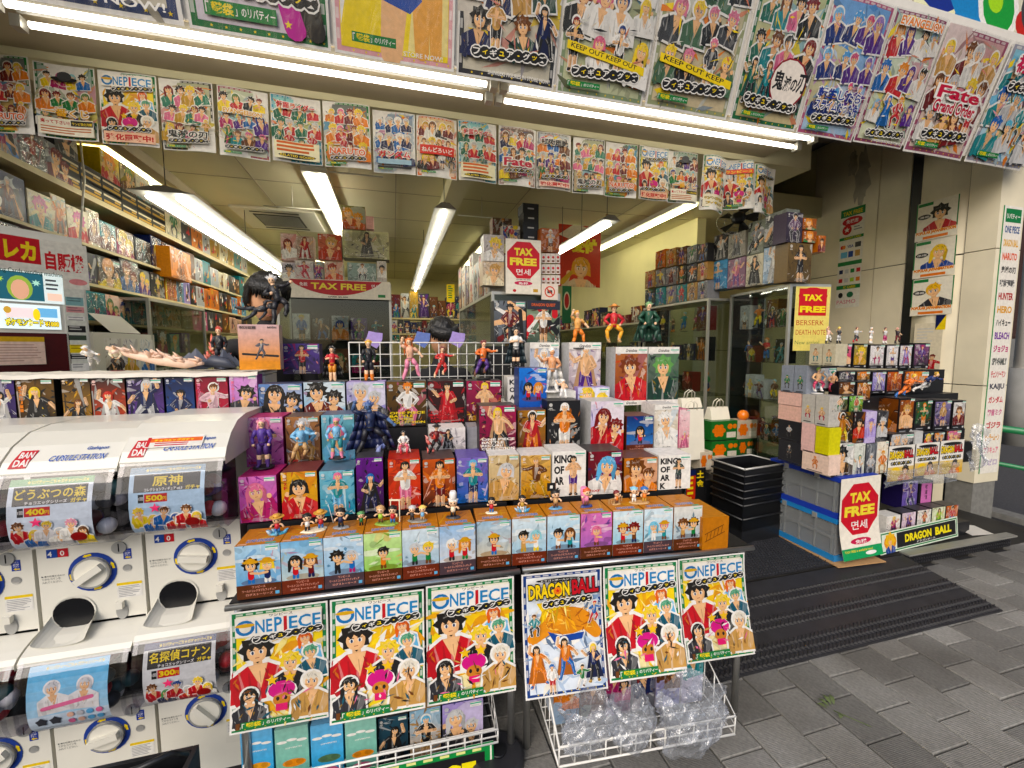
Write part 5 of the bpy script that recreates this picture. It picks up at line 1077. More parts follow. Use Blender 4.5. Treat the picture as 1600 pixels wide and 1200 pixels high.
def gacha_unit(x0, zk, label, art, upper=True, knob_rot=.5, seed=0, logo=True, sticker=None):
    """zk = height of the knob centre; front panel at y = 0"""
    g = empty('capsule_machine', (x0, 1.7, zk)); tag(g, label, 'vending machine', 'capsule machines')
    W = WG; rr = random.Random(seed)
    pb = MB(); pb.box(.004, W - .004, 0, .36, -.275, .12); pb.build('body', 'machine_white', g)
    # hood over the capsule bin
    hood = [(.34, .485), (.12, .49), (.03, .478), (-.04, .445), (-.085, .405), (-.105, .375)] if upper else [(.0, .412), (-.035, .406), (-.07, .395), (-.095, .383), (-.108, .370)]
    hb = MB(); profile(hb, hood, 0.002, W - .002)
    inner = [(y, z - .012) for y, z in hood]; profile(hb, inner[::-1], 0.002, W - .002)
    for x in (.002, W - .002):
        for k in range(len(hood) - 1): hb.face([(x, hood[k][0], hood[k][1]), (x, hood[k + 1][0], hood[k + 1][1]), (x, hood[k + 1][0] if k < len(hood) - 1 else 0, .35), (x, hood[k][0], .35)])
    hb.face([(0.002, hood[-1][0], hood[-1][1]), (W - .002, hood[-1][0], hood[-1][1]), (W - .002, hood[-1][0], hood[-1][1] - .012), (.002, hood[-1][0], hood[-1][1] - .012)])
    hood_o = hb.build('hood', 'machine_white', g)
    # clear bin front
    dp = [(-.104, .372), (-.124, .335), (-.138, .285), (-.143, .235), (-.140, .19), (-.128, .155), (-.10, .135), (-.0, .13)]
    db = MB(); profile(db, dp, .006, W - .006)
    for x in (.006, W - .006): db.face([(x, y, z) for y, z in dp] + [(x, 0, .37)])
    dome = db.build('bin_window', 'dome_clear', g)
    for x in (.006, W - .02):
        eb = MB(); profile(eb, [(y - .003, z) for y, z in dp[:-2]], x, x + .014); eb.build('window_rib', 'dome_clear', dome)
    MB().box(.008, W - .008, .0, .004, .13, .42).build('bin_back', 'chute_dark', g)
    cb = MB()
    for k in range(26):
        c = rr.choice(['dred', '2f5a5a', 'lgrey', 'dgrey', 'purple', 'red', 'white']); cb.ball((rr.uniform(.04, W - .04), rr.uniform(-.085, -.03), rr.uniform(.17, .33)), .026, 10, 7, C(c))
    tag(cb.build('capsules', 'paint', g), kind='stuff')
    # paper behind the window
    if art:
        pw = .205; cut = 8; H = art.A * pw; z0 = .148
        def bend(u, v):
            z = z0 + v * H
            for k in range(len(dp) - 1):
                if dp[k][1] >= z >= dp[k + 1][1]:
                    t = (dp[k][1] - z) / (dp[k][1] - dp[k + 1][1]); return (0, dp[k][0] + (dp[k + 1][0] - dp[k][0]) * t + .004, 0)
            return (0, dp[0][0] + .004, 0)
        po_ = art.mesh(pw, cuts=12, axis=1, bend=bend); po_.build('display_card', 'print', g, (.035, 0, z0))
    # knob with its blue ring
    kx = .15
    kb = MB(); ring(kb, kx, 0, .052, .067, -.002); kr = kb.build('knob_ring', 'navy_ring', g)
    ab = MB()
    for a in (5, 90, 180, 270): ab.mesh([(kx + r_ * math.cos(R_(a + d_)), -.0032, r_ * math.sin(R_(a + d_))) for r_, d_ in ((.056, 0), (.0635, 0), (.0635, 14), (.066, 14), (.0598, 24), (.0535, 14), (.056, 14))], [tuple(range(7))], C('yellow'))
    ab.build('arrow_marks', 'print', kr)
    kb = MB(); kb.tube([(kx, 0, 0), (kx, -.012, 0), (kx, -.014, 0)], [.05, .05, .046], 28); M0 = Matrix.Translation((kx, -.022, 0)) @ Matrix.Rotation(-knob_rot, 4, 'Y')
    ko = kb.build('knob', 'machine_white', g); gb = MB(); gb.box(-.043, .043, -.01, .008, -.011, .011, M=M0); gb.build('grip', 'machine_white', ko)
    kb = MB(); ring(kb, kx, 0, .0475, .0525, -.0145); kb.build('knob_rim', 'grey_plastic', ko)
    # coin slot, return cup, small prints
    sb = MB(); sb.tube([(.228, 0, .075), (.228, -.006, .075)], .021, 18); cs = sb.build('coin_slot', 'grey_plastic', g); MB().box(.2265, .2295, -.0068, -.006, .062, .09).build('slit', 'chute_dark', cs)
    sb = MB(); ring(sb, .246, .0, .008, .013, -.002, 14, y2=-.001); disc(sb, .246, .0, .008, .008, -.0015); sb.build('return_button', 'grey_plastic', g)
    st = Art(1.6, 'navy_') if False else Art(1.5); st.rect(.05, .05, .95, 1.45, '1c3a9c'); st.text('コイン', .2, 1.05, .6, .22, 'white'); st.text('返却', .2, .75, .6, .22, 'white'); st.text('ボタン', .2, .5, .6, .2, 'white'); st.poly([(.2, .28), (.5, .45), (.5, .34), (.85, .34), (.85, .2), (.5, .2), (.5, .1)], 'yellow')
    st.mesh(.026).build('return_sticker', 'print', g, (.236, -.0005, .03))
    st = Art(.5); st.text('▶◀の位置を合わせ', .0, .36, 1, .1, 'dgrey', 0); st.text('てからコインを', .0, .2, .8, .12, 'dgrey', .0); st.text('入れてください。', .0, .03, .85, .12, 'dgrey', .0); st.mesh(.062).build('instruction_print', 'print', g, (.012, -.0005, -.025))
    st = Art(.75, 'e8e6e0'); st.rect(0, .62, 1, .75, 'e8c840'); st.lines(.06, .54, .88, 7, .08, '8a8a90', rr, .35); st.mesh(.072).build('notice_sticker', 'print', g, (.212, -.0005, -.105))
    st = Art(.5, '2a2a30'); st.rect(0, 0, .48, .5, '2a4a9a'); st.rect(.52, 0, 1, .5, 'c02a34'); st.text('4', .05, .08, .2, .3, 'white'); st.text('0', .62, .08, .2, .3, 'white'); st.mesh(.058).build('price_window', 'print', g, (.03, -.0006, .062))
    # chute: round tunnel leading onto the tray below
    if upper:
        cb = MB(); disc(cb, .09, -.135, .058, .052, -.003); cb.build('chute_hole', 'chute_dark', g)
        cb = MB(); ring(cb, .09, -.135, .057, .062, -.004); 
        prof = []
        for k in range(13):
            a = math.pi + math.pi * k / 12; prof.append((.09 + .06 * math.cos(a), -.135 + .056 * math.sin(a)))
        far = [(.09 + .07 * math.cos(math.pi + math.pi * k / 12), -.181 - .018 * math.sin(math.pi * k / 12)) for k in range(13)]
        for k in range(12): cb.face([(prof[k][0], -.003, prof[k][1]), (prof[k + 1][0], -.003, prof[k + 1][1]), (far[k + 1][0], -.082, far[k + 1][1]), (far[k][0], -.082, far[k][1])], None, True)
        cb.build('chute_scoop', 'machine_white', g)
        cb = MB(); disc(cb, .222, -.15, .017, .03, -.003); cb.build('coin_return', 'grey_plastic', g)
        MB().box(.212, .232, -.02, -.003, -.135, -.112).build('return_flap', 'machine_white', g)
    if upper and logo:
        a = Art(.3); a.poly([(.05, .04), (.2, .04), (.24, .26), (.09, .26)], 'c8202c'); a.text('BAN', .1, .16, .12, .08, 'white', .03); a.text('DAI', .085, .06, .12, .08, 'white', .03)
        a.text('CAPSULE STATION', .37, .1, .5, .075, '2a56a8', .03, 'white', .05, slant=.25); a.text('Gashapon', .66, .22, .2, .06, '2a56a8', .02, slant=.3)
        a_sheet(a, WG * .96, hood, .006, 'hood_print', hood_o)
    if sticker:
        a = Art(.28, 'f4f0e8'); a.rect(.02, .02, .98, .26, 'e8e4dc'); a.rect(.02, .13, .98, .23, 'e86a28'); a.text(sticker, .12, .15, .7, .06, 'yellow', .03); a.lines(.15, .09, .7, 2, .05, 'c8384a', rr, .5); a.rect(.0, .02, .06, .26, 'red')
        a_sheet(a, .16, hood, .06, 'hood_sticker', hood_o, .045, .003)
    return g
def card(title, sub, price, frame, tc_, seed, bg='dfe8ee', pal=None, pale=False):
    a = Art(1.02, bg); rr = random.Random(seed)
    a.rect(0, .93, 1, 1.02, frame); a.text('★リバティーごちゃガチャシリーズ★', .2, .95, .74, .05, 'yellow', .02)
    if not pale:
        a.rect(.06, .66, .94, .92, 'black'); tw_ = min(.84, .2 * max(1, len(title))); a.text(title, .5 - tw_ / 2, .74, tw_, .15, 'yellow', .018); a.text(sub, .2, .67, .5, .05, 'white', .02); a.text('ガチャ', .74, .66, .2, .07, 'yellow', .03)
        a.rect(.2, .5, .5, .63, 'c8202a'); a.text(price, .22, .52, .22, .09, 'yellow', .04); a.text('円', .44, .52, .05, .06, 'yellow'); a.rect(.12, .5, .19, .63, 'black'); a.text('1回', .125, .54, .06, .05, 'white')
        for k in range(6): x = .14 + .15 * k; a.bust(x, .36 - .12 * (k % 2), .055, rr.choice(['blond', 'brown', '3a5a9a', 'lgrey', '5f9f5f', 'e0a0b0']), rr.choice(['yellow', 'navy', 'blue', 'white', 'red']), st=k)
        a.star(.35, .42, .08, 'e86a8a'); a.ell(.82, .14, .1, .08, '8a2a2a')
    else:
        a.grad(0, .3, 1, .95, 'bfe0f0', '6ab8e0'); a.text(title, .3, .9, .4, .07, 'dgrey', .02, slant=.2)
        for k in range(2): a.bust(.32 + .38 * k, .7, .08, 'lgrey', 'white', st=k + 2)
        a.stroke((.2, .42), (.8, .5), .03, .03, 'pink'); 
        for k in range(2): a.star(.16 + .17 * k, .2, .08, 'dgrey', n=5, inner=.7)
        for k in range(8): a.ell(.52 + .12 * (k % 4), .26 - .12 * (k // 4), .045, .045, rr.choice(['sky', 'peach', 'lgrey', 'pink', 'lilac']))
    return a
xg = [-1.442, -1.143, -.844]
c0 = card('どうぶつの森', 'チョコエッグシリーズ', '400', '2f8a4a', 'yellow', 1); c1 = card('原神', 'コレクションフィギュア vol.3', '500', '2a6a8a', 'yellow', 2, 'c4dcec'); c2 = card('名探偵コナン', 'チョコエッグシリーズ', '300', '23305a', 'yellow', 3, 'dcdcd8'); c3 = card('Sugarコレクション' if False else '', '', '', '9ac4dc', '', 4, 'd8e6ee', pale=True)
gacha_unit(xg[0], .798, 'upper capsule machine cut off by the picture edge', card('ガチャ', '', '300', '2f8a4a', '', 9), seed=1)
gacha_unit(xg[1], .798, 'upper capsule machine with a 400 yen animal village card', c0, seed=2, knob_rot=.6)
gacha_unit(xg[2], .812, 'upper capsule machine with a 500 yen card, next to the rack', c1, seed=3, knob_rot=-.15, sticker='チョコエッグガチャ')
gacha_unit(xg[0], .205, 'lower capsule machine cut off by the picture edge', card('ガチャ', '', '300', '2f8a4a', '', 10), upper=False, seed=4)
gacha_unit(xg[1], .205, 'lower capsule machine with a pale blue card', c3, upper=False, seed=5, knob_rot=.2)
gacha_unit(xg[2], .222, 'lower capsule machine with a 300 yen detective card', c2, upper=False, seed=6, knob_rot=-.9)
# ---- boxes standing behind the machines
GS = 'tall figure boxes behind the capsule machines'
def ybox(px0, px1, pt, pb, Y, depth, artf, body, label, group, cat='box', z0=None, **k):
    my = (pt + pb) / 2; a, b = at(px0, my, Y=Y), at(px1, my, Y=Y); za = at((px0 + px1) / 2, pb, Y=Y).z if z0 is None else z0; zb = at((px0 + px1) / 2, pt, Y=Y).z
    wd = b.x - a.x - .002; h = zb - za
    return carton((a.x, Y, za), wd, h, depth, 0, artf(h / wd) if artf else None, body=body, label=label, cat=cat, group=group, **k)
for a0, a1, pt, kind, c_0, c_1, pal, body, lb, vt, tcv in (
    (-30, 26, 592, 'fig', '1c1420', '4a3a7a', ('hair', 'white', 'lgrey', 'black'), '1a1622', 'dark violet box at the picture edge behind the machines', None, 'white'),
    (28, 88, 592, 'fig', '14100e', '6a4a18', ('blond', 'black', 'black', 'black'), '120f10', 'black and gold box with a suited blond figure', '-SANJI-', 'orange'),
    (99, 144, 591, 'fig', 'c08a28', '1a1412', ('brown', 'black', 'gold', 'black'), '120f10', 'black box with a gold trousered figure', None, 'white'),
    (145, 198, 591, 'fig', 'd86a5a', '1a1412', ('c83a30', 'white', 'dred', 'black'), '120f10', 'black and coral box with a red haired cloaked figure', None, 'white'),
    (200, 257, 591, 'fig', '6a4a9a', '1a1822', ('lgrey', 'navy', 'lgrey', 'black'), '1a1622', 'black and violet box with a burly figure', None, 'white'),
    (260, 305, 590, 'fig', '3a5a98', '161a38', ('hair', 'navy', 'sky', 'black'), '1a2040', 'navy box with a top hatted figure', None, 'white'),
    (307, 358, 589, 'fig', 'd8485a', '7a2434', ('brown', 'e8c0c8', 'black', 'black'), '8a2a3a', 'crimson box with pink vertical lettering and a dark legged figure', '-KOALA-', 'pink'),
    (360, 404, 586, 'bust', 'b070b8', 'd8a0d8', ('hair', '3a3a40', 'white', 'black'), '9a5aa8', 'purple box with pale vertical lettering, last before the navy one', '-NICO-', 'pink')):
    ybox(a0, a1, pt, 678 if a1 < 250 else 668, 2.1, .09 if a0 != 360 else .08, (lambda kind, c_0, c_1, pal, vt, tcv: lambda A: box_art(kind, A, random.Random(len(str(pal))), c_0, c_1, pal, vert=vt, tcol=tcv))(kind, c_0, c_1, pal, vt, tcv), body, lb, GS)
sh = empty('cloth_covered_shelf', (-1.2, 2.2, 0)); tag(sh, 'white cloth covered shelf for statues above the dark figure boxes', 'shelf')
MB().box(-.6, .62, .0, .22, 1.425, 1.437).build('board', 'white_plastic', sh)
m = MB(); n = 26; rr = random.Random(3); zz = [rr.uniform(0, .006) for _ in range(n + 1)]
for k in range(n):
    x, x2 = -.6 + 1.22 * k / n, -.6 + 1.22 * (k + 1) / n
    m.face([(x, -.11, 1.424 + zz[k]), (x2, -.11, 1.424 + zz[k + 1]), (x2, -.1, 1.44 + zz[k + 1]), (x, -.1, 1.44 + zz[k])], None, True); m.face([(x, -.1, 1.44 + zz[k]), (x2, -.1, 1.44 + zz[k + 1]), (x2, .22, 1.438 + zz[k + 1]), (x, .22, 1.438 + zz[k])], None, True)
m.build('cloth', 'cloth_white', sh)
MB().box(-.6, .62, .0, .21, .1, 1.42).build('cabinet', 'white_plastic', sh)
ZS = 1.448
def S(px, Y=2.25): v = at(px, 575, Y=Y); return (v.x, Y, ZS)
figurine(S(145), .13, ('white', 'white', 'lgrey', 'white'), 2, 'toppling white limbed statue on the cloth shelf', base=None, tilt=.9)
figurine(S(184), .12, ('hair', 'cream', '2a2420', 'black'), 4, 'crouching statue in a cream shirt and dark trousers', base='dred', tilt=.35)
# pale energy blast statue
g = empty('blast_statue', S(250)); tag(g, 'peach coloured flame blast statue sweeping along the cloth shelf', 'figurine', 'display figurines')
m = MB(); rr = random.Random(8); m.tube([(-.19, 0, .1), (-.1, 0, .07), (0, 0, .045), (.1, 0, .03), (.17, 0, .03)], [.008, .016, .022, .024, .006], 10, C('f4d2b8')); m.build('blast', 'paint', g)
m = MB()
for k in range(70):
    t = rr.random(); c = Vector((-.15 + .32 * t, rr.uniform(-.02, .015), .09 - .06 * t + rr.uniform(-.01, .01))); d = Vector((rr.uniform(-1.4, -.2), rr.uniform(-.6, .3), rr.uniform(-.3, .7))).normalized(); m.tube([c, c + d * .016, c + d * rr.uniform(.025, .045)], [.009, .006, .001], 5, C(mixc('f2c4a4', 'white', rr.random() * .4)))
m.build('tongues', 'paint', g)
g = empty('wing_statue', S(335, 2.3)); tag(g, 'slate blue winged dragon statue spread on the cloth shelf', 'figurine', 'display figurines')
m = MB()
for s_, l in ((-1, .2), (1, .12)):
    for k in range(4): m.mesh([(0, 0, .01), (s_ * l * (.35 + .16 * k), .01 * k, .1 - .02 * k), (s_ * l * (.7 + .12 * k), .01, .02), (s_ * l * .3, -.02, .0)], [(0, 1, 2, 3), (3, 2, 1, 0)], C(mixc('4a5060', 'black', .15 * k)))
m.build('wings', 'paint', g); m = MB(); m.tube([(-.05, 0, .015), (0, 0, .04), (.06, -.02, .03), (.1, -.03, .012)], [.01, .03, .022, .006], 8, C('3a4050')); m.build('body', 'paint', g)
figurine(S(345, 2.35), .2, ('c83a20', '24262c', '20222a', 'brown'), 0, 'dark suited statue with a streaming red orange flame', base=None, fx=('e8501c', 'flame'))
v = at(437, 508, Y=2.3)
figurine((v.x, 2.3, at(440, 510, Y=2.3).z), .25, ('lgrey', '1c1c22', '1c1c22', 'black'), 2, 'leaping statue in a black suit with pale hair', base=None, tilt=-.2, spin=-.35, cape=None)
v = at(400, 500, Y=2.34); figurine((v.x, 2.34, at(400, 512, Y=2.34).z), .17, ('black', '30343c', '2a2e36', 'black', '3a3e46'), 5, 'slate grey statue stretched flat above the orange box', base=None, spin=1.35)
# boxes at the back of the cloth shelf
def ob(A):
    a = Art(A); a.grad(0, 0, 1, A, 'e89a3a', 'd8b8b8'); a.stroke((.1, .35 * A), (.95, .3 * A), .03, .03, 'black'); a.fig(.55, .2 * A, .5 * A, ('dgrey', '5a5a66', '3a3a44', 'black'), 2, None); a.text('呪術廻戦', .04, A - .13, .4, .09, 'black'); a.text('BANDAI', .72, A - .1, .22, .05, 'black'); return a
ybox(373, 438, 507, 588, 2.18, .06, ob, 'c8b0a8', 'tall box with an orange dusk print and a dark tumbling figure', 'boxes on the cloth shelf', z0=1.449)
ybox(442, 500, 537, 590, 2.3, .1, lambda A: box_art('fig', A, random.Random(77), '3a2a5a', '5a4a90', ('hair', 'red', 'black', 'brown')), '3a2a60', 'deep purple box with a tan seated figure', 'boxes on the cloth shelf', z0=1.42)
# ---- black shopping basket rim at the lower edge
v = at(245, 1185, Y=1.35)
b_ = empty('shopping_basket', (v.x + .02, 1.33, v.z - .185)); tag(b_, 'dark grey plastic shopping basket in front of the lower machines', 'basket')
m = MB(); m.tube([(-.25, 0, .16), (-.05, 0, .185), (.02, .01, .2), (.04, .05, .15)], .008, 8); m.build('handle', 'black_plastic', b_)
MB().box(-.25, .03, .02, .034, 0, .12).build('front_wall', 'black_plastic', b_); MB().box(-.25, .03, .1, .114, 0, .12).build('back_wall', 'black_plastic', b_); MB().box(.031, .045, .02, .114, 0, .12).build('end_wall', 'black_plastic', b_); MB().box(-.25, .03, .035, .099, 0, .01).build('bottom', 'black_plastic', b_)
# ================================================================== INTERIOR
def xbox(px0, px1, pt, pb, X, depth, artf, body, label, group, z0=None, face=-1, cat='box', **k):
    """box whose printed face looks along -x (face=-1) or +x (face=1)"""
    my = (pt + pb) / 2; a, b = at(px0, my, X=X), at(px1, my, X=X); mp = (px0 + px1) / 2
    za = at(mp, pb, X=X).z if z0 is None else z0; zb = at(mp, pt, X=X).z; wd = abs(a.y - b.y) - .003; h = zb - za
    art = artf(h / wd) if artf else None
    if face < 0: return carton((X, max(a.y, b.y), za), wd, h, depth, R_(-90), art, body=body, label=label, group=group, cat=cat, **k)
    return carton((X, min(a.y, b.y), za), wd, h, depth, R_(90), art, body=body, label=label, group=group, cat=cat, **k)
CN = dict(white='white', black='black', red='red', yellow='yellow', orange='orange', green='green', blue='blue', navy='navy', purple='purple', pink='pink', tan='tan', brown='brown', grey='grey', dgrey='dark grey', lgrey='pale grey', cream='cream', teal='teal', sky='sky blue', lilac='lilac', gold='gold', dred='dark red', peach='peach', lime='lime', mint='mint')
FARB = MB()
def shelf_row(X, y0, y1, z0, hs, ws, cols, seed, where, group, depth=.18, maxn=35, film=False):
    rr = random.Random(seed); y = y0; i = 0
    while y < y1 and i < maxn:
        wd = rr.uniform(*ws); h = rr.uniform(*hs); c = rr.choice(cols)
        if y > 5.0:      # too far and small to pick apart: joined below as one mass of stock
            FARB.box(X - depth, X, y, y + wd - .006, z0, z0 + h, C(c)); FARB.face([(X + .001, y + .01, z0 + .01), (X + .001, y + wd - .016, z0 + .01), (X + .001, y + wd - .016, z0 + h - .01), (X + .001, y + .01, z0 + h - .01)], C(mixc(c, 'black', .35)))
            for q in range(9):
                yy_, zz_ = y + rr.uniform(.02, wd - .05), z0 + rr.uniform(.02, h - .06); FARB.face([(X + .0015 + .0003 * q, yy_, zz_), (X + .0015 + .0003 * q, yy_ + rr.uniform(.02, .06), zz_ + .01), (X + .0015 + .0003 * q, yy_ + rr.uniform(.0, .05), zz_ + rr.uniform(.03, .1))], C(rr.choice(['skin', 'black', 'white', 'red', 'navy', 'brown', 'gold'])))
            y += wd; i += 1; continue
        A = h / wd; kind = rr.choice(['fig', 'bust', 'blur', 'two', 'fig'])
        a = box_art(kind, A, rr, mixc(c, 'black', .3), c, rpal(rr), tag_=rr.random() < .3)
        o = carton((X, y, z0), wd - .004, h, depth, R_(90) + rr.uniform(-.03, .03), a, body=c, label='%s box, %s from the street, %s' % (CN[c], ORD[i], where), cat='box', group=group)
        if film and rr.random() < .5:
            m = MB(); m.face([(.01, -.006, .01), (wd - .015, -.006, .01), (wd - .015, -.006, h - .01), (.01, -.006, h - .01)]); m.build('plastic_window', 'blister', o)
        y += wd; i += 1
# ---- left wall shelving
ls = empty('wall_shelf', (-2.2, 4.8, 2.58)); tag(ls, 'long shelf board on the wall above the boxes, by the yellow trough light', 'shelf')
MB().box(-.2, .2, -1.9, 2.3, -.012, .012).build('board', 'shelf_board', ls); MB().box(.2, .215, -1.9, 2.3, -.022, .014).build('edge', 'shelf_board', ls)
GW = 'boxes on the left wall shelves'
shelf_row(-2.02, 2.95, 3.42, 2.594, (.22, .26), (.2, .25), ['lgrey', 'grey'], 1, 'on the high wall board', GW, film=True)
rr = random.Random(9); y = 3.45
for i in range(6):
    wd = rr.uniform(.19, .24); top = rr.choice(['gold', 'yellow', 'dgrey', 'lgrey'])
    for j in range(2):
        a = Art(.5, '1a1712'); a.rect(.05, .1, .95, .18, 'gold'); a.rect(.05, .3, .95, .36, 'cream'); a.rect(.6, .22, .9, .28, 'gold')
        carton((-2.02, y, 2.594 + .1 * j), wd - .004, .099, .2, R_(90), a, body='1a1712', label='black and gold flat box, %s stack on the high board, %s' % (ORD[i], ['bottom one', 'upper one'][j]), group=GW, cat='box')
    if i % 2 == 0 or i == 3: carton((-2.02, y, 2.794), wd - .01, .2, .18, R_(90), box_art('bust', .2 / (wd - .01), rr, 'cream', top, rpal(rr), tag_=False), body=top, label='%s box crowning the %s black and gold stack' % (CN[top], ORD[i]), group=GW, cat='box')
    y += wd
shelf_row(-2.02, y, 7.0, 2.594, (.22, .3), (.2, .3), ['cream', 'cream', 'teal', 'gold', 'lgrey', 'dgrey', 'orange'], 2, 'far part of the high board', GW, film=True)
lv = [(2.27, (.2, .28), ['peach', 'dred', 'navy', 'teal', 'cream', 'dgrey', 'lgrey', 'brown', 'black'], 'shelf just under the high board'), (2.0, (.2, .25), ['lgrey', 'lilac', 'pink', 'orange', 'dgrey', 'black', 'sky', 'brown'], 'second shelf under the high board'), (1.74, (.18, .24), ['mint', 'peach', 'dgrey', 'white', 'teal', 'pink', 'brown', 'navy'], 'third shelf under the high board')]
for k, (z, hs, cols, wh) in enumerate(lv):
    b_ = tag(MB().box(-2.41, -2.03, 2.9, 7.1, z - .02, z - .001).build('wall_shelf', 'shelf_board'), ['upper', 'middle', 'lowest'][k] + ' board of the crowded wall shelving', 'shelf', 'wall shelf boards')
    shelf_row(-2.06 + .02 * k, 3.0, 7.0, z, hs, (.13, .27), cols, 20 + k, wh, GW, film=True)
tag(FARB.build('far_shelf_stock', 'print'), 'mass of far boxes filling the deep end of the wall shelves', 'boxes', kind='stuff')
# orange box and a few bigger ones in front
xbox(267, 298, 392, 437, -1.95, .14, A_('fig', 91, 'd88a50', 'e09a60', ('brown', 'orange', 'brown', 'brown'), tag_=False), 'e0985a', 'plain orange carton standing proud on the wall shelving', GW, face=1)
# ---- trading card vending machine, turned towards the street
VMA = R_(-50); VM0 = (-1.81, 2.6)
def VM(px, py): v = hit(px, py, VM0, VMA); d = (v.x - VM0[0]) * math.cos(R_(50)) + (v.y - VM0[1]) * math.sin(R_(50)); return d, v.z
vm = empty('card_vending_machine', (VM0[0], VM0[1], FL), R_(50)); tag(vm, 'trading card vending machine with glowing signs beside the statue shelf', 'vending machine')
xr = VM(137, 480)[0]; zt = VM(60, 362)[1] - FL
MB().box(-.5, xr - .002, .0, .2, 0, zt).build('cabinet', 'machine_white', vm)
def vsign(px0, pt, px1, pb, artf, name, matn='print', lift=.004):
    x0, x1 = VM(px0, (pt + pb) / 2)[0], VM(px1, (pt + pb) / 2)[0]; z1, z0 = VM((px0 + px1) / 2, pt)[1] - FL, VM((px0 + px1) / 2, pb)[1] - FL
    a = artf((z1 - z0) / (x1 - x0)); o = MB().box(x0, x1, -lift, -.0005, z0, z1, C('white')).build(name, 'print', vm); a.mesh(x1 - x0).build('picture', matn, o, (x0, -lift, z0)); return o
def s1(A):
    a = Art(A, 'e8e4d8'); a.rect(0, .45 * A, .52, .98 * A, 'c8202a'); a.text('トレカ', .04, .5 * A, .44, .4 * A, 'yellow', .05, 'c8202a', .05); a.text('自販機', .56, .35 * A, .4, .42 * A, 'd0242c', .04); a.text('Trading Cards vending machine', .02, .2 * A, .7, .12 * A, '2a4a3a', .01); a.ell(.88, .16 * A, .1, .07 * A, 'e8a0a0'); return a
vsign(-28, 372, 136, 446, s1, 'top_sign')
def s2(A):
    a = Art(A, 'd8e6e4'); a.rect(.02, .06 * A, .72, .96 * A, '1e5a6a'); a.ell(.4, .45 * A, .17, .4 * A, '8aa83a'); a.ell(.4, .4 * A, .12, .32 * A, 'd8a080'); a.star(.15, .7 * A, .06, 'lime', n=7); a.star(.62, .65 * A, .07, 'mint', n=7); a.lines(.75, .75 * A, .22, 3, .14 * A, 'dgrey', random.Random(3)); a.rect(.76, .1 * A, .97, .35 * A, 'peach'); return a
vsign(-20, 424, 98, 472, s2, 'lit_panel', 'screen_glow')
def s3(A):
    a = Art(A, 'e4f4f4'); a.rect(.12, .45 * A, .55, .85 * A, 'f0d8d8'); a.rect(.62, .5 * A, .95, .88 * A, '6ab0dc'); a.ell(.6, .6 * A, .06, .25 * A, 'yellow'); a.ell(.15, .75 * A, .06, .14 * A, 'gold'); a.text('ポケモンカード', .1, .12 * A, .6, .3 * A, 'f0e020', .05, 'black', .08); a.text('¥1000', .72, .12 * A, .24, .22 * A, 'yellow', .05, 'black', .08); return a
vsign(-4, 476, 94, 514, s3, 'lit_sign', 'screen_glow')
vsign(-30, 520, 110, 582, lambda A: Art(A, '4a1a1c'), 'window')
def s4(A):
    a = Art(A, 'e9cfc0'); a.rect(0, .82 * A, 1, A, 'd8b04a'); a.lines(.06, .7 * A, .88, 7, .095 * A, 'b08a80', random.Random(5), .25); return a
vsign(-20, 526, 69, 570, s4, 'notice_plaque', lift=.012)
def s5(A):
    a = Art(A, 'dcdcd0')
    for k, (c, h) in enumerate((('8ab0b0', .1), ('d8a0a0', .07), ('white', .05), ('black', .08), ('3a4a3a', .06), ('yellow', .1), ('black', .06), ('white', .12))): y = A * (.9 - .115 * k); a.rect(.08, y - h * A, .92, y, c); a.lines(.15, y - .02 * A, .7, 2, .03 * A, mixc(c, 'dgrey' if c != 'black' else 'white', .6), random.Random(k))
    return a
vsign(103, 452, 136, 580, s5, 'sticker_column')
# counter with posters, then a glass showcase
ct = empty('white_counter', (-1.85, 3.45, FL)); tag(ct, 'white counter with a small gallery of printed pictures on its side', 'counter')
MB().box(-.5, .0, -.1, .62, 0, 1.56).build('body', 'machine_white', ct)
for k, (y0, c_, pl_) in enumerate(((.0, 'd8d0b8', ('7a1f1f', 'black', 'brown', 'black')), (.2, 'c8c0d0', ('blond', 'gold', 'black', 'black')), (.41, 'b8c8d0', ('6a9ac0', 'blue', 'white', 'black')))):
    aa = box_art('bust', 1.9, random.Random(k), c_, 'white', pl_, tag_=False); aa.mesh(.18).build('picture', 'poster_paper', ct, (.001, y0, 1.18), (0, 0, R_(90)))
v = at(192, 495, X=-1.85)
m = MB(); m.mesh([(0, 0, 0), (.0, .36, 0), (-.12, .36, .13), (-.12, 0, .13)], [(0, 1, 2, 3), (3, 2, 1, 0)]); m.build('leaflet', 'paper_white', ct, (-.02, .12, 1.565))
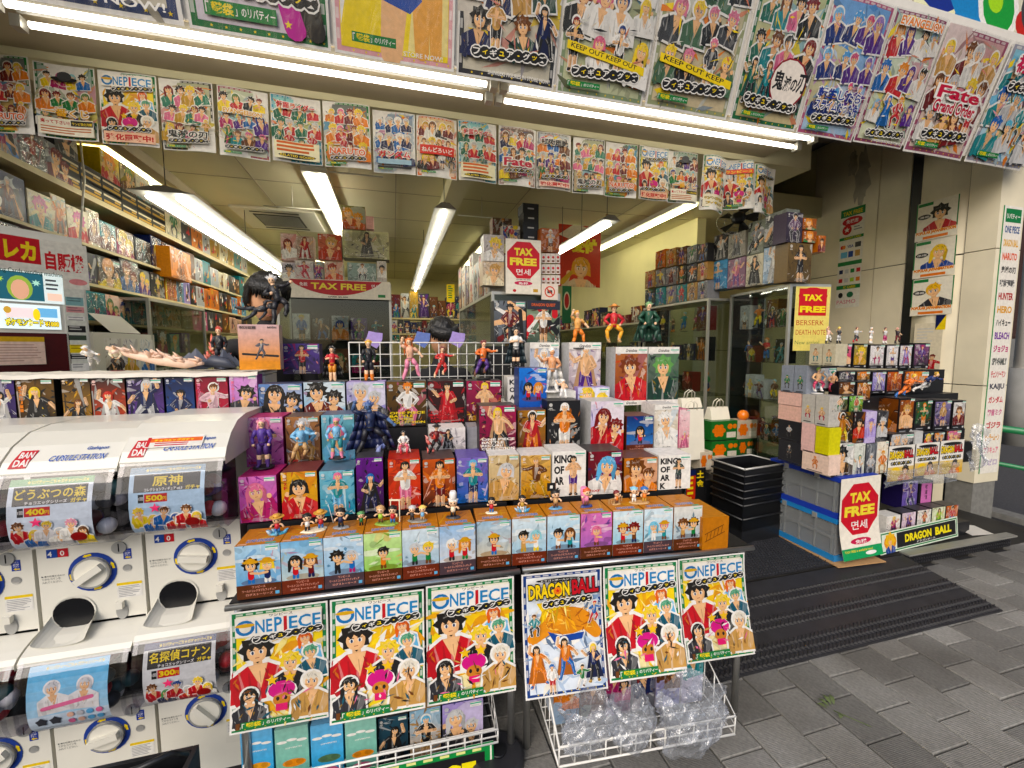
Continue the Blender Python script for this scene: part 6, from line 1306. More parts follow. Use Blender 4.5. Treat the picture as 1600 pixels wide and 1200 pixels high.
def showcase(x, y, rz, w_, d, h, label, seed, group='glass showcases', items=14, shelves=4, back='dgrey', light=None, cat='showcase', zb=FL, dark=True):
    s_ = empty('glass_showcase', (x, y, zb), rz); tag(s_, label, cat, group); rr = random.Random(seed); t = .022
    for (a, b) in ((0, 0), (w_ - t, 0), (0, d - t), (w_ - t, d - t)): MB().box(a, a + t, b, b + t, .1, h - t).build('post', 'alu', s_)
    MB().box(0, w_, 0, d, h - t, h).build('top_frame', 'alu', s_); MB().box(0, w_, 0, d, 0, .1).build('plinth', 'alu', s_)
    MB().box(t, w_ - t, .006, .01, .1, h - t).build('front_pane', 'glass', s_); MB().box(.006, .01, t, d - t, .1, h - t).build('side_pane', 'glass', s_); MB().box(w_ - .01, w_ - .006, t, d - t, .1, h - t).build('side_pane', 'glass', s_)
    MB().box(t, w_ - t, d - .03, d - .024, .1, h - t).build('back_panel', 'black_plastic' if dark else 'white_plastic', s_)
    for k in range(shelves):
        z = .1 + (h - .15) * k / shelves
        if k: MB().box(t, w_ - t, .02, d - .04, z - .006, z).build('shelf', 'glass', s_)
    return s_
lc0, lc1 = at(236, 520, X=-1.85), at(322, 520, X=-1.85)
showcase(-1.85, lc0.y, R_(90), lc1.y - lc0.y, .4, at(236, 466, X=-1.85).z - FL, 'glass showcase beneath the pastel boxes, beyond the white counter', 1)
def stock(x0, y0, rz, w_, d, zs, seed, n, where, group, hmax=.24, boxes=.5):
    """stock standing inside a showcase, each piece its own thing"""
    rr = random.Random(seed); ca, sa = math.cos(rz), math.sin(rz)
    for zi, z in enumerate(zs):
        k = n
        for i in range(k):
            lx = .04 + (w_ - .14) * (i + .5) / k - .03; ly = d * .3
            p = (x0 + lx * ca - ly * sa, y0 + lx * sa + ly * ca, z)
            wh = '%s in row %s from the top, %s' % (ORD[i], ORD[len(zs) - 1 - zi], where)
            if rr.random() < boxes:
                c = rr.choice(['dgrey', 'lgrey', 'navy', 'brown', 'white', 'teal', 'dred', 'purple']); wd = min((w_ - .12) / k * .85, .17); h = rr.uniform(.7, 1) * hmax
                carton(p, wd, h, .1, rz, box_art(rr.choice(['fig', 'bust']), h / wd, rr, mixc(c, 'black', .4), c, tag_=False), body=c, label='%s box, %s' % (CN[c], wh), cat='box', group=group)
            else:
                pal = rpal(rr); figurine((p[0] + .06 * ca, p[1] + .06 * sa, p[2]), rr.uniform(.7, .95) * hmax, pal, rr.randrange(6), 'standing figurine, ' + wh, rz=rz, base='black', group=group)
stock(-1.85, lc0.y, R_(90), lc1.y - lc0.y, .4, (1.2, 1.5), 3, 4, 'showcase by the counter', 'stock in the showcase by the counter', .22, .8)
# ---- tower with the TAX FREE banner
YT = 4.3
def zt_(py, px=540): return at(px, py, Y=YT).z
GT = 'boxes on the banner tower'
for a0, a1, pt, pb, kind, c_, lb, pal, dp in (
    (439, 464, 365, 407, 'bust', 'd8b8b0', 'pale pink tall box with a red haired bust at the tower edge', ('7a2a20', 'white', 'red', 'black'), .1), (440, 462, 410, 437, 'bust', 'c8c0c8', 'pale box with a black haired bust at the tower edge', ('hair', 'white', 'black', 'black'), .1),
    (462, 490, 369, 405, 'fig', 'c0a898', 'beige box with a red skirted figure', ('7a2a20', 'red', 'white', 'black'), .12), (461, 490, 407, 437, 'fig', 'dcd4d0', 'white box with a red dressed figure', ('brown', 'c8384a', 'c8384a', 'red'), .12), (497, 534, 366, 406, 'bust', 'c87a68', 'red framed box with a tan haired bust', ('tan', 'c84a3a', 'red', 'black'), .12),
    (507, 536, 409, 439, 'bust', 'e4ccb8', 'cream box with a red haired bust', ('a84030', 'd8604a', 'red', 'black'), .12), (543, 588, 411, 440, 'fig', '9ab0a8', 'sea green box with a rifle carrying figure', ('brown', 'white', 'dgrey', 'black'), .12), (589, 604, 408, 440, 'bust', 'd8d0c8', 'narrow white box at the tower end', ('hair', 'white', 'black', 'black'), .12), (491, 506, 409, 438, 'blur', 'a0a090', 'grey plastic pack between two pale boxes', None, .1)):
    ybox(a0, a1, pt, pb, YT, dp, (lambda kind, c_, pal, sd: lambda A: box_art(kind, A, random.Random(sd), mixc(c_, 'brown', .2), c_, pal, tag_=False))(kind, c_, pal, a0), c_, lb, GT)
o = ybox(535, 608, 361, 404, YT, .16, lambda A: box_art('fig', A, random.Random(4), 'b8b48a', 'd8d4a8', ('black', 'black', 'dgrey', 'gold'), tag_=False), '1a1a18', 'wide black framed window box with a dark figure', GT)
wv_ = at(608, 380, Y=YT).x - at(535, 380, Y=YT).x; hv_ = zt_(361) - zt_(404); MB().face; m = MB(); m.face([(.02, -.008, .02), (wv_ - .02, -.008, .02), (wv_ - .02, -.008, hv_ - .02), (.02, -.008, hv_ - .02)]); m.build('plastic_window', 'blister', o)
ybox(534, 571, 322, 358, YT, .14, lambda A: box_art('two', A, random.Random(6), 'c88a70', '7a7a4a', ('e0a060', 'd87a60', 'lime', 'black'), tag_=False), 'b88a60', 'colourful box at the very top of the banner tower', GT)
ybox(572, 584, 338, 358, YT, .12, None, 'e8b8b0', 'small pink box beside the topmost colourful one', GT)
tx0, tx1 = at(432, 500, Y=YT).x, at(612, 500, Y=YT).x
showcase(tx0, YT + .02, 0, tx1 - tx0, .5, zt_(440) - FL - .004, 'tall glass showcase carrying the TAX FREE banner', 2)
stock(tx0, YT + .02, 0, tx1 - tx0, .5, (1.3, 1.62), 6, 5, 'showcase under the banner', 'stock under the banner', .26, .6)
def bn(A):
    a = Art(A, 'ece4d4'); n = 16; pts = [(.08 + .84 * i / n, A * .97) for i in range(n + 1)] + [(.92 - .84 * i / n, A * (.97 - .8 * math.sin(math.pi * i / n) ** .7)) for i in range(n + 1)]
    a.poly(pts, 'b8242c'); a.text('TAX FREE', .27, A * .48, .5, A * .34, 'f0e070', .03); a.text('면세', .82, A * .62, .07, A * .2, 'white', .01); a.text('免税', .17, A * .62, .07, A * .2, 'white', .01); a.text('OVER ¥5,000', .42, A * .03, .18, A * .1, 'black', .03); a.rect(.88, A * .12, .95, A * .28, 'green'); return a
b0, b1 = at(437, 450, Y=YT - .03), at(610, 450, Y=YT - .03); wd = b1.x - b0.x; zb0, zb1 = at(540, 467, Y=YT - .03).z, at(540, 438, Y=YT - .03).z
poster(bn((zb1 - zb0) / wd), wd, (b0.x, YT - .03, zb0), (0, 0, 0), 'white banner with a red crescent reading TAX FREE', None, name='banner', cat='banner')
# ---- centre tower with the hanging TAX FREE board
YC = 3.2
cs = showcase(at(770, 500, Y=YC).x, YC + .04, 0, at(878, 500, Y=YC).x - at(770, 500, Y=YC).x, 1.7, at(800, 455, Y=YC).z - FL, 'glass showcase running into the shop behind the round TAX FREE board', 3, dark=False)
stock(at(770, 500, Y=YC).x, YC + .3, 0, .6, .5, (1.35,), 8, 3, 'showcase behind the round board', 'stock behind the TAX FREE board', .25, .7)
def tf(A, octo=True, green=False):
    a = Art(A, 'efe8da'); n = 8; cy = A * .62 if not green else A * .6; r = .47
    a.poly([(.5 + r * 1.06 * math.cos(R_(22.5 + 45 * k)), cy + r * 1.12 * math.sin(R_(22.5 + 45 * k))) for k in range(8)], 'cc2030')
    a.text('TAX', .24, cy + .12, .52, .2, 'f2e070', .05); a.text('FREE', .12, cy - .14, .76, .2, 'f2e070', .05); a.text('면세', .3, cy - .4, .4, .17, 'white', .01); a.ell(.5, A * .2, .26, .06, 'c83a5a'); a.text('免税', .36, A * .17, .28, .07, 'white', .02)
    if green: a.rect(0, 0, 1, A * .13, '1f9a5a'); a.text('TAX FREE is available here!', .06, A * .08, .7, .04, 'yellow', .01); a.ell(.7, A * .05, .14, .035, 'white')
    else: a.text('OVER ¥5,000', .3, A * .25, .4, .04, 'black', .02); a.ell(.25, A * .06, .05, .04, 'red'); a.rect(.78, A * .04, .92, A * .1, 'gold')
    return a
p0, p1 = at(789, 459, Y=YC), at(844, 377, Y=YC)
poster(tf((p1.z - p0.z) / (p1.x - p0.x)), p1.x - p0.x, (p0.x, YC - .02, p0.z), (0, 0, 0), 'round cornered red TAX FREE board hanging over the middle showcase', None, name='hanging_sign', cat='sign')
GC = 'boxes on the middle showcase'
for a0, a1, pt, pb, kind, c_, lb, pal, dp, Y_ in ((756, 788, 367, 408, 'bust', 'c8c0bc', 'pale box with a blond bust beside the round board, upper', ('blond', 'white', 'black', 'black'), .12, 3.24), (754, 788, 409, 446, 'bust', 'dcc8b0', 'cream box with an orange print beside the round board, lower', ('tan', 'cream', 'gold', 'black'), .12, 3.24),
    (786, 813, 352, 376, 'blur', 'a8a298', 'grey carton behind the round board', None, .12, 3.4), (770, 800, 341, 366, 'fig', '6a5240', 'brown carton on top of the grey ones', None, .12, 3.5),
    (845, 874, 357, 394, 'fig', 'b8622a', 'orange window box right of the round board', ('white', 'lgrey', 'brown', 'black'), .1, 3.26)):
    ybox(a0, a1, pt, pb, Y_, dp, (lambda kind, c_, pal, sd: lambda A: box_art(kind, A, random.Random(sd), mixc(c_, 'brown', .2), c_, pal, tag_=False))(kind, c_, pal, a0), c_, lb, GC)
for k in range(4): ybox(817 + k % 2, 842, 318 + 15 * k, 333 + 15 * k, 3.34, .14, lambda A: (lambda a: (a.rect(.3, A * .4, .7, A * .55, 'lgrey'), a)[1])(Art(A, '17171a')), '17171a', 'flat black box, %s from the top of the black stack' % ORD[k], 'stack of black boxes above the round board')
for r_ in range(3):
    for c in range(4):
        x = 846 + 7.5 * c; o = ybox(x, x + 7, 396 + 17 * r_, 411 + 17 * r_, 3.24, .01, lambda A: (lambda a: (a.ell(.5, .6 * A, .3, .3, 'red'), a.rect(.2, .1 * A, .8, .3 * A, 'brown'), a)[2])(Art(A, 'ece0d8')), 'ece0d8', 'small red printed card in row %s, %s from the round board' % (ORD[r_], ORD[c]), 'cards hanging beside the round board', cat='card')
MB_ = None
ns = Art(.9, 'e8dcd0'); ns.ell(.5, .45, .32, .32, 'd8503a'); ns.ell(.5, .45, .25, .25, 'e8dcd0'); ns.rect(.35, .36, .65, .54, 'dgrey'); ns.stroke((.3, .65), (.7, .25), .035, .035, 'd8503a')
p0, p1 = at(846, 468, Y=3.18), at(872, 448, Y=3.18); poster(ns, p1.x - p0.x, (p0.x, 3.18, p0.z), (0, 0, 0), 'no photography sign under the hanging cards', None, name='sign', cat='sign')
ybox(772, 822, 470, 536, 2.95, .12, lambda A: box_art('blur', A, random.Random(2), '2a2c30', '6a7078', ('black', 'dred', 'black', 'lgrey'), tag_=True), '3a3c40', 'grey window box with a dark armoured figure under the round board', GC)
ybox(823, 875, 470, 538, 2.95, .12, lambda A: (lambda a: (a.rect(0, A * .8, 1, A, '2a2c38'), a.text('DRAGON QUEST', .14, A * .86, .72, .1, 'd8602a', .03), a)[2])(box_art('blur', A, random.Random(3), '3a4a40', '8a9a80', ('red', 'white', 'brown', 'gold'), tag_=False)), '2a2c38', 'tall dark box with orange title lettering at its top', GC)
tag(MB().box(-.3, .3, -.1, .3, 0, 1.56 - FL).build('display_plinth', 'dark_void', None, (at(824, 540, Y=3.0).x, 3.0, FL)), 'dark plinth under the two grey window boxes', 'plinth')
# red banner with yellow lettering
p0, p1 = at(872, 447, Y=5.0), at(939, 355, Y=5.0); A = Art((p1.z - p0.z) / (p1.x - p0.x), 'c83a24'); A.poly([(0, 1.1), (.4, 1.36), (.9, 1.2), (.3, 1.0)], 'e8dcc8'); A.text('受付', .3, A.A - .58, .6, .3, 'f2e020', .06, 'e8c010', .04); A.bust(.52, .42, .2, 'e0a040', 'd8c0a0', st=3, out=None); A.stroke((.1, .1), (.3, .3), .06, .04, 'gold')
poster(A, p1.x - p0.x, (p0.x, 5.0, p0.z), (0, 0, 0), 'red wall banner with yellow kanji and an orange haired bust', None, name='banner', cat='banner')
p0, p1 = at(878, 505, Y=4.9), at(893, 447, Y=4.9); A = Art((p1.z - p0.z) / (p1.x - p0.x), '2f6a44'); A.ell(.5, A.A * .6, .35, A.A * .25, 'd8d0b0'); A.ell(.5, A.A * .6, .25, A.A * .2, 'b83a34'); poster(A, p1.x - p0.x, (p0.x, 4.9, p0.z), (0, 0, 0), 'narrow green poster with a red oval under the red banner', None)
# ---- back wall shelves crowded with small boxes
GB = 'boxes on the back wall shelves'
for k, (pz_, h_, n_) in enumerate(((497, .5, 7), (521, .28, 12), (535, .2, 10))):
    z = at(660, pz_, Y=8.0).z; x0 = at(612, pz_, Y=8.0).x; x1 = at(722, pz_, Y=8.0).x
    tag(MB().box(x0 - .6, x1 + 1.6, 7.98, 8.3, z - .03, z - .002).build('back_shelf', 'shelf_board'), '%s shelf board at the back of the shop' % ['top', 'middle', 'low'][k], 'shelf', 'back shelf boards')
    rr = random.Random(k + 60); x = x0; i = 0
    while x < x1 and i < 14:
        wd = (x1 - x0) / n_ * rr.uniform(.8, 1.15); h = h_ * rr.uniform(.65, .95); c = rr.choice(['dgrey', 'brown', 'gold', 'teal', 'dred', 'lgrey', 'orange', 'black', 'navy'])
        carton((x, 8.0, z), wd - .008, h, .2, 0, box_art(rr.choice(['fig', 'blur']), h / wd, rr, mixc(c, 'black', .4), c, tag_=False), body=c, label='%s box, %s along the %s back shelf' % (CN[c], ORD[i], ['top', 'middle', 'low'][k]), cat='box', group=GB); x += wd; i += 1
a = Art(2.2, 'yellow'); a.lines(.2, 1.9, .6, 6, .28, 'green', random.Random(1), .5); p0, p1 = at(698, 472, Y=6.5), at(710, 437, Y=6.5); poster(a, .12, (p0.x, 6.5, p0.z), (0, 0, 0), 'yellow price flag hanging deep in the shop', None, name='price_flag', cat='flag')
# boxes along the aisle face of the middle showcase
rr = random.Random(31)
for i in range(7):
    y = 3.35 + .24 * i; x = at(770, 500, Y=YC).x + .01; h = rr.uniform(.3, .5); c = rr.choice(['lgrey', 'dred', 'black', 'white', 'brown'])
    carton((x, y + .22, at(800, 455, Y=YC).z + .003), .215, h, .2, R_(-90), box_art('blur', h / .215, rr, mixc(c, 'black', .2), c, tag_=False), body=c, label='%s wrapped box, %s along the middle showcase aisle side' % (CN[c], ORD[i]), cat='box', group='boxes along the aisle')
# ---- glass showcases at the side wall with boxes on top
K = .5 / .65
cA = (3.911 * K, 3.485 * K); zc = 1.55 + .65 * K
ca_ = empty('x', (0, 0, 0)); bpy.data.objects.remove(ca_)
showcase(cA[0], cA[1], R_(-8), .36, .74, zc - FL, 'near glass showcase with a TAX FREE sheet on its end', 4, group='glass showcases')
cB = (3.763 * K - .0, 4.45 * K + .02)
showcase(cB[0], cB[1], 0, .36, 1.1, zc - FL - .03, 'far glass showcase along the side wall', 5)
for (cx, cy, r_, d_, nm, sd) in ((cA[0], cA[1], R_(-8), .74, 'near side showcase', 11), (cB[0], cB[1], 0, 1.1, 'far side showcase', 12)):
    rr = random.Random(sd)
    for zi, z in enumerate((.75, 1.1, 1.42, 1.72)):
        for i in range(5):
            l = .06 + (d_ - .16) * i / 5; dx = .05
            px_, py_ = cx + dx * math.cos(r_) - l * math.sin(r_), cy + dx * math.sin(r_) + l * math.cos(r_)
            wh = '%s from the street, row %s from top, %s' % (ORD[i], ORD[3 - zi], nm)
            if rr.random() < .45: figurine((px_ + .06, py_ + .05, z), rr.uniform(.15, .22), rpal(rr), rr.randrange(6), 'figurine, ' + wh, rz=R_(-90), base='black', group='stock in the side showcases')
            else:
                c = rr.choice(['dgrey', 'navy', 'lgrey', 'dred', 'brown', 'teal', 'black']); h = rr.uniform(.14, .24); wd = d_ / 5 * .72
                carton((px_, py_ + wd, z), wd, h, .1, R_(-90), box_art('fig', h / wd, rr, mixc(c, 'black', .4), c, tag_=False), body=c, label='%s box, %s' % (CN[c], wh), cat='box', group='stock in the side showcases')
def zA(px, py): return None
def sA(A):
    a = Art(A, 'e8d888'); a.rect(.1, A * .55, .9, A * .97, 'c8242c'); a.ell(.5, A * .86, .42, A * .13, 'c8242c'); a.text('TAX', .22, A * .78, .56, A * .1, 'f2e060', .05); a.text('FREE', .14, A * .6, .74, A * .1, 'f2e060', .05); a.text('BERSERK', .06, A * .4, .8, A * .08, 'b84a34', .0); a.text('DEATH NOTE', .06, A * .25, .86, A * .08, 'b84a34', .0); a.text('New arrival', .05, A * .1, .7, A * .06, '6a7a4a', 0); return a
hA = lambda px, py: hit(px, py, cA, R_(8))
q0, q1 = hA(1240, 500), hA(1294, 500); wd = math.hypot(q1.x - q0.x, q1.y - q0.y); z0, z1 = hA(1266, 548).z, hA(1266, 448).z
poster(sA((z1 - z0) / wd), wd, (q0.x - .0, q0.y - .006, z0), (0, 0, R_(-8)), 'yellow sheet headed by a red TAX FREE shape on the showcase end', None)
GR_ = 'boxes on top of the side showcases'
zA_ = zc + .003; zB_ = zc - .027; XA = cA[0] - .03; XB = cB[0] + .01
def top_of(px0, px1, pt, pb): pass
for a0, a1, pt, pb, c_, lb, pal, kind in ((1108, 1136, 408, 452, '5a9ac8', 'glossy blue box lower row at the showcase join', ('white', 'sky', 'blue', 'black'), 'fig'), (1137, 1164, 404, 449, '8a6a80', 'mauve box with pink figure, lower row', ('lgrey', 'd88aa0', 'purple', 'black'), 'fig'), (1116, 1137, 366, 406, '1c1c20', 'black box, upper row beside the fan', ('brown', 'white', 'dgrey', 'black'), 'fig'), (1138, 1164, 364, 402, 'b0aca0', 'grey box with a pale figure, upper row', ('lgrey', 'grey', 'dgrey', 'black'), 'fig'),
    (1166, 1192, 398, 446, 'd0c8b0', 'cream and gold box with a black bird shape', ('black', 'black', 'dgrey', 'black'), 'fig'), (1193, 1230, 384, 441, 'a8c0d8', 'pale blue box with a white robot, yellow edge', ('white', 'white', 'lgrey', 'yellow'), 'fig'), (1169, 1194, 346, 396, '8a9080', 'film wrapped grey box above the cream one', ('lgrey', 'grey', 'black', 'black'), 'blur'), (1195, 1228, 332, 382, '7a8078', 'film wrapped grey box at the stack top', ('dgrey', 'lgrey', 'black', 'black'), 'blur')):
    o = xbox(a0, a1, pt, pb, XA, .16 if a0 < 1160 else .13, (lambda kind, c_, pal, sd: lambda A: box_art(kind, A, random.Random(sd), mixc(c_, 'black', .25), c_, pal, tag_=False))(kind, c_, pal, a0), c_, lb, GR_)
for a0, a1, pt, pb, c_, lb, pal in ((1231, 1268, 380, 441, '6a5636', 'big dark gold box with a hulking black figure', ('black', 'black', '2a2420', 'black')), (1229, 1254, 332, 379, '3a3040', 'dark purple box topping the showcase end stack', ('hair', '6a4a6a', 'black', 'black')), (1255, 1276, 341, 359, 'b0622a', 'small orange box, upper of the pair at the stack end', None), (1255, 1276, 361, 379, 'a85a28', 'small orange box, lower of the pair at the stack end', None), (1278, 1290, 368, 394, 'c07038', 'lone small orange box near the payment sign', None)):
    yb_ = cA[1] - .0
    ybox(a0, a1, pt, pb, yb_ - .045, .12, (lambda c_, pal, sd: lambda A: box_art('fig' if pal else 'bust', A, random.Random(sd), mixc(c_, 'black', .3), c_, pal, tag_=False))(c_, pal, a0), c_, lb, GR_)
rr = random.Random(5)
for r_ in range(3):
    for i in range(6):
        a0 = 1008 + 16.4 * i; a1 = a0 + 15.5
        if r_ == 2 and i in (0,): continue
        pb = 479 - .17 * (a0 - 1008) * .9 - r_ * 29; pt = pb - 27; c_ = rr.choice(['dgrey', 'brown', 'teal', 'orange', 'black', 'grey', 'tan'])
        xbox(a0, a1, pt, pb, XB, .14, (lambda c_, sd: lambda A: box_art('fig', A, random.Random(sd), mixc(c_, 'black', .35), c_, None, tag_=False))(c_, a0 + r_), c_, '%s box, %s from the back in the %s row on the far showcase' % (CN[c_], ORD[i], ['bottom', 'middle', 'top'][r_]), GR_)
fn = at(1154, 342, X=XA + .05)
fg = empty('electric_fan', (fn.x, fn.y, fn.z), 0, rot=(R_(60), 0, R_(-50))); tag(fg, 'dark round fan head tilted down above the showcase boxes', 'fan')
m = MB(); m.tube([(0, 0, .0), (0, 0, .03), (0, 0, .05)], [.06, .06, .03], 16); m.build('motor', 'black_plastic', fg)
for k in range(5): m = MB(); a = k * 1.2566; m.face([(math.cos(a) * .04, math.sin(a) * .04, -.01), (math.cos(a - .3) * .16, math.sin(a - .3) * .16, -.03), (math.cos(a + .35) * .17, math.sin(a + .35) * .17, .0), (math.cos(a + .5) * .05, math.sin(a + .5) * .05, .005)]); m.build('blade', 'black_plastic', fg)
m = MB()
for k in range(22): a = 6.283 * k / 22; m.tube([(0, 0, -.05), (math.cos(a) * .1, math.sin(a) * .1, -.045), (math.cos(a) * .18, math.sin(a) * .18, 0)], .002, 4)
for r_ in (.06, .12, .18): m.tube([(math.cos(6.283 * k / 24) * r_, math.sin(6.283 * k / 24) * r_, -.048 + .05 * (r_ / .18) ** 3) for k in range(25)], .003, 5)
m.build('guard', 'silver', fg)
# ---- lights
def hang_lamp(x, y0, z, n, label, two=False, w_=.17, L=1.2, tubem='tube_cool'):
    g = empty('hanging_lamp', (x, y0, z)); tag(g, label, 'lamp', 'hanging tube lamps')
    W2 = w_ / 2 if not two else .2
    m = MB(); ln_ = n * L
    m.mesh([(-W2, 0, .01), (-.03, 0, .055), (.03, 0, .055), (W2, 0, .01), (-W2, ln_, .01), (-.03, ln_, .055), (.03, ln_, .055), (W2, ln_, .01)], [(0, 1, 5, 4), (1, 2, 6, 5), (2, 3, 7, 6), (4, 7, 3, 0), (0, 3, 2, 1), (4, 5, 6, 7)]); m.build('reflector', 'lamp_grey', g)
    for k in range(n):
        for dx in ((-.09, .09) if two else (0,)): MB().tube([(dx, k * L + .03, -.02), (dx, k * L + L - .03, -.02)], .013, 10).build('tube', tubem, g)
    for y in (.08, ln_ * .5, ln_ - .1):
        MB().tube([(0, y, .055), (0, y, 3.08 - z)], .003, 6).build('cable', 'black_plastic', g); MB().tube([(0, y, .055), (0, y, .08)], .014, 8).build('connector', 'cardboard', g)
    return g
hang_lamp(-1.54, 3.6, 2.62, 3, 'double tube lamp hung along the wall shelves', two=True)
hang_lamp(.41, 3.4, 2.61, 4, 'single tube lamp hung over the middle aisle')
hang_lamp(1.81, 3.36, 2.62, 1, 'short tube lamp hung before the red banner')
def ceil_lamp(x, y0, n, label, L=1.2, tubes=(-.05, .05), z=3.08, tubem='tube_warm'):
    g = empty('ceiling_lamp', (x, y0, z)); tag(g, label, 'lamp', 'ceiling tube lamps')
    MB().box(-.1, .1, 0, n * L, -.05, -.002).build('housing', 'lamp_white', g)
    for k in range(n):
        for dx in tubes: MB().tube([(dx, k * L + .04, -.07), (dx, k * L + L - .04, -.07)], .016, 10).build('tube', tubem, g)
ceil_lamp(-2.1, 3.95, 3, 'yellowish ceiling tubes above the wall shelves'); ceil_lamp(3.02, 3.8, 2, 'yellowish ceiling tubes along the cream side wall', tubes=(0,)); ceil_lamp(-.62, 4.05, 2, 'white ceiling tubes over the banner tower', tubem='tube_cool'); ceil_lamp(1.35, 5.6, 2, 'ceiling tubes behind the middle showcase'); ceil_lamp(-1.2, 8.0, 1, 'ceiling tubes at the far back wall')
MB_bm = tag(MB().box(.5, .66, 3.0, 10, 2.94, 3.078).build('ceiling_beam', 'ceiling_paint'), kind='structure')
MB_bm = tag(MB().box(-1.95, -1.85, 3.0, 10, 2.99, 3.078).build('ceiling_beam', 'soffit_paint'), kind='structure')
ac = empty('air_conditioner', (-1.25, 5.75, 3.08)); tag(ac, 'square ceiling air conditioner with dark grilles', 'air conditioner')
MB().box(-.42, .42, -.42, .42, -.03, -.002).build('panel', 'lamp_white', ac); MB().box(-.24, .24, -.24, .24, -.036, -.031).build('grille', 'black_plastic', ac)
for k in range(9): MB().box(-.22, .22, -.22 + k * .05, -.2 + k * .05, -.042, -.037).build('slat', 'grey_plastic', ac)
for y in (-.34, .31): MB().box(-.25, .25, y, y + .03, -.035, -.031).build('louvre', 'black_plastic', ac)
for k, (x, y) in enumerate(((-.9, 4.6), (-.3, 3.6), (.9, 4.4), (1.6, 5.0))):
    g = empty('hanging_rail', (x, y, 3.08)); tag(g, ['thin rail hung near the air conditioner', 'thin rail hung above the banner tower', 'thin rail hung beside the centre beam', 'thin rail hung before the side wall'][k], 'rail', 'thin ceiling rails')
    MB().tube([(-.25, 0, -.2), (.25, 0, -.2)], .006, 6).build('rail', 'lamp_white', g); MB().tube([(0, 0, -.2), (0, 0, 0)], .003, 5).build('wire', 'lamp_white', g)
# tubes under the front soffit
for k, (x0_, x1_, lb) in enumerate(((-1.64, .585, 'long twin tube fitting under the soffit, nearer the picture edge'), (.645, 2.95, 'long twin tube fitting under the soffit, towards the entrance'))):
    g = empty('soffit_lamp', ((x0_ + x1_) / 2, 2.575, 3.12)); tag(g, lb, 'lamp', 'twin tube fittings under the soffit'); h2 = (x1_ - x0_) / 2
    MB().box(-h2 + .02, h2 - .02, -.035, .035, -.045, -.002).build('housing', 'lamp_grey', g)
    for y in (-.065, .065):
        MB().tube([(-h2 + .04, y, -.072), (h2 - .04, y, -.072)], .0145, 12).build('tube', 'tube_front', g)
        for s_ in (-1, 1): MB().box(s_ * h2 - .02, s_ * h2 + .02, y - .025, y + .025, -.1, -.046).build('socket', 'alu', g)

cbv = [at(125, 216, X=-1.9), at(132, 280, X=-1.88), at(128, 330, X=-1.88), at(124, 385, X=-1.86)]
tag(MB().tube([tuple(p) for p in cbv], .006, 8).build('power_cable', 'lamp_white'), 'white cable hanging down in front of the wall shelf', 'cable')

showcase(2.98, 4.75, 0, .4, 3.6, 1.78, 'long dark glass showcase under the bare cream wall', 9)
rr = random.Random(77)
for zi, z in enumerate((1.08, 1.38, 1.875)):
    if zi == 0: continue
    for i in range(12):
        wd = .26; h = rr.uniform(.16, .26) if zi < 2 else rr.uniform(.1, .3); c = rr.choice(['black', 'dgrey', 'navy', 'brown', 'dgrey', 'lgrey', 'dred'])
        if zi == 2 and rr.random() < .35: continue
        y = 4.82 + .29 * i
        carton((3.05, y + wd, z), wd, h, .14, R_(-90), box_art(rr.choice(['fig', 'blur', 'bust']), h / wd, rr, mixc(c, 'black', .4), c, tag_=False), body=c, label='%s box, %s from the street, %s long showcase' % (CN[c], ORD[i], ['low in the', 'middle of the', 'on top of the'][zi]), cat='box', group='stock of the long showcase')
# ================================================================== RIGHT FRONT: CRATES, DRAGON BALL RACK
def crate(x, y, z, w_, d, h, rim, foot, label):
    g = empty('folding_crate', (x, y, z)); tag(g, label, 'crate', 'folding crates')
    MB().box(0, w_, 0, d, 0, .042).build('base', foot, g)
    MB().box(-.004, w_ + .004, -.004, d + .004, h - .032, h).build('rim', rim, g)
    t = .006
    MB().box(.004, w_ - .004, .004, .004 + t, .043, h - .033).build('front_wall', 'crate_clear', g); MB().box(.004, w_ - .004, d - .01, d - .004, .043, h - .033).build('back_wall', 'crate_clear', g)
    MB().box(.004, .01, .012, d - .012, .043, h - .033).build('side_wall', 'crate_clear', g); MB().box(w_ - .01, w_ - .004, .012, d - .012, .043, h - .033).build('side_wall', 'crate_clear', g)
    for k in range(5): MB().box(-.002, .003, .02 + (d - .05) * k / 4, .032 + (d - .05) * k / 4, .043, h - .033).build('rib', 'crate_clear', g)
    MB().box(-.004, .003, .01, d - .01, h * .52, h * .52 + .016).build('hinge_bar', 'crate_clear', g); MB().box(.02, w_ - .02, -.003, .003, h * .52, h * .52 + .012).build('hinge_bar', 'crate_clear', g)
    for k in (.25, .7): MB().box(-.008, .0, d * k, d * k + .035, h - .04, h - .004).build('latch', 'grey_plastic', g)
    MB().box(w_ * .25, w_ * .75, -.006, .0, .062, .1).build('grip', 'crate_clear', g)
    return g
cx0, cy0 = 2.83, 2.075
cb = tag(MB().box(-.03, .36, -.06, .55, 0, .006).build('cardboard_sheet', 'cardboard', None, (cx0, cy0, FL + .009), (0, 0, R_(-4))), 'brown cardboard sheet peeking out under the crates', 'cardboard')
crate(cx0, cy0, FL + .017, .345, .53, .295, 'crate_blue', 'crate_blue', 'lower folding crate of clear plastic with a light blue base')
crate(cx0, cy0, FL + .313, .345, .53, .285, 'crate_navy', 'crate_navy', 'upper folding crate of clear plastic with a dark blue rim')
ZC = FL + .6
p0 = at(1313, 800, Y=cy0 - .02); p1 = at(1374, 800, Y=cy0 - .02); wd = p1.x - p0.x
A = tf(1.52, green=True)
bend = lambda u, v: (0, -.05 * max(0, .45 - v) ** 1.5 * 3, 0)
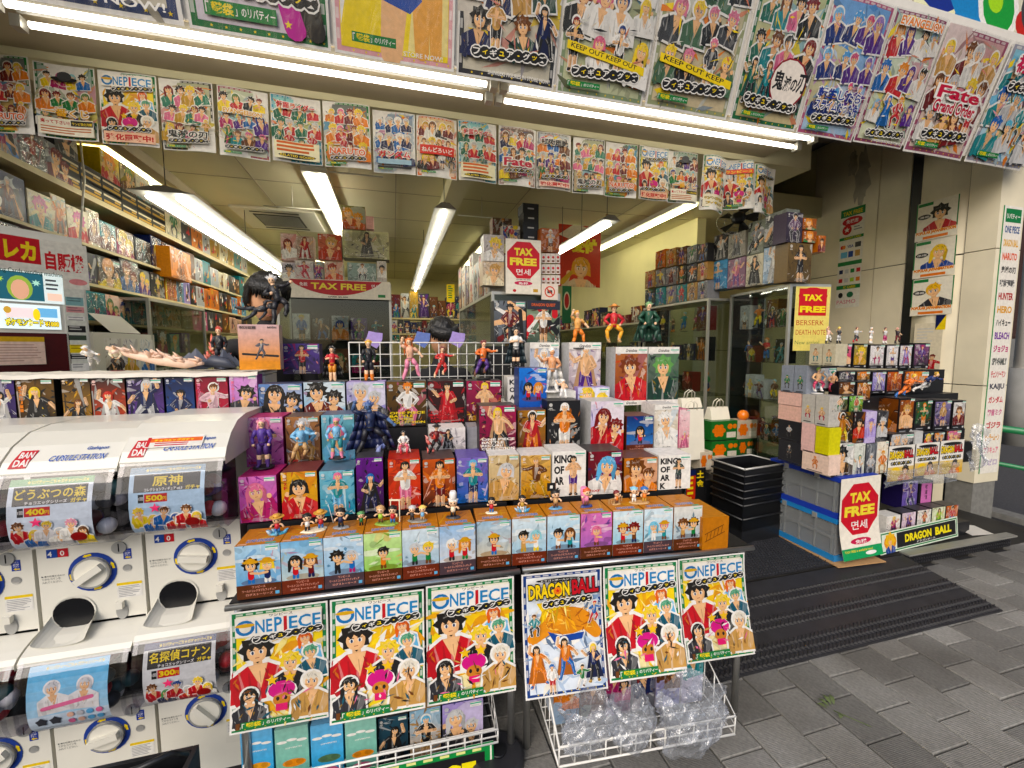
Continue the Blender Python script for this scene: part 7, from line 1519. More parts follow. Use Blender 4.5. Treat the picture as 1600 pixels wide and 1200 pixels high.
poster(A, wd, (p0.x, cy0 - .02, at(1345, 746, Y=cy0 - .02).z - 1.52 * wd), (0, R_(-1), 0), 'TAX FREE sheet with a green foot hanging on the crates', None, cuts=10, axis=1, bend=bend)
GD = 'boxes stacked on the crates'; GK = 'boxes on the low stepped rack'
XL = 2.745; YF = 2.115
# boxes facing the shop entrance (left faces)
for a0, a1, pt, pb, c0_, c1_, pal, lb, dp in (
    (1216, 1252, 689, 722, '17171a', '2a2a2e', ('lgrey', 'dgrey', 'black', 'black'), 'flat black box right on the crate rim, rear', .1), (1216, 1252, 657, 688, '17171a', '222226', ('dgrey', 'lgrey', 'black', 'black'), 'flat black box, second above the crate rim, rear', .1),
    (1253, 1296, 707, 738, 'f0cdb8', 'f2d8c8', ('orange', 'e8863a', 'orange', 'brown'), 'peach box with an orange sketch on the crate rim', .1), (1252, 1273, 661, 706, 'ecc4be', 'eec8c2', None, 'plain pink upright box above the peach one', .1), (1274, 1296, 667, 711, 'd8cf4a', 'dcd458', None, 'plain lemon yellow upright box', .1),
    (1216, 1252, 634, 657, 'e8bdae', 'eac2b4', None, 'plain pink flat box, lower of the pink pair', .1), (1216, 1252, 612, 633, 'e8bdae', 'ecc6ba', None, 'plain pink flat box, upper of the pink pair', .1),
    (1253, 1273, 616, 661, 'b9b4ac', 'c4c0b8', ('blond', 'skin', 'c03a50', 'white'), 'grey carton with a small red skirted figure, rear of two', .1), (1274, 1296, 618, 666, 'b9b4ac', 'c4c0b8', ('blond', 'skin', 'c03a50', 'white'), 'grey carton with a small red skirted figure, front of two', .1),
    (1221, 1240, 571, 613, '7f8590', '8f95a0', ('green', 'green', 'dgrey', 'black'), 'slate carton with tiny green figures, rear of two', .1), (1241, 1261, 571, 615, '7f8590', '8f95a0', ('green', 'green', 'dgrey', 'black'), 'slate carton with tiny green figures, front of two', .1),
    (1265, 1285, 537, 570, 'c0b8a0', 'ccc4ac', ('brown', 'skin', 'teal', 'black'), 'buff carton with a bare chested figure, rear of the top pair', .1), (1286, 1306, 537, 571, 'c0b8a0', 'ccc4ac', ('brown', 'skin', 'teal', 'black'), 'buff carton with a bare chested figure, front of the top pair', .1)):
    def af(A, c0_=c0_, c1_=c1_, pal=pal):
        a = Art(A, c1_)
        if pal: a.fig(.5, .12 * A, min(.7 * A, 1.1), pal, 4, None); a.rect(.2, .05 * A, .8, .08 * A, 'dgrey')
        return a
    xbox(a0, a1, pt, pb, XL, dp, af, c1_, lb, GD)
# boxes facing the street on the crates
for a0, a1, pt, pb, c0_, c1_, pal, lb, body in (
    (1299, 1333, 693, 744, 'e8e6e0', 'f0eee8', ('black', '3a2a1a', 'black', 'black', 'a86a40'), 'white box with a crouching black haired figure on the crate front', 'white'), (1334, 1351, 693, 744, 'd0d4c8', 'e0e2d8', ('7a9a80', 'white', 'navy', 'red'), 'white box with a greenish ghost figure', 'white'), (1352, 1369, 693, 743, '2a2c30', '6a6e74', ('lgrey', 'lgrey', 'grey', 'white'), 'black and silver box with a curled grey head', 'black'), (1370, 1387, 690, 739, 'e8e0c8', 'f0e8d8', ('e8a030', 'orange', 'tan', 'brown'), 'white box with a golden haired figure', 'white'),
    (1299, 1332, 644, 692, '17120e', '3a2a18', ('hair', 'c8802a', 'yellow', 'white', 'b87848'), 'black box with a gold clad figure over the crouching one', 'black'), (1333, 1351, 644, 692, '141214', '241a1a', ('hair', 'c83a2a', 'orange', 'white'), 'black box with a red and yellow winged figure', 'black'), (1352, 1369, 643, 692, 'c8b8e0', 'd8cce8', ('8a78c0', 'lilac', 'lilac', 'purple'), 'lavender spine with small purple portraits', 'lilac'), (1370, 1387, 643, 690, '1a1a1c', '3a3a3e', ('lgrey', 'lgrey', 'grey', 'white'), 'black box with a silver standing figure', 'black'),
    (1299, 1324, 619, 643, '1c1c1a', '5a6a3a', ('hair', 'skin', 'green', 'black'), 'black window box with a green tinted bust', 'black'), (1327, 1348, 619, 643, '2a5a2a', '9ad070', ('hair', 'c85a2a', 'green', 'black'), 'bright green printed small box', 'black')):
    ybox(a0, a1, pt, pb, YF - .005, .1, (lambda c0_, c1_, pal, sd: lambda A: box_art('fig' if sd % 3 else 'bust', A, random.Random(sd), c0_, c1_, pal, tag_=sd % 2 == 0))(c0_, c1_, pal, a0 + pt), body, lb, GD)
# the stepped rack behind: rows further back and higher
rows = [
    (2.40, .1, [(1309, 1331, 537, 574, 'c84a6a', 'e08aa0', ('hair', 'skin', 'magenta', 'black'), 'black framed box with a pink bust, first in the top row', 'bust'), (1333, 1355, 537, 575, '8a7a3a', 'b0a060', ('blond', 'gold', 'brown', 'black'), 'black framed box with an olive gold bust, top row', 'bust'), (1358, 1382, 538, 576, 'd8d4d0', 'f0ecec', ('hair', 'white', 'magenta', 'black'), 'black framed box with a white manga print, first of three', 'fig'), (1384, 1404, 538, 576, 'd8d4d0', 'f0ecec', ('white', 'white', 'purple', 'black'), 'black framed box with a white manga print, second of three', 'fig'), (1405, 1425, 538, 576, 'd8d4d0', 'f0ecec', ('dred', 'lilac', 'magenta', 'black'), 'black framed box with a white manga print, last of three', 'fig'), (1427, 1452, 536, 576, '3a2a3a', '8a5a80', ('magenta', 'purple', 'dgrey', 'black'), 'black framed box with a violet figure ending the top row', 'fig')]),
    (2.32, .07, [(1264, 1307, 573, 612, 'a8c0d8', 'd8d0e0', ('lgrey', 'sky', 'white', 'white'), 'pale blue printed box behind the muscular statues', 'blur'), (1310, 1336, 580, 595, '2a2a30', '4a4a50', ('purple', 'white', 'purple', 'black'), 'small black box with a purple star print', 'fig'), (1338, 1360, 580, 595, '3a2214', 'b07a3a', ('orange', 'gold', 'brown', 'black'), 'small black box with a gold print', 'bust'), (1362, 1384, 580, 615, '8a80c0', 'c0b8e0', ('lilac', 'white', 'purple', 'black'), 'black framed box with a lavender figure', 'fig'), (1385, 1410, 579, 616, '7a2a18', 'c05a28', ('e8a030', 'orange', 'dred', 'black'), 'black framed box with fiery orange figure', 'fig'), (1411, 1452, 579, 603, '6a3020', 'c87a40', ('orange', 'red', 'blue', 'black'), 'wide low box with an orange and blue print', 'two')]),
    (2.24, .07, [(1310, 1336, 596, 618, '2a1a10', '6a4020', ('brown', 'tan', 'brown', 'black'), 'dark brown box with a dim bust under the purple star box', 'bust'), (1338, 1361, 596, 630, '3a1e10', 'c07a30', ('gold', 'orange', 'brown', 'black'), 'black framed box with a golden standing figure', 'fig')]),
    (2.16, .11, [(1404, 1428, 622, 677, '4a2416', '9a5a38', ('tan', 'skin', 'c86a30', 'black'), 'big dark box with a bare chested figure, front of the rack', 'bust'), (1429, 1456, 625, 672, '1a1c1a', '3a5a3a', ('orange', 'green', 'orange', 'black'), 'black box with an orange sweep and green hero print', 'fig'), (1459, 1486, 625, 672, '3a3048', '8a80a8', ('c8a060', 'tan', 'purple', 'black'), 'dark box with an oval violet portrait', 'fig'), (1488, 1508, 626, 670, 'c8c4c0', 'e0dcd8', ('brown', 'dred', 'black', 'black'), 'white box with a dark red bust at the rack end', 'bust')]),
    (2.13, .08, [(1389, 1428, 677, 698, '1a1a1c', '3a3a40', ('lgrey', 'grey', 'dgrey', 'black'), 'low black box with a silver print above the poster strip', 'two'), (1443, 1458, 676, 694, '1a1a20', '3a4a6a', None, 'low black box with a blue print above the poster strip', 'bust'), (1459, 1476, 675, 692, '2a2a2c', '8a8a8a', None, 'low black box with a grey crowd print', 'two'), (1478, 1502, 672, 690, '6a2a18', 'b85a30', None, 'low rust coloured box at the strip end', 'two')]),
]
for Y_, dp, its in rows:
    for a0, a1, pt, pb, c0_, c1_, pal, lb, kind in its:
        def af(A, c0_=c0_, c1_=c1_, pal=pal, kind=kind, a0=a0):
            a = Art(A, '151417'); i = box_art(kind, A * .86 / .88 if A > .5 else A, random.Random(a0), c0_, c1_, pal, tag_=False)
            f = .88; fy = A * .8 / i.A
            for pts, c, l in i.p: a.p.append(([(.06 + u * f, A * .14 + v * fy) for u, v in pts], c, l + 1))
            a.n = i.n + 2; a.rect(.8, .04 * A, .92, .1 * A, 'lgrey'); a.rect(.1, .05 * A, .5, .08 * A, 'grey'); price_tag(a, .7, A - .15, .26); return a
        ybox(a0, a1, pt, pb, Y_, dp, af, '151417', lb, GK)
o = xbox(1360, 1403, 622, 680, at(1404, 650, Y=2.16).x - .004, .004, lambda A: box_art('bust', A, random.Random(5), '2a1810', '7a4424', ('brown', 'c07848', 'brown', 'black'), tag_=False), '2a1810', 'printed side sleeve of the big dark box on the rack', GK)
tb = ybox(1430, 1442, 674, 694, 2.12, .05, None, 'c8c8c6', 'small tilted silver grey box on the poster strip', GK)
rk = empty('stepped_rack', (3.2, 2.13, FL)); tag(rk, 'low stepped rack of black figure boxes beside the crates', 'rack')
zr = lambda px, py, Y: at(px, py, Y=Y).z - FL
for k, (y0, y1, z0, z1) in enumerate(((.02, .36, .0, at(1487, 818, Y=2.15).z - FL - .004), (.045, .36, .575, zr(1440, 699, 2.13) - .003), (.1, .36, zr(1440, 699, 2.13) - .002, zr(1440, 678, 2.16) - .003), (.16, .36, zr(1440, 678, 2.16) - .002, zr(1400, 617, 2.3) - .004), (.26, .36, zr(1400, 617, 2.3) - .003, zr(1400, 578, 2.4) - .003))):
    MB().box(.03, 1.12, y0, y1, z0, z1).build('step', 'black_plastic', rk)
MB().box(.03, 1.12, .34, .355, .19, .57).build('back_panel', 'dark_void', rk)
# statues on the rack
def rp(px, py, Y): v = at(px, py, Y=Y); return (v.x, v.y, v.z)
figurine(rp(1277, 615, 2.25), .18, ('lime', 'e8b888', 'c03a60', 'white'), 4, 'muscular bare chested statue with lime green hair', base='white', wide=1.5)
figurine(rp(1300, 615, 2.28), .16, ('2a9a80', 'e0a878', 'a83050', 'dred'), 4, 'muscular bare chested statue with teal hair', base=None, wide=1.4)
figurine(rp(1416, 625, 2.2), .2, ('f0c428', 'e8782a', 'e8782a', 'blue', 'e0a070'), 2, 'crouching golden haired statue in orange', base=None, wide=1.35, tilt=.45)
figurine(rp(1447, 618, 2.24), .2, ('e0b030', '2a3a70', 'lgrey', 'white'), 2, 'sprawling blue suited statue with white boots at the rack end', base=None, wide=1.4, tilt=.7)
for px, pal, lb, ps in ((1293, ('dred', 'e8c0b0', 'white', 'black'), 'small horned red statue above the buff cartons', 5), (1310, ('f0d030', 'dgrey', 'lgrey', 'black'), 'small yellow haired statue above the buff cartons', 1), (1337, ('dred', 'lgrey', 'dgrey', 'red'), 'small grey statue with a curling tail, top row', 2), (1360, ('white', 'lgrey', 'white', 'white'), 'small white armoured statue, top row', 3), (1382, ('dred', 'lgrey', 'magenta', 'white'), 'small plum and white statue, top row', 1), (1401, ('magenta', '2a1a24', 'dred', 'black'), 'small dark crimson statue ending the top row', 5)):
    Y_ = 2.43; v = at(px, 537, Y=Y_); figurine((v.x, Y_, v.z), .125, pal, ps, lb, base='black', nbase=.14)
# DRAGON BALL posters with film
for k, (a0, a1) in enumerate(((1388, 1428), (1430, 1466), (1468, 1504))):
    A = Art(1.0, 'f0ece4'); A.rect(0, .5, 1, 1, 'e8e4dc'); A.ell(.5, .9, .4, .05, 'black'); A.text('DRAGON', .04, .62, .56, .22, 'f0cc1c', .05, 'black', .08); A.text('BALL', .6, .64, .36, .22, 'c0202a', .05, 'black', .08); figure_goods(A, .1, .44, .8, .12); A.grad(0, 0, 1, .4, 'd8a848', 'e0c890'); A.ell(.3, .2, .2, .2, 'f0c828'); A.bust(.65, .3, .1, 'hair', 'orange', st=k, out=None)
    p0, p1 = at(a0, 720, Y=2.115), at(a1, 720, Y=2.115); wd = p1.x - p0.x; zz = at((a0 + a1) / 2, 696 - 4 * k, Y=2.115).z
    poster(A, wd, (p0.x, 2.115, zz - wd), (0, 0, 0), 'yellow and red titled shelf poster, %s' % ['next to the crates', 'middle of three', 'half under loose film'][k], 'posters on the low stepped rack')
def crumple(name, p, sx, sy, sz, label, seed, cat='plastic film', nu=22, nv=14, m_='bag_clear'):
    """loose crumpled clear film as a folded sheet"""
    rr = random.Random(seed); g = MB(); P = {}
    for i in range(nu + 1):
        for j in range(nv + 1):
            u, v = i / nu, j / nv; y = sy * (.5 * math.sin(u * 9 + 3 * math.sin(v * 5 + seed)) * .4 + .5 * math.sin(v * 7 + u * 4) * .35 + rr.uniform(-.12, .12)); P[i, j] = (sx * (u - .5) + rr.uniform(-.01, .01) * sx, y, sz * (v - .5) * (1 + .25 * math.sin(u * 6 + seed)) + rr.uniform(-.01, .01) * sz)
    for i in range(nu):
        for j in range(nv): g.face([P[i, j], P[i + 1, j], P[i + 1, j + 1], P[i, j + 1]], None, True)
    o = g.build(name, m_, None, p); tag(o, label, cat); return o
v = at(1440, 742, Y=2.09); crumple('clear_film', (v.x, 2.085, v.z), .74, .03, .13, 'crumpled clear film draped over the shelf posters', 3)
v = at(1522, 700, Y=2.12); crumple('clear_film', (v.x + .02, 2.1, v.z), .17, .09, .3, 'bunched clear film hanging at the pillar', 5)
# lower shelf boxes
GL = 'boxes on the bottom of the low rack'
for a0, a1, pt, pb, c0_, c1_, pal, lb, body, Y_, dp in ((1410, 1433, 752, 794, '6a5aa0', '9a8ac8', ('navy', 'purple', 'navy', 'black'), 'dark purple box with a violet window print', '2a2450', 2.26, .14), (1436, 1457, 752, 789, 'd88ac0', 'e8a8d4', None, 'black box with a pink panel of vertical kanji', '17151a', 2.26, .12), (1385, 1406, 806, 836, 'e8e4dc', 'f0ece4', ('blond', 'magenta', 'navy', 'black'), 'white box with a slim figure, first on the bottom shelf', 'white', 2.15, .1), (1409, 1430, 801, 831, 'd8c0d0', 'e8d8e0', ('lilac', 'purple', 'brown', 'black'), 'pale pink box, second on the bottom shelf', '1a181c', 2.15, .1), (1433, 1454, 797, 827, 'e0dcd4', 'f0ece4', ('hair', 'c86a4a', 'green', 'black'), 'white box with a green trousered figure, third on the bottom shelf', '1a181c', 2.15, .1), (1456, 1476, 793, 822, 'd0d8a8', 'e8ecd0', ('hair', 'lime', 'green', 'black'), 'lime printed box, fourth on the bottom shelf', '1a181c', 2.15, .1), (1478, 1496, 790, 818, 'a84a30', 'd07a48', ('hair', 'red', 'blue', 'black'), 'rust red box, last on the bottom shelf', '1a181c', 2.15, .1)):
    def af(A, c0_=c0_, c1_=c1_, pal=pal, a0=a0):
        a = box_art('fig', A, random.Random(a0), c0_, c1_, pal, tag_=False)
        if pal is None: a = Art(A, '17151a'); a.rect(.15, .1 * A, .92, .92 * A, 'd88ac0'); [a.text(c, .42, A * (.68 - .22 * i), .2, A * .18, 'black', .02) for i, c in enumerate('武道館')]
        return a
    ybox(a0, a1, pt, pb, Y_, dp, af, body, lb, GL)
A = Art(.17, 'e4ecdc'); A.rect(.01, .01, .99, .16, '2f7a46'); A.rect(.02, .02, .98, .15, 'e4ecdc'); A.rect(.2, .025, .97, .145, 'black'); A.text('DRAGON', .3, .055, .34, .065, 'f2e020', .05); A.text('BALL', .69, .055, .22, .065, 'f2e020', .05); A.text('ドラゴンボール', .45, .032, .24, .017, 'white'); A.ell(.12, .085, .075, .06, 'e8941c'); A.star(.12, .1, .07, 'f0b828', n=7, inner=.7); A.bust(.12, .09, .025, 'f0b828', '2a4a9a', st=2, out=None)
p0, p1 = at(1376, 868, Z=FL + .012), at(1497, 838, Z=FL + .012); wd = math.hypot(p1.x - p0.x, p1.y - p0.y)
an = math.atan2(p1.y - p0.y, p1.x - p0.x)
poster(A, wd, (p0.x, p0.y - .0, FL + .012), (R_(-6), 0, an), 'long low shelf card with yellow lettering on black', None, name='shelf_card', cat='sign')
# white paper scrap on the platform
v = at(1545, 833, Z=.1); m = MB(); m.mesh([(-.09, -.03, .002), (.1, -.06, .004), (.08, .05, .03), (-.02, .07, .045), (-.08, .04, .01)], [(0, 1, 2), (0, 2, 3), (0, 3, 4), (2, 1, 0), (3, 2, 0), (4, 3, 0)]); tag(m.build('paper_scrap', 'paper_white', None, (v.x - .1, v.y + .03, .101)), 'crumpled white paper lying on the platform edge', 'paper')
# ---- posters on the wall, column and pillar
def wall_poster(px0, px1, pt, pb, X, artf, label, group=None, name='poster', cat='poster'):
    my = (pt + pb) / 2; a, b = at(px0, my, X=X), at(px1, my, X=X); z0, z1 = at((px0 + px1) / 2, pb, X=X).z, at((px0 + px1) / 2, pt, X=X).z; wd = a.y - b.y
    return poster(artf((z1 - z0) / wd), wd, (X, a.y, z0), (0, 0, R_(-90)), label, group, name=name, cat=cat)
def pay(A):
    a = Art(A, 'ece8dc'); a.rect(.0, A * .92, 1, A, 'green'); a.text('TAX FREE', .1, A * .935, .8, A * .04, 'yellow', .02); a.ell(.5, A * .87, .42, A * .045, 'c8242c'); a.text('免税店', .25, A * .85, .5, A * .04, 'white', .02); a.ell(.3, A * .79, .2, A * .05, 'c83a3a'); a.star(.3, A * .79, .12, 'white'); a.lines(.58, A * .8, .36, 2, A * .025, 'grey', random.Random(1))
    a.rect(0, A * .69, 1, A * .72, 'green'); a.text('CREDIT CARD', .2, A * .695, .7, A * .02, 'yellow'); a.ell(.14, A * .62, .07, A * .02, 'red'); a.ell(.22, A * .62, .07, A * .02, 'orange'); a.text('VISA', .36, A * .605, .26, A * .03, '1c3a8c', .03); a.rect(.68, A * .6, .92, A * .65, 'dgrey'); a.rect(.1, A * .51, .38, A * .57, 'sky'); a.rect(.42, A * .51, .62, A * .57, '2a4a9a'); a.rect(.7, A * .51, .9, A * .57, 'tan')
    a.rect(0, A * .43, 1, A * .47, 'green'); 
    for k in range(4): a.rect(.08 + .24 * k, A * .35, .24 + .24 * k, A * .39, ['navy', 'lgrey', 'green', 'red'][k]); a.rect(.08 + .24 * k, A * .26, .24 + .24 * k, A * .3, ['red', 'lgrey', 'lime', 'orange'][k])
    a.rect(0, A * .19, 1, A * .23, 'green'); a.text('IC CARD', .3, A * .197, .5, A * .025, 'yellow', .02); a.ell(.2, A * .13, .1, A * .028, 'black'); a.ell(.6, A * .13, .14, A * .03, '2f6a4a'); a.text('PASMO', .05, A * .04, .8, A * .04, 'd87a8a', .0); return a
wall_poster(1310, 1347, 326, 480, WX - .008, pay, 'tall payment sheet headed TAX FREE with card logos', cat='sign', name='payment_sign')
def stick(pal, lb_, seed):
    def f(A):
        a = Art(A, 'eee8d8'); a.rect(0, 0, .03, A, 'green'); a.rect(.97, 0, 1, A, 'green'); a.rect(.04, A * .9, .4, A * .98, 'green'); a.bust(.58, A * .66, .17, pal[0], pal[1], st=seed, out=None); a.ell(.2, A * .62, .16, .07, 'black'); a.text(lb_, .08, A * .59, .24, .06, 'white'); a.rect(0, .0, 1, A * .24, 'eee8d8'); a.text('POPULAR JAPANIMATION', .03, A * .14, .94, A * .1, 'e8701c', .04, 'f0c040', .05); a.text('AT SUPER PRICE' if False else '', 0, 0, .1, .1, 'e8701c') if False else a.rect(.2, A * .03, .8, A * .1, 'e8803c'); return a
    return f
XC = WX - .062
for k, (pt, pb, pal) in enumerate(((312, 372, ('hair', 'b8242c')), (374, 432, ('f0c428', '2a4a9a')), (434, 492, ('f0b828', '2a2a30')))):
    wall_poster(1432 - 4 * k, 1497 - 4 * k, pt, pb, XC, stick(pal, '孫悟空'[:2] if k == 1 else '漫画', k), ['top sticker with a red clad bust under a hat on the rounded column', 'middle sticker with a golden haired bust on the rounded column', 'lowest sticker with a headband wearing bust on the rounded column'][k], 'stickers on the rounded column')
wall_poster(1426, 1470, 505, 600, XC, lambda A: (lambda a: (a.lines(.1, A * .9, .6, 9, A * .05, 'lgrey', random.Random(2), .3), a.fig(.7, .02, .5 * A, ('dred', 'red', 'black', 'black'), 2, None), a)[2])(Art(A, 'e2d8c0')), 'faded notice with a red figure low on the rounded column', 'stickers on the rounded column')
wall_poster(1462, 1478, 492, 515, XC - .001, lambda A: (lambda a: (a.poly([(0, 0), (1, A), (1, 0)], 'yellow'), a)[1])(Art(A, 'navy')), 'small navy and yellow sticker on the rounded column', 'stickers on the rounded column')
def strip(A):
    a = Art(A, 'efeae0'); a.rect(0, 0, .06, A, '2f8a4a'); n = 20; L_ = [('リバティー', '1f7a46'), ('ONE PIECE', '3a5a8a'), ('DRAGON BALL', 'e0a818'), ('NARUTO', 'e0542a'), ('鬼滅の刃', '2a2a2a'), ('呪術廻戦', '4a4a4a'), ('HUNTER', 'b03a3a'), ('HERO', 'e0a020'), ('ハイキュー', '1a1a1a'), ('BLEACH', '7a4a9a'), ('ジョジョ', 'c03a7a'), ('SPY×FAMILY', '1a2a2a'), ('チェンソーマン', 'c8283a'), ('KAIJU', '3a3a4a'), ('ガンダム', 'c8283a'), ('初音ミク', 'd07a9a'), ('ゴジラ', 'c8242c'), ('セーラームーン', 'e0a040'), ('プリキュア', 'e08a9a'), ('リゼロ', 'c0b0c8')]
    st = A / (n + .6)
    for i, (t, c) in enumerate(L_): a.text(t, .16, A - st * (i + 1), .76, st * .55, c, .04)
    a.rect(.14, A - st * 1.2, .94, A - st * .2, '1f7a46'); a.text('リバティー', .2, A - st * .95, .68, st * .4, 'white', .03); return a
p0, p1 = at(1524, 560, Y=2.425), at(1553, 560, Y=2.425); z0, z1 = at(1520, 742, Y=2.425).z, at(1555, 318, Y=2.425).z; p0x = 4.93; wd = .25
poster(strip((z1 - z0) / wd), wd, (p0x, 2.428, z0), (0, 0, 0), 'long white strip of coloured series logos on the pillar', None)
# ---- baskets, paper bags and orange boxes at the entrance
bx_, by_ = at(1172, 715, Y=2.75).x, 2.6
for k in range(7):
    g = empty('shopping_basket', (2.62, 2.62, FL + .05 + .055 * k) if k else (2.62, 2.62, FL + .002), R_(6)); tag(g, 'dark shopping basket, %s of the stack beside the crates' % ['lowest', 'second up', 'third up', 'fourth up', 'fifth up', 'sixth up', 'topmost'][k], 'basket', 'stack of shopping baskets')
    H = .2; a, b, t = .2, .14, .006
    for nm, P_ in (('front_wall', (-a, a, -b, -b + t)), ('back_wall', (-a, a, b - t, b)), ('side_wall', (-a, -a + t, -b + t, b - t)), ('side_wall', (a - t, a, -b + t, b - t))): MB().box(*P_, .002, H).build(nm, 'black_plastic', g)
    MB().box(-a + t, a - t, -b + t, b - t, 0, .004).build('bottom', 'black_plastic', g)
    MB().tube([(-a - .008, -b - .008, H), (a + .008, -b - .008, H), (a + .008, b + .008, H), (-a - .008, b + .008, H), (-a - .008, -b - .008, H)], .008, 6).build('rim', 'grey_plastic' if k == 6 else 'black_plastic', g)
GO = 'orange ball boxes'
YO = 3.05
for a0, a1, pt, pb, gcol, lb, r_ in ((1111, 1152, 658, 687, '2f6a34', 'green box with an orange flower, upper of the green pair', 1), (1112, 1153, 689, 716, '2f6a34', 'green box with an orange flower, lower of the green pair', 1), (1152, 1183, 657, 685, 'c8bca8', 'white box with an orange edge under the orange ball', 0), (1154, 1176, 686, 712, '2f5a34', 'green box behind the green pair', 1), (1094, 1113, 706, 734, 'd8ccb8', 'white box with an orange flower, first at the bag foot', 0), (1114, 1136, 714, 741, 'd8ccb8', 'white box with an orange flower, second at the bag foot', 0)):
    def af(A, gcol=gcol):
        a = Art(A, gcol); a.ell(.3, .5 * A, .2, .3 * A, 'e8741c'); [a.ell(.3 + .17 * math.cos(k * 1.05), .5 * A + .24 * A * math.sin(k * 1.05), .09, .13 * A, 'e8741c', 8) for k in range(6)]; a.ell(.72, .7 * A, .1, .15 * A, 'e8874a'); a.ell(.9, .7 * A, .08, .13 * A, 'e8874a'); a.rect(.6, .1 * A, .95, .4 * A, 'e0d8c8'); return a
    ybox(a0, a1, pt, pb, YO if '1094' not in str(a0) and a0 != 1114 else YO - .05, .13, af, gcol, lb, GO)
v = at(1161, 651, Y=YO + .05); g = empty('orange_ball', (v.x, v.y, at(1161, 657, Y=YO + .05).z)); tag(g, 'shiny orange ball resting on a white box', 'ball'); rb = .048
MB().ball((0, 0, rb), rb, 24, 16).build('ball', 'orange_ball', g); MB().tube([(0, 0, 0), (0, 0, .006)], .03, 16).build('stand', 'cardboard', g)
for k, (px0, px1, pt, pb, Y_, lb) in enumerate(((1064, 1104, 640, 720, 3.0, 'tall white paper carrier bag with a printed panel'), (1112, 1142, 636, 657, 3.12, 'small white paper bag with a looped handle'), (1066, 1098, 622, 638, 3.25, 'white paper bag behind the tall one'))):
    p0, p1 = at(px0, pb, Y=Y_), at(px1, pt, Y=Y_); w_, h_ = p1.x - p0.x, p1.z - p0.z; g = empty('paper_bag', (p0.x, Y_, p0.z)); tag(g, lb, 'bag', 'paper carrier bags')
    m = MB(); d = .1; m.mesh([(0, 0, 0), (w_, 0, 0), (w_, d, 0), (0, d, 0), (.005, d * .3, h_), (w_ - .005, d * .3, h_), (w_ - .005, d * .7, h_), (.005, d * .7, h_), (w_ + .002, d * .5, h_ * .6)], [(0, 1, 5, 4), (2, 3, 7, 6), (3, 0, 4, 7), (1, 2, 8), (1, 8, 5), (2, 6, 8), (5, 8, 6), (3, 2, 1, 0)]); m.build('sack', 'bag_paper', g)
    for y in (.3, .7): MB().tube([(w_ * .3, d * y, h_ - .005), (w_ * .33, d * y - .01, h_ + .05), (w_ * .5, d * y - .015, h_ + .075), (w_ * .67, d * y - .01, h_ + .05), (w_ * .7, d * y, h_ - .005)], .004, 6).build('handle', 'bag_paper', g)
    if k == 0:
        a = Art(2.2, 'e8e0c8'); a.lines(.1, 2.0, .8, 8, .25, 'c83a2a', random.Random(4), .6); a.lines(.15, 1.9, .6, 4, .5, 'yellow', random.Random(6), .3); a.mesh(.07).build('print', 'print', g, (w_ * .35, .012, h_ * .35), (R_(-4), 0, 0))
tag(MB().box(-.25, .42, -.12, .4, 0, at(1114, 741, Y=3.0).z - FL - .004).build('display_block', 'black_plastic', None, (at(1094, 740, Y=3.0).x, 3.0, FL)), 'black block the carrier bags and orange boxes stand on', 'plinth')
p0, p1 = at(1070, 790, Y=2.86), at(1103, 730, Y=2.86); A = Art((p1.z - p0.z) / (p1.x - p0.x), 'black'); [A.text(c, .55, A.A * (.72 - .25 * i), .36, A.A * .2, 'yellow', .04) for i, c in enumerate('土金')]; A.rect(.05, .1 * A.A, .5, .95 * A.A, 'c83a2a'); A.lines(.1, .85 * A.A, .35, 6, .14 * A.A, 'yellow', random.Random(3), .5); A.rect(.05, .8 * A.A, .5, .95 * A.A, 'navy')
poster(A, p1.x - p0.x, (p0.x, 2.86, p0.z), (0, 0, 0), 'black and yellow opening days sign low at the entrance', None, name='sign', cat='sign')
# ================================================================== BASKETS UNDER THE RACKS
def wire_basket(x, y, z, rz, w_, d, h, label, nx=10, ny=5, hf=None):
    hf = h if hf is None else hf
    g = empty('wire_basket', (x, y, z), rz); tag(g, label, 'basket', 'white wire baskets under the racks'); r = .0028
    def wire(nm, pts, rr_=r): MB().tube(pts, rr_, 6).build(nm, 'wire_white', g)
    wire('rim', [(0, 0, hf), (w_, 0, hf), (w_, d, h), (0, d, h), (0, 0, hf)], .004); wire('floor_wire', [(0, 0, 0), (w_, 0, 0), (w_, d, 0), (0, d, 0), (0, 0, 0)], .004)
    wire('side_wire', [(0, 0, hf * .5), (w_, 0, hf * .5), (w_, d, h * .5)])
    for k in range(nx + 1): wire('upright', [(w_ * k / nx, d, h), (w_ * k / nx, d, 0), (w_ * k / nx, 0, 0), (w_ * k / nx, 0, hf)])
    for k in range(1, ny): hk = hf + (h - hf) * k / ny; wire('upright', [(0, d * k / ny, hk), (0, d * k / ny, 0), (w_, d * k / ny, 0), (w_, d * k / ny, hk)])
    return g
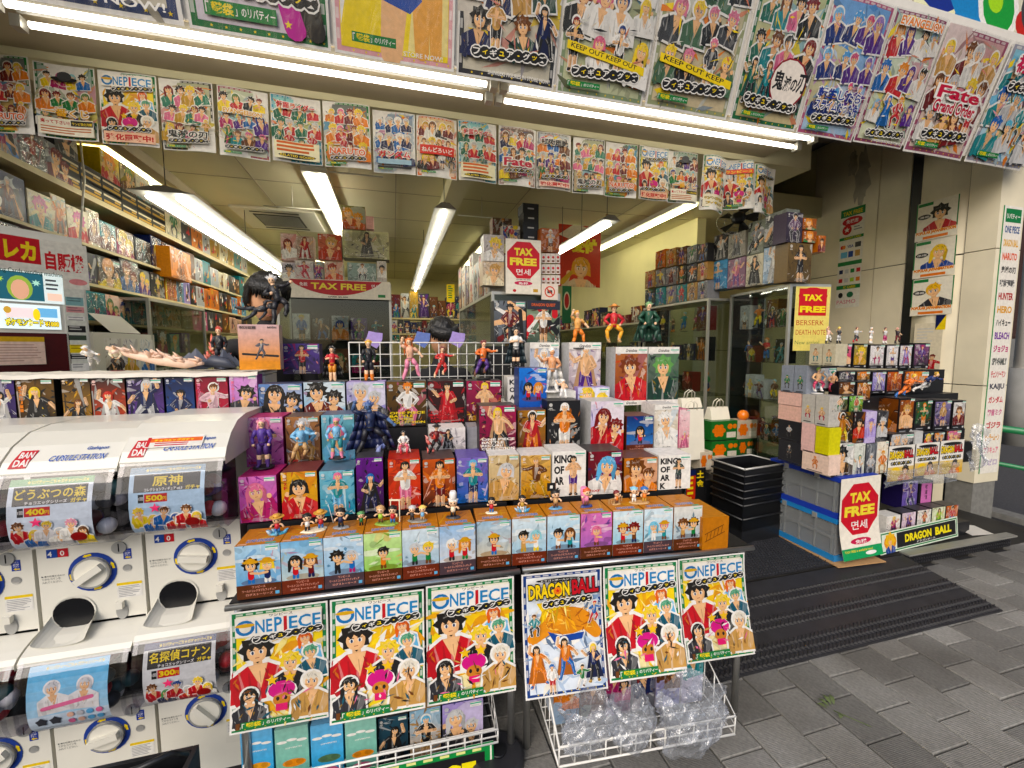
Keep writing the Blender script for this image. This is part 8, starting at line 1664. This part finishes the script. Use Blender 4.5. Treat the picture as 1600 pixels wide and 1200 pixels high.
# left basket with blue and green boxes
fl = lambda px, py, o: TL(px, py, o)
b0 = fl(372, 1150, -.02); b1 = fl(772, 1150, -.02); ZL = .10
wire_basket(b0.x - .005, b0.y - .0, ZL, R_(-2), b1.x - b0.x + .02, .3, .2, 'white wire basket filled with blue and green boxes', 14, hf=.05)
GBK = 'boxes in the basket by the capsule machines'
def kb(col, c2):
    def f(A):
        a = Art(A); a.grad(0, 0, 1, A, col, mixc(col, 'white', .15)); 
        for k in range(3): a.ell(.2 + .3 * k, A * .75 + .05 * (k % 2), .16, .05, 'white'); 
        a.ell(.55, A * .35, .36, .14, c2); a.ell(.38, A * .36, .12, .09, mixc(c2, 'black', .3)); a.ell(.72, A * .36, .12, .09, mixc(c2, 'black', .3)); a.ell(.5, A * .12, .34, .14, 'pink'); a.text('SOFVIMATES', .3, A * .62, .5, .05, 'white'); return a
    return f
bs = [(376, 428, 1141, '5aaee0', 'e8a030', 'sky blue box, first at the capsule machines'), (430, 484, 1136, '7ab8a8', 'e8902a', 'sea green box with orange goggles, second in the basket'), (486, 538, 1130, '5aaee0', '5a7a5a', 'sky blue box with a dark oval, third in the basket'), (540, 590, 1124, '7ab8a8', 'e8902a', 'sea green box with orange goggles, fourth in the basket')]
for a0, a1, pt, c_, c2, lb in bs:
    p, q = fl(a0, 1170, .03), fl(a1, 1170, .03); zt = fl((a0 + a1) / 2, pt, .03).z; wd = math.hypot(p.x - q.x, p.y - q.y) - .003; h = .2
    carton((p.x, p.y, zt - h), wd, h, .1, R_(-2), kb(c_, c2)(h / wd), body=c_, top=mixc(c_, 'white', .2), label=lb, group=GBK, cat='box')
for a0, a1, pt, c0_, c1_, pal, lb in ((592, 639, 1119, '12161c', '2a4a5a', ('hair', 'black', 'dgrey', 'black'), 'black box with a suited figure in the basket'), (641, 690, 1107, 'c8a070', '9ac0d8', ('7ab8d8', 'black', 'tan', 'black'), 'sandy box with a bent dark figure in the basket'), (692, 756, 1096, '5a5a98', 'b8a8dc', ('lgrey', 'dgrey', 'dgrey', 'black'), 'lilac box with two grey haired busts in the basket')):
    p, q = fl(a0, 1160, .05), fl(a1, 1160, .05); zt = fl((a0 + a1) / 2, pt, .05).z; wd = math.hypot(p.x - q.x, p.y - q.y) - .003; h = .2
    carton((p.x, p.y, zt - h), wd, h, .1, R_(-2), box_art('two' if 'two' in lb else 'fig', h / wd, random.Random(a0), c0_, c1_, pal), body=c0_, label=lb, group=GBK, cat='box')
# ONE PIECE sign card at the foot of that basket
A = Art(.34, '1f7a46'); A.rect(.01, .01, .99, .33, 'e8e8d8'); A.rect(.02, .02, .98, .32, '2f8a4a'); A.rect(.05, .05, .95, .29, 'black'); A.text('ONE PIECE', .1, .09, .8, .16, 'f2e020', .05)
for k in range(10): A.rect(.07 + k * .09, .3, .12 + k * .09, .315, 'e8e8a0')
p, q = fl(470, 1230, -.035), fl(772, 1160, -.035); wd = math.hypot(p.x - q.x, p.y - q.y)
zt = fl(765, 1158, -.035).z
poster(A, wd, (p.x, p.y, zt - .34 * wd - .015), (R_(-4), 0, R_(-2)), 'black sign card with big yellow lettering on the basket front', None, name='shelf_card', cat='sign')
# right basket with bagged boxes
fr_ = lambda px, py, o: TR(px, py, o)
b0 = fr_(850, 1130, .0); b1 = fr_(1145, 1080, -.06)
wire_basket(.50, 1.215, .155, R_(-5), .66, .3, .24, 'white wire basket full of film wrapped boxes beside the paving', 12, 5, hf=.07)
GBR = 'film wrapped boxes in the basket'
for k, (x, w_, h, c0_, c1_, lb) in enumerate(((.03, .13, .27, '8aa0b8', 'c8d0dc', 'pale blue wrapped box at the inner end of the basket'), (.17, .12, .25, '6a5a58', 'a89a90', 'brown wrapped box, second in the basket'), (.3, .13, .27, '7a5a70', 'b0a0b0', 'mauve wrapped box in the basket middle'), (.44, .12, .26, '5a5a60', '9a9aa0', 'grey wrapped box, fourth in the basket'), (.57, .13, .31, '8a8ab8', 'c0b8d0', 'lilac wrapped box, fifth in the basket'), (.71, .12, .33, 'b8b8cc', 'dcd8e4', 'white box with large black letters along its side'))):
    ca, sa = math.cos(R_(-5)), math.sin(R_(-5)); px_ = .5 + x * .76 * ca - .15 * sa; py_ = 1.215 + x * .76 * sa + .15 * ca; w_ *= .76; h *= .92
    a = box_art('bust' if k % 2 else 'two', h / w_, random.Random(k + 70), c0_, c1_, None)
    sa_ = None
    if k == 5:
        sa_ = Art(h / .16, 'efece6'); [sa_.text(c, .3, .1 + .42 * i, .4, .3, 'black', .05) for i, c in enumerate('KNTS')]
    o = carton((px_, py_, .161), w_, h, .16, R_(-5), a, body=c1_, label=lb, group=GBR, cat='box', side_art=sa_, side_right=True)
    if k == 5: pass
def bag(name, c, rx, ry, rz_, label, seed):
    rr = random.Random(seed); g = MB(); nu, nv = 64, 34; P = {}; ph = [rr.uniform(0, 6.28) for _ in range(8)]
    for i in range(nu):
        for j in range(nv + 1):
            th = 6.2832 * i / nu; v = j / nv; r = (math.sin(math.pi * min(1, .08 + v * .92)) ** .45) if v < .5 else (1 - .12 * (v - .5))
            n_ = 1 + .1 * math.sin(th * 3 + ph[0] + v * 4) - .12 * abs(math.sin(th * 4 + ph[1] + 3 * math.sin(v * 5 + ph[2]))) ** .6 - .09 * abs(math.sin(th * 7 - v * 9 + ph[3])) ** .5 + .05 * math.sin(v * 17 + th * 2 + ph[4]) + rr.uniform(-.008, .008)
            P[i, j] = (c[0] + rx * r * n_ * math.cos(th) + .012 * math.sin(v * 8 + ph[5]), c[1] + ry * r * n_ * math.sin(th), c[2] + rz_ * (2 * v - 1) * (1 + .12 * math.sin(th * 3 + ph[6])))
    for i in range(nu):
        for j in range(nv): g.face([P[i, j], P[(i + 1) % nu, j], P[(i + 1) % nu, j + 1], P[i, j + 1]], None, (i + j) % 3 > 0)
    o = g.build(name, 'bag_clear'); tag(o, label, 'plastic bag', 'clear bags in the basket'); return o
bag('clear_bag', (.62, 1.24, .25), .115, .06, .09, 'clear plastic bag slumped at the inner half of the basket', 1)
bag('clear_bag', (.77, 1.21, .25), .085, .06, .095, 'clear plastic bag bulging over the middle of the basket rim', 4)
bag('clear_bag', (.985, 1.185, .235), .15, .075, .12, 'big clear plastic bag hanging over the outer basket rim', 2)
# round iron weight on the paving
v = at(778, 1190, Z=0); g = empty('sign_weight', (v.x, v.y, .001)); tag(g, 'round black iron weight on the paving under the gap', 'weight')
MB().tube([(0, 0, 0), (0, 0, .03), (0, 0, .04)], [.1, .1, .085], 28).build('disc', 'rubber', g); MB().tube([(0, 0, .04), (0, 0, .05)], .03, 16).build('hub', 'black_plastic', g)
# ================================================================== WIRE GRID AND STATUES AT THE BACK
g0, g1 = at(545, 535, Y=2.3), at(812, 593, Y=2.3)
gp = empty('wire_grid', (g0.x, 2.3, 1.24)); tag(gp, 'white wire grid panel standing behind the top tier statues', 'grid panel'); gw = g1.x - g0.x; gh = g0.z - 1.24
for k in range(19): MB().tube([(gw * k / 18, 0, 0), (gw * k / 18, 0, gh)], .0022 if k % 18 else .0035, 6).build('wire', 'wire_white', gp)
for k in range(6): MB().tube([(0, -.003, gh * (.1 + .18 * k)), (gw, -.003, gh * (.1 + .18 * k))], .0022 if k < 5 else .0035, 6).build('wire', 'wire_white', gp)
tag(MB().box(-.25, 1.0, -.0, .25, 0, 1.24 - FL - .002).build('counter', 'white_plastic', None, (0, 2.27, FL)), 'white counter behind the racks carrying the wire grid', 'counter')
ZG = 1.392
def gs(px, off=.63): v = TL(px, 592, off); return (v.x, v.y, ZG + .003)
figurine(gs(520), .16, ('hair', 'red', 'e8942a', 'skin'), 3, 'statue with orange shorts and a black cape before the wire grid', base='black', cape='black')
figurine(gs(577), .19, ('e8b028', '1c1c22', '1c1c22', 'orange'), 0, 'black clad statue with bright orange boots', base='black')
figurine(gs(641), .2, ('e87a2a', 'e8b090', 'pink', 'pink'), 5, 'orange haired statue stretching one arm up by the grid', base='black', long_hair=.35)
figurine(gs(691), .16, ('7a3020', 'c8302a', 'c8302a', 'skin'), 2, 'red dressed kicking statue on a wide black disc', base='black', nbase=.34)
figurine(gs(755), .19, ('7a2020', 'e8742a', 'purple', 'brown'), 2, 'red and orange striding statue at the grid end', base='black', cape='dgrey')
v = TR(806, 575, .62); figurine((v.x, v.y, v.z), .2, ('hair', 'white', 'black', 'black'), 3, 'black cloaked statue with a white shirt beside the round board', base='black', cape='2a3a40')
for k, (px, c_, lb) in enumerate(((480, 'purple', 'purple crest cut-out'), (585, 'lilac', 'violet burst cut-out'), (660, '7a8ac0', 'blue burst cut-out'), (715, 'lilac', 'violet crescent cut-out'))):
    if k == 0: continue
    v = at(px, 530, Y=2.36); a = MB(); n = 9; rr = random.Random(k); pts = [(.05 * (1 if i % 2 else .72) * math.cos(6.283 * i / n) * 1.1, .05 * (1 if i % 2 else .72) * math.sin(6.283 * i / n) + .05) for i in range(n)]
    a.mesh([(x, 0, z) for x, z in pts] + [(x, .003, z) for x, z in pts], [tuple(range(n)), tuple(range(2 * n - 1, n - 1, -1))] + [(i, (i + 1) % n, n + (i + 1) % n, n + i) for i in range(n)], C(c_)); tag(a.build('cardboard_cutout', 'print', None, (v.x, 2.36, v.z - .05)), lb + ' standing behind the wire grid', 'cut-out', 'cut-outs behind the grid')
    MB().box(-.003, .003, .004, .007, -.25, .03).build('stick', 'wire_white', bpy.context.scene.objects[-1] if False else None) if False else None
# ================================================================== PEOPLE
def person(p, h, label, rz, face_down=.0, hair_style=0):
    """standing shop assistant; one continuous body grown from a skeleton"""
    root = empty('person', p, rz, rot=(0, 0, rz)); tag(root, label, 'person', 'shop staff')
    s = h / 1.75
    J = [((0, 0, .93), .13, .1), ((0, 0, 1.12), .125, .09), ((0, -.01, 1.32), .15, .1), ((0, -.01, 1.43), .11, .08), ((0, -.015, 1.49), .052, .052), ((0, -.02, 1.55), .05, .05),
         ((-.17, 0, 1.41), .06, .06), ((-.22, -.02, 1.16), .045, .045), ((-.12, -.2, 1.08), .036, .036), ((.17, 0, 1.41), .06, .06), ((.22, -.02, 1.16), .045, .045), ((.12, -.2, 1.08), .036, .036),
         ((-.09, 0, .88), .085, .085), ((-.1, -.01, .5), .06, .06), ((-.1, .02, .09), .042, .042), ((-.11, -.13, .03), .036, .03), ((.09, 0, .88), .085, .085), ((.1, -.01, .5), .06, .06), ((.1, .02, .09), .042, .042), ((.11, -.13, .03), .036, .03)]
    E_ = [(0, 1), (1, 2), (2, 3), (3, 4), (4, 5), (2, 6), (6, 7), (7, 8), (2, 9), (9, 10), (10, 11), (0, 12), (12, 13), (13, 14), (14, 15), (0, 16), (16, 17), (17, 18), (18, 19)]
    me = bpy.data.meshes.new('body'); me.from_pydata([tuple(c * s for c in j[0]) for j in J], E_, []); o = link('body', me, root); me.materials.append(MATS['cloth_dark'])
    md = o.modifiers.new('skin', 'SKIN'); 
    for i, j in enumerate(J): me.skin_vertices[0].data[i].radius = (j[1] * s, j[2] * s)
    me.skin_vertices[0].data[0].use_root = True; md.use_smooth_shade = True; sd = o.modifiers.new('sub', 'SUBSURF'); sd.levels = 2; sd.render_levels = 2
    hz = 1.645 * s
    head = empty('head', (0, -.03 * s, hz)); head.parent = root; head.rotation_euler = (face_down, 0, 0)
    bm = bmesh.new(); bmesh.ops.create_uvsphere(bm, u_segments=28, v_segments=20, radius=1)
    for v in bm.verts:
        x, y, z = v.co; f = max(0, -y); zz = z
        x *= .077 * (1 - .22 * max(0, -z)); y *= .095 * (1 - .1 * max(0, -z)); z *= .12
        if f > .75: y -= .012 * math.exp(-((v.co.x / .14) ** 2)) * math.exp(-(((zz + .12) / .22) ** 2))            # nose
        if f > .5: y += .008 * (math.exp(-(((abs(v.co.x) - .4) / .16) ** 2) - ((zz - .06) / .12) ** 2)); y -= .004 * math.exp(-((v.co.x / .3) ** 2) - ((zz + .5) / .09) ** 2)
        v.co = Vector((x, y, z)) * s
    hm = bpy.data.meshes.new('face'); bm.to_mesh(hm); bm.free(); hm.materials.append(MATS['skin_tone']); hm.polygons.foreach_set('use_smooth', [True] * len(hm.polygons)); link('face', hm, head)
    for sg in (-1, 1):
        MB().ball((sg * .03 * s, -.082 * s, .008 * s), (.011 * s, .006 * s, .005 * s), 8, 6).build('eye', 'dark_void', head); MB().ball((sg * .078 * s, .005 * s, -.01 * s), (.01 * s, .018 * s, .03 * s), 8, 6).build('ear', 'skin_tone', head)
        MB().tube([(sg * .016 * s, -.092 * s, .03 * s), (sg * .045 * s, -.083 * s, .03 * s)], .0035 * s, 6).build('eyebrow', 'hair_black', head)
    MB().tube([(-.02 * s, -.086 * s, -.058 * s), (.02 * s, -.086 * s, -.058 * s)], .003 * s, 6).build('mouth', 'dred_lip', head)
    bm = bmesh.new(); bmesh.ops.create_uvsphere(bm, u_segments=36, v_segments=24, radius=1); rr = random.Random(5)
    kill = []
    for v in bm.verts:
        x, y, z = v.co; lim = .3 if y < -.35 else (-.15 if y < .25 else -.62)
        if z < lim - .12: kill.append(v)
        k = 1 + .05 * math.sin(x * 14 + z * 6) * math.sin(y * 13) + rr.uniform(-.015, .015)
        v.co = Vector((x * .101 * k, (y * .112 + .008) * k, z * .132 * k + .012)) * s
    bmesh.ops.delete(bm, geom=kill, context='VERTS')
    hm = bpy.data.meshes.new('hair'); bm.to_mesh(hm); bm.free(); hm.materials.append(MATS['hair_black']); hm.polygons.foreach_set('use_smooth', [True] * len(hm.polygons)); ho = link('hair', hm, head); so = ho.modifiers.new('thick', 'SOLIDIFY'); so.thickness = .012 * s
    m = MB()
    for k in range(26):
        t = -1 + 2 * k / 25; x = .088 * t; y = -.1 * math.sqrt(max(.05, 1 - (t * .9) ** 2)); m.tube([(x * .8, y * .75, .11), (x, y * 1.06, .075), (x * 1.04 + .006 * math.sin(k * 2.1), y * 1.08, .036 + .01 * math.sin(k * 1.7))], [.02, .016, .002], 5)
    m.v = [(a * s, b * s, c * s) for a, b, c in m.v]; m.build('fringe', 'hair_black', head)
    for sg in (-1, 1):
        m = MB(); m.ball((sg * .12 * s, -.235 * s, 1.07 * s), (.03 * s, .042 * s, .018 * s), 10, 6)
        for k in range(4): bx = sg * (.1 + .014 * k); m.tube([(bx * s, -.262 * s, 1.07 * s), (bx * s, -.3 * s, 1.062 * s), (bx * s, -.322 * s, 1.045 * s)], [.009 * s, .008 * s, .006 * s], 6)
        m.tube([(sg * .1 * s, -.225 * s, 1.068 * s), (sg * .075 * s, -.25 * s, 1.062 * s), (sg * .07 * s, -.28 * s, 1.055 * s)], [.011 * s, .009 * s, .007 * s], 6); m.build('hand', 'skin_tone', root)
    return root
mat('dred_lip', '9a5a4c', rough=.5)
v = at(412, 437, Y=2.62); hp = v.z - FL
person((v.x, 2.62, FL), hp, 'shop assistant in black with short black hair looking down behind the statues', R_(30), .35)
v = at(687, 503, Y=2.66); hp2 = v.z - FL
person((v.x, 2.66, FL), hp2, 'second person behind the wire grid, only the top of black hair showing', R_(10), .55)
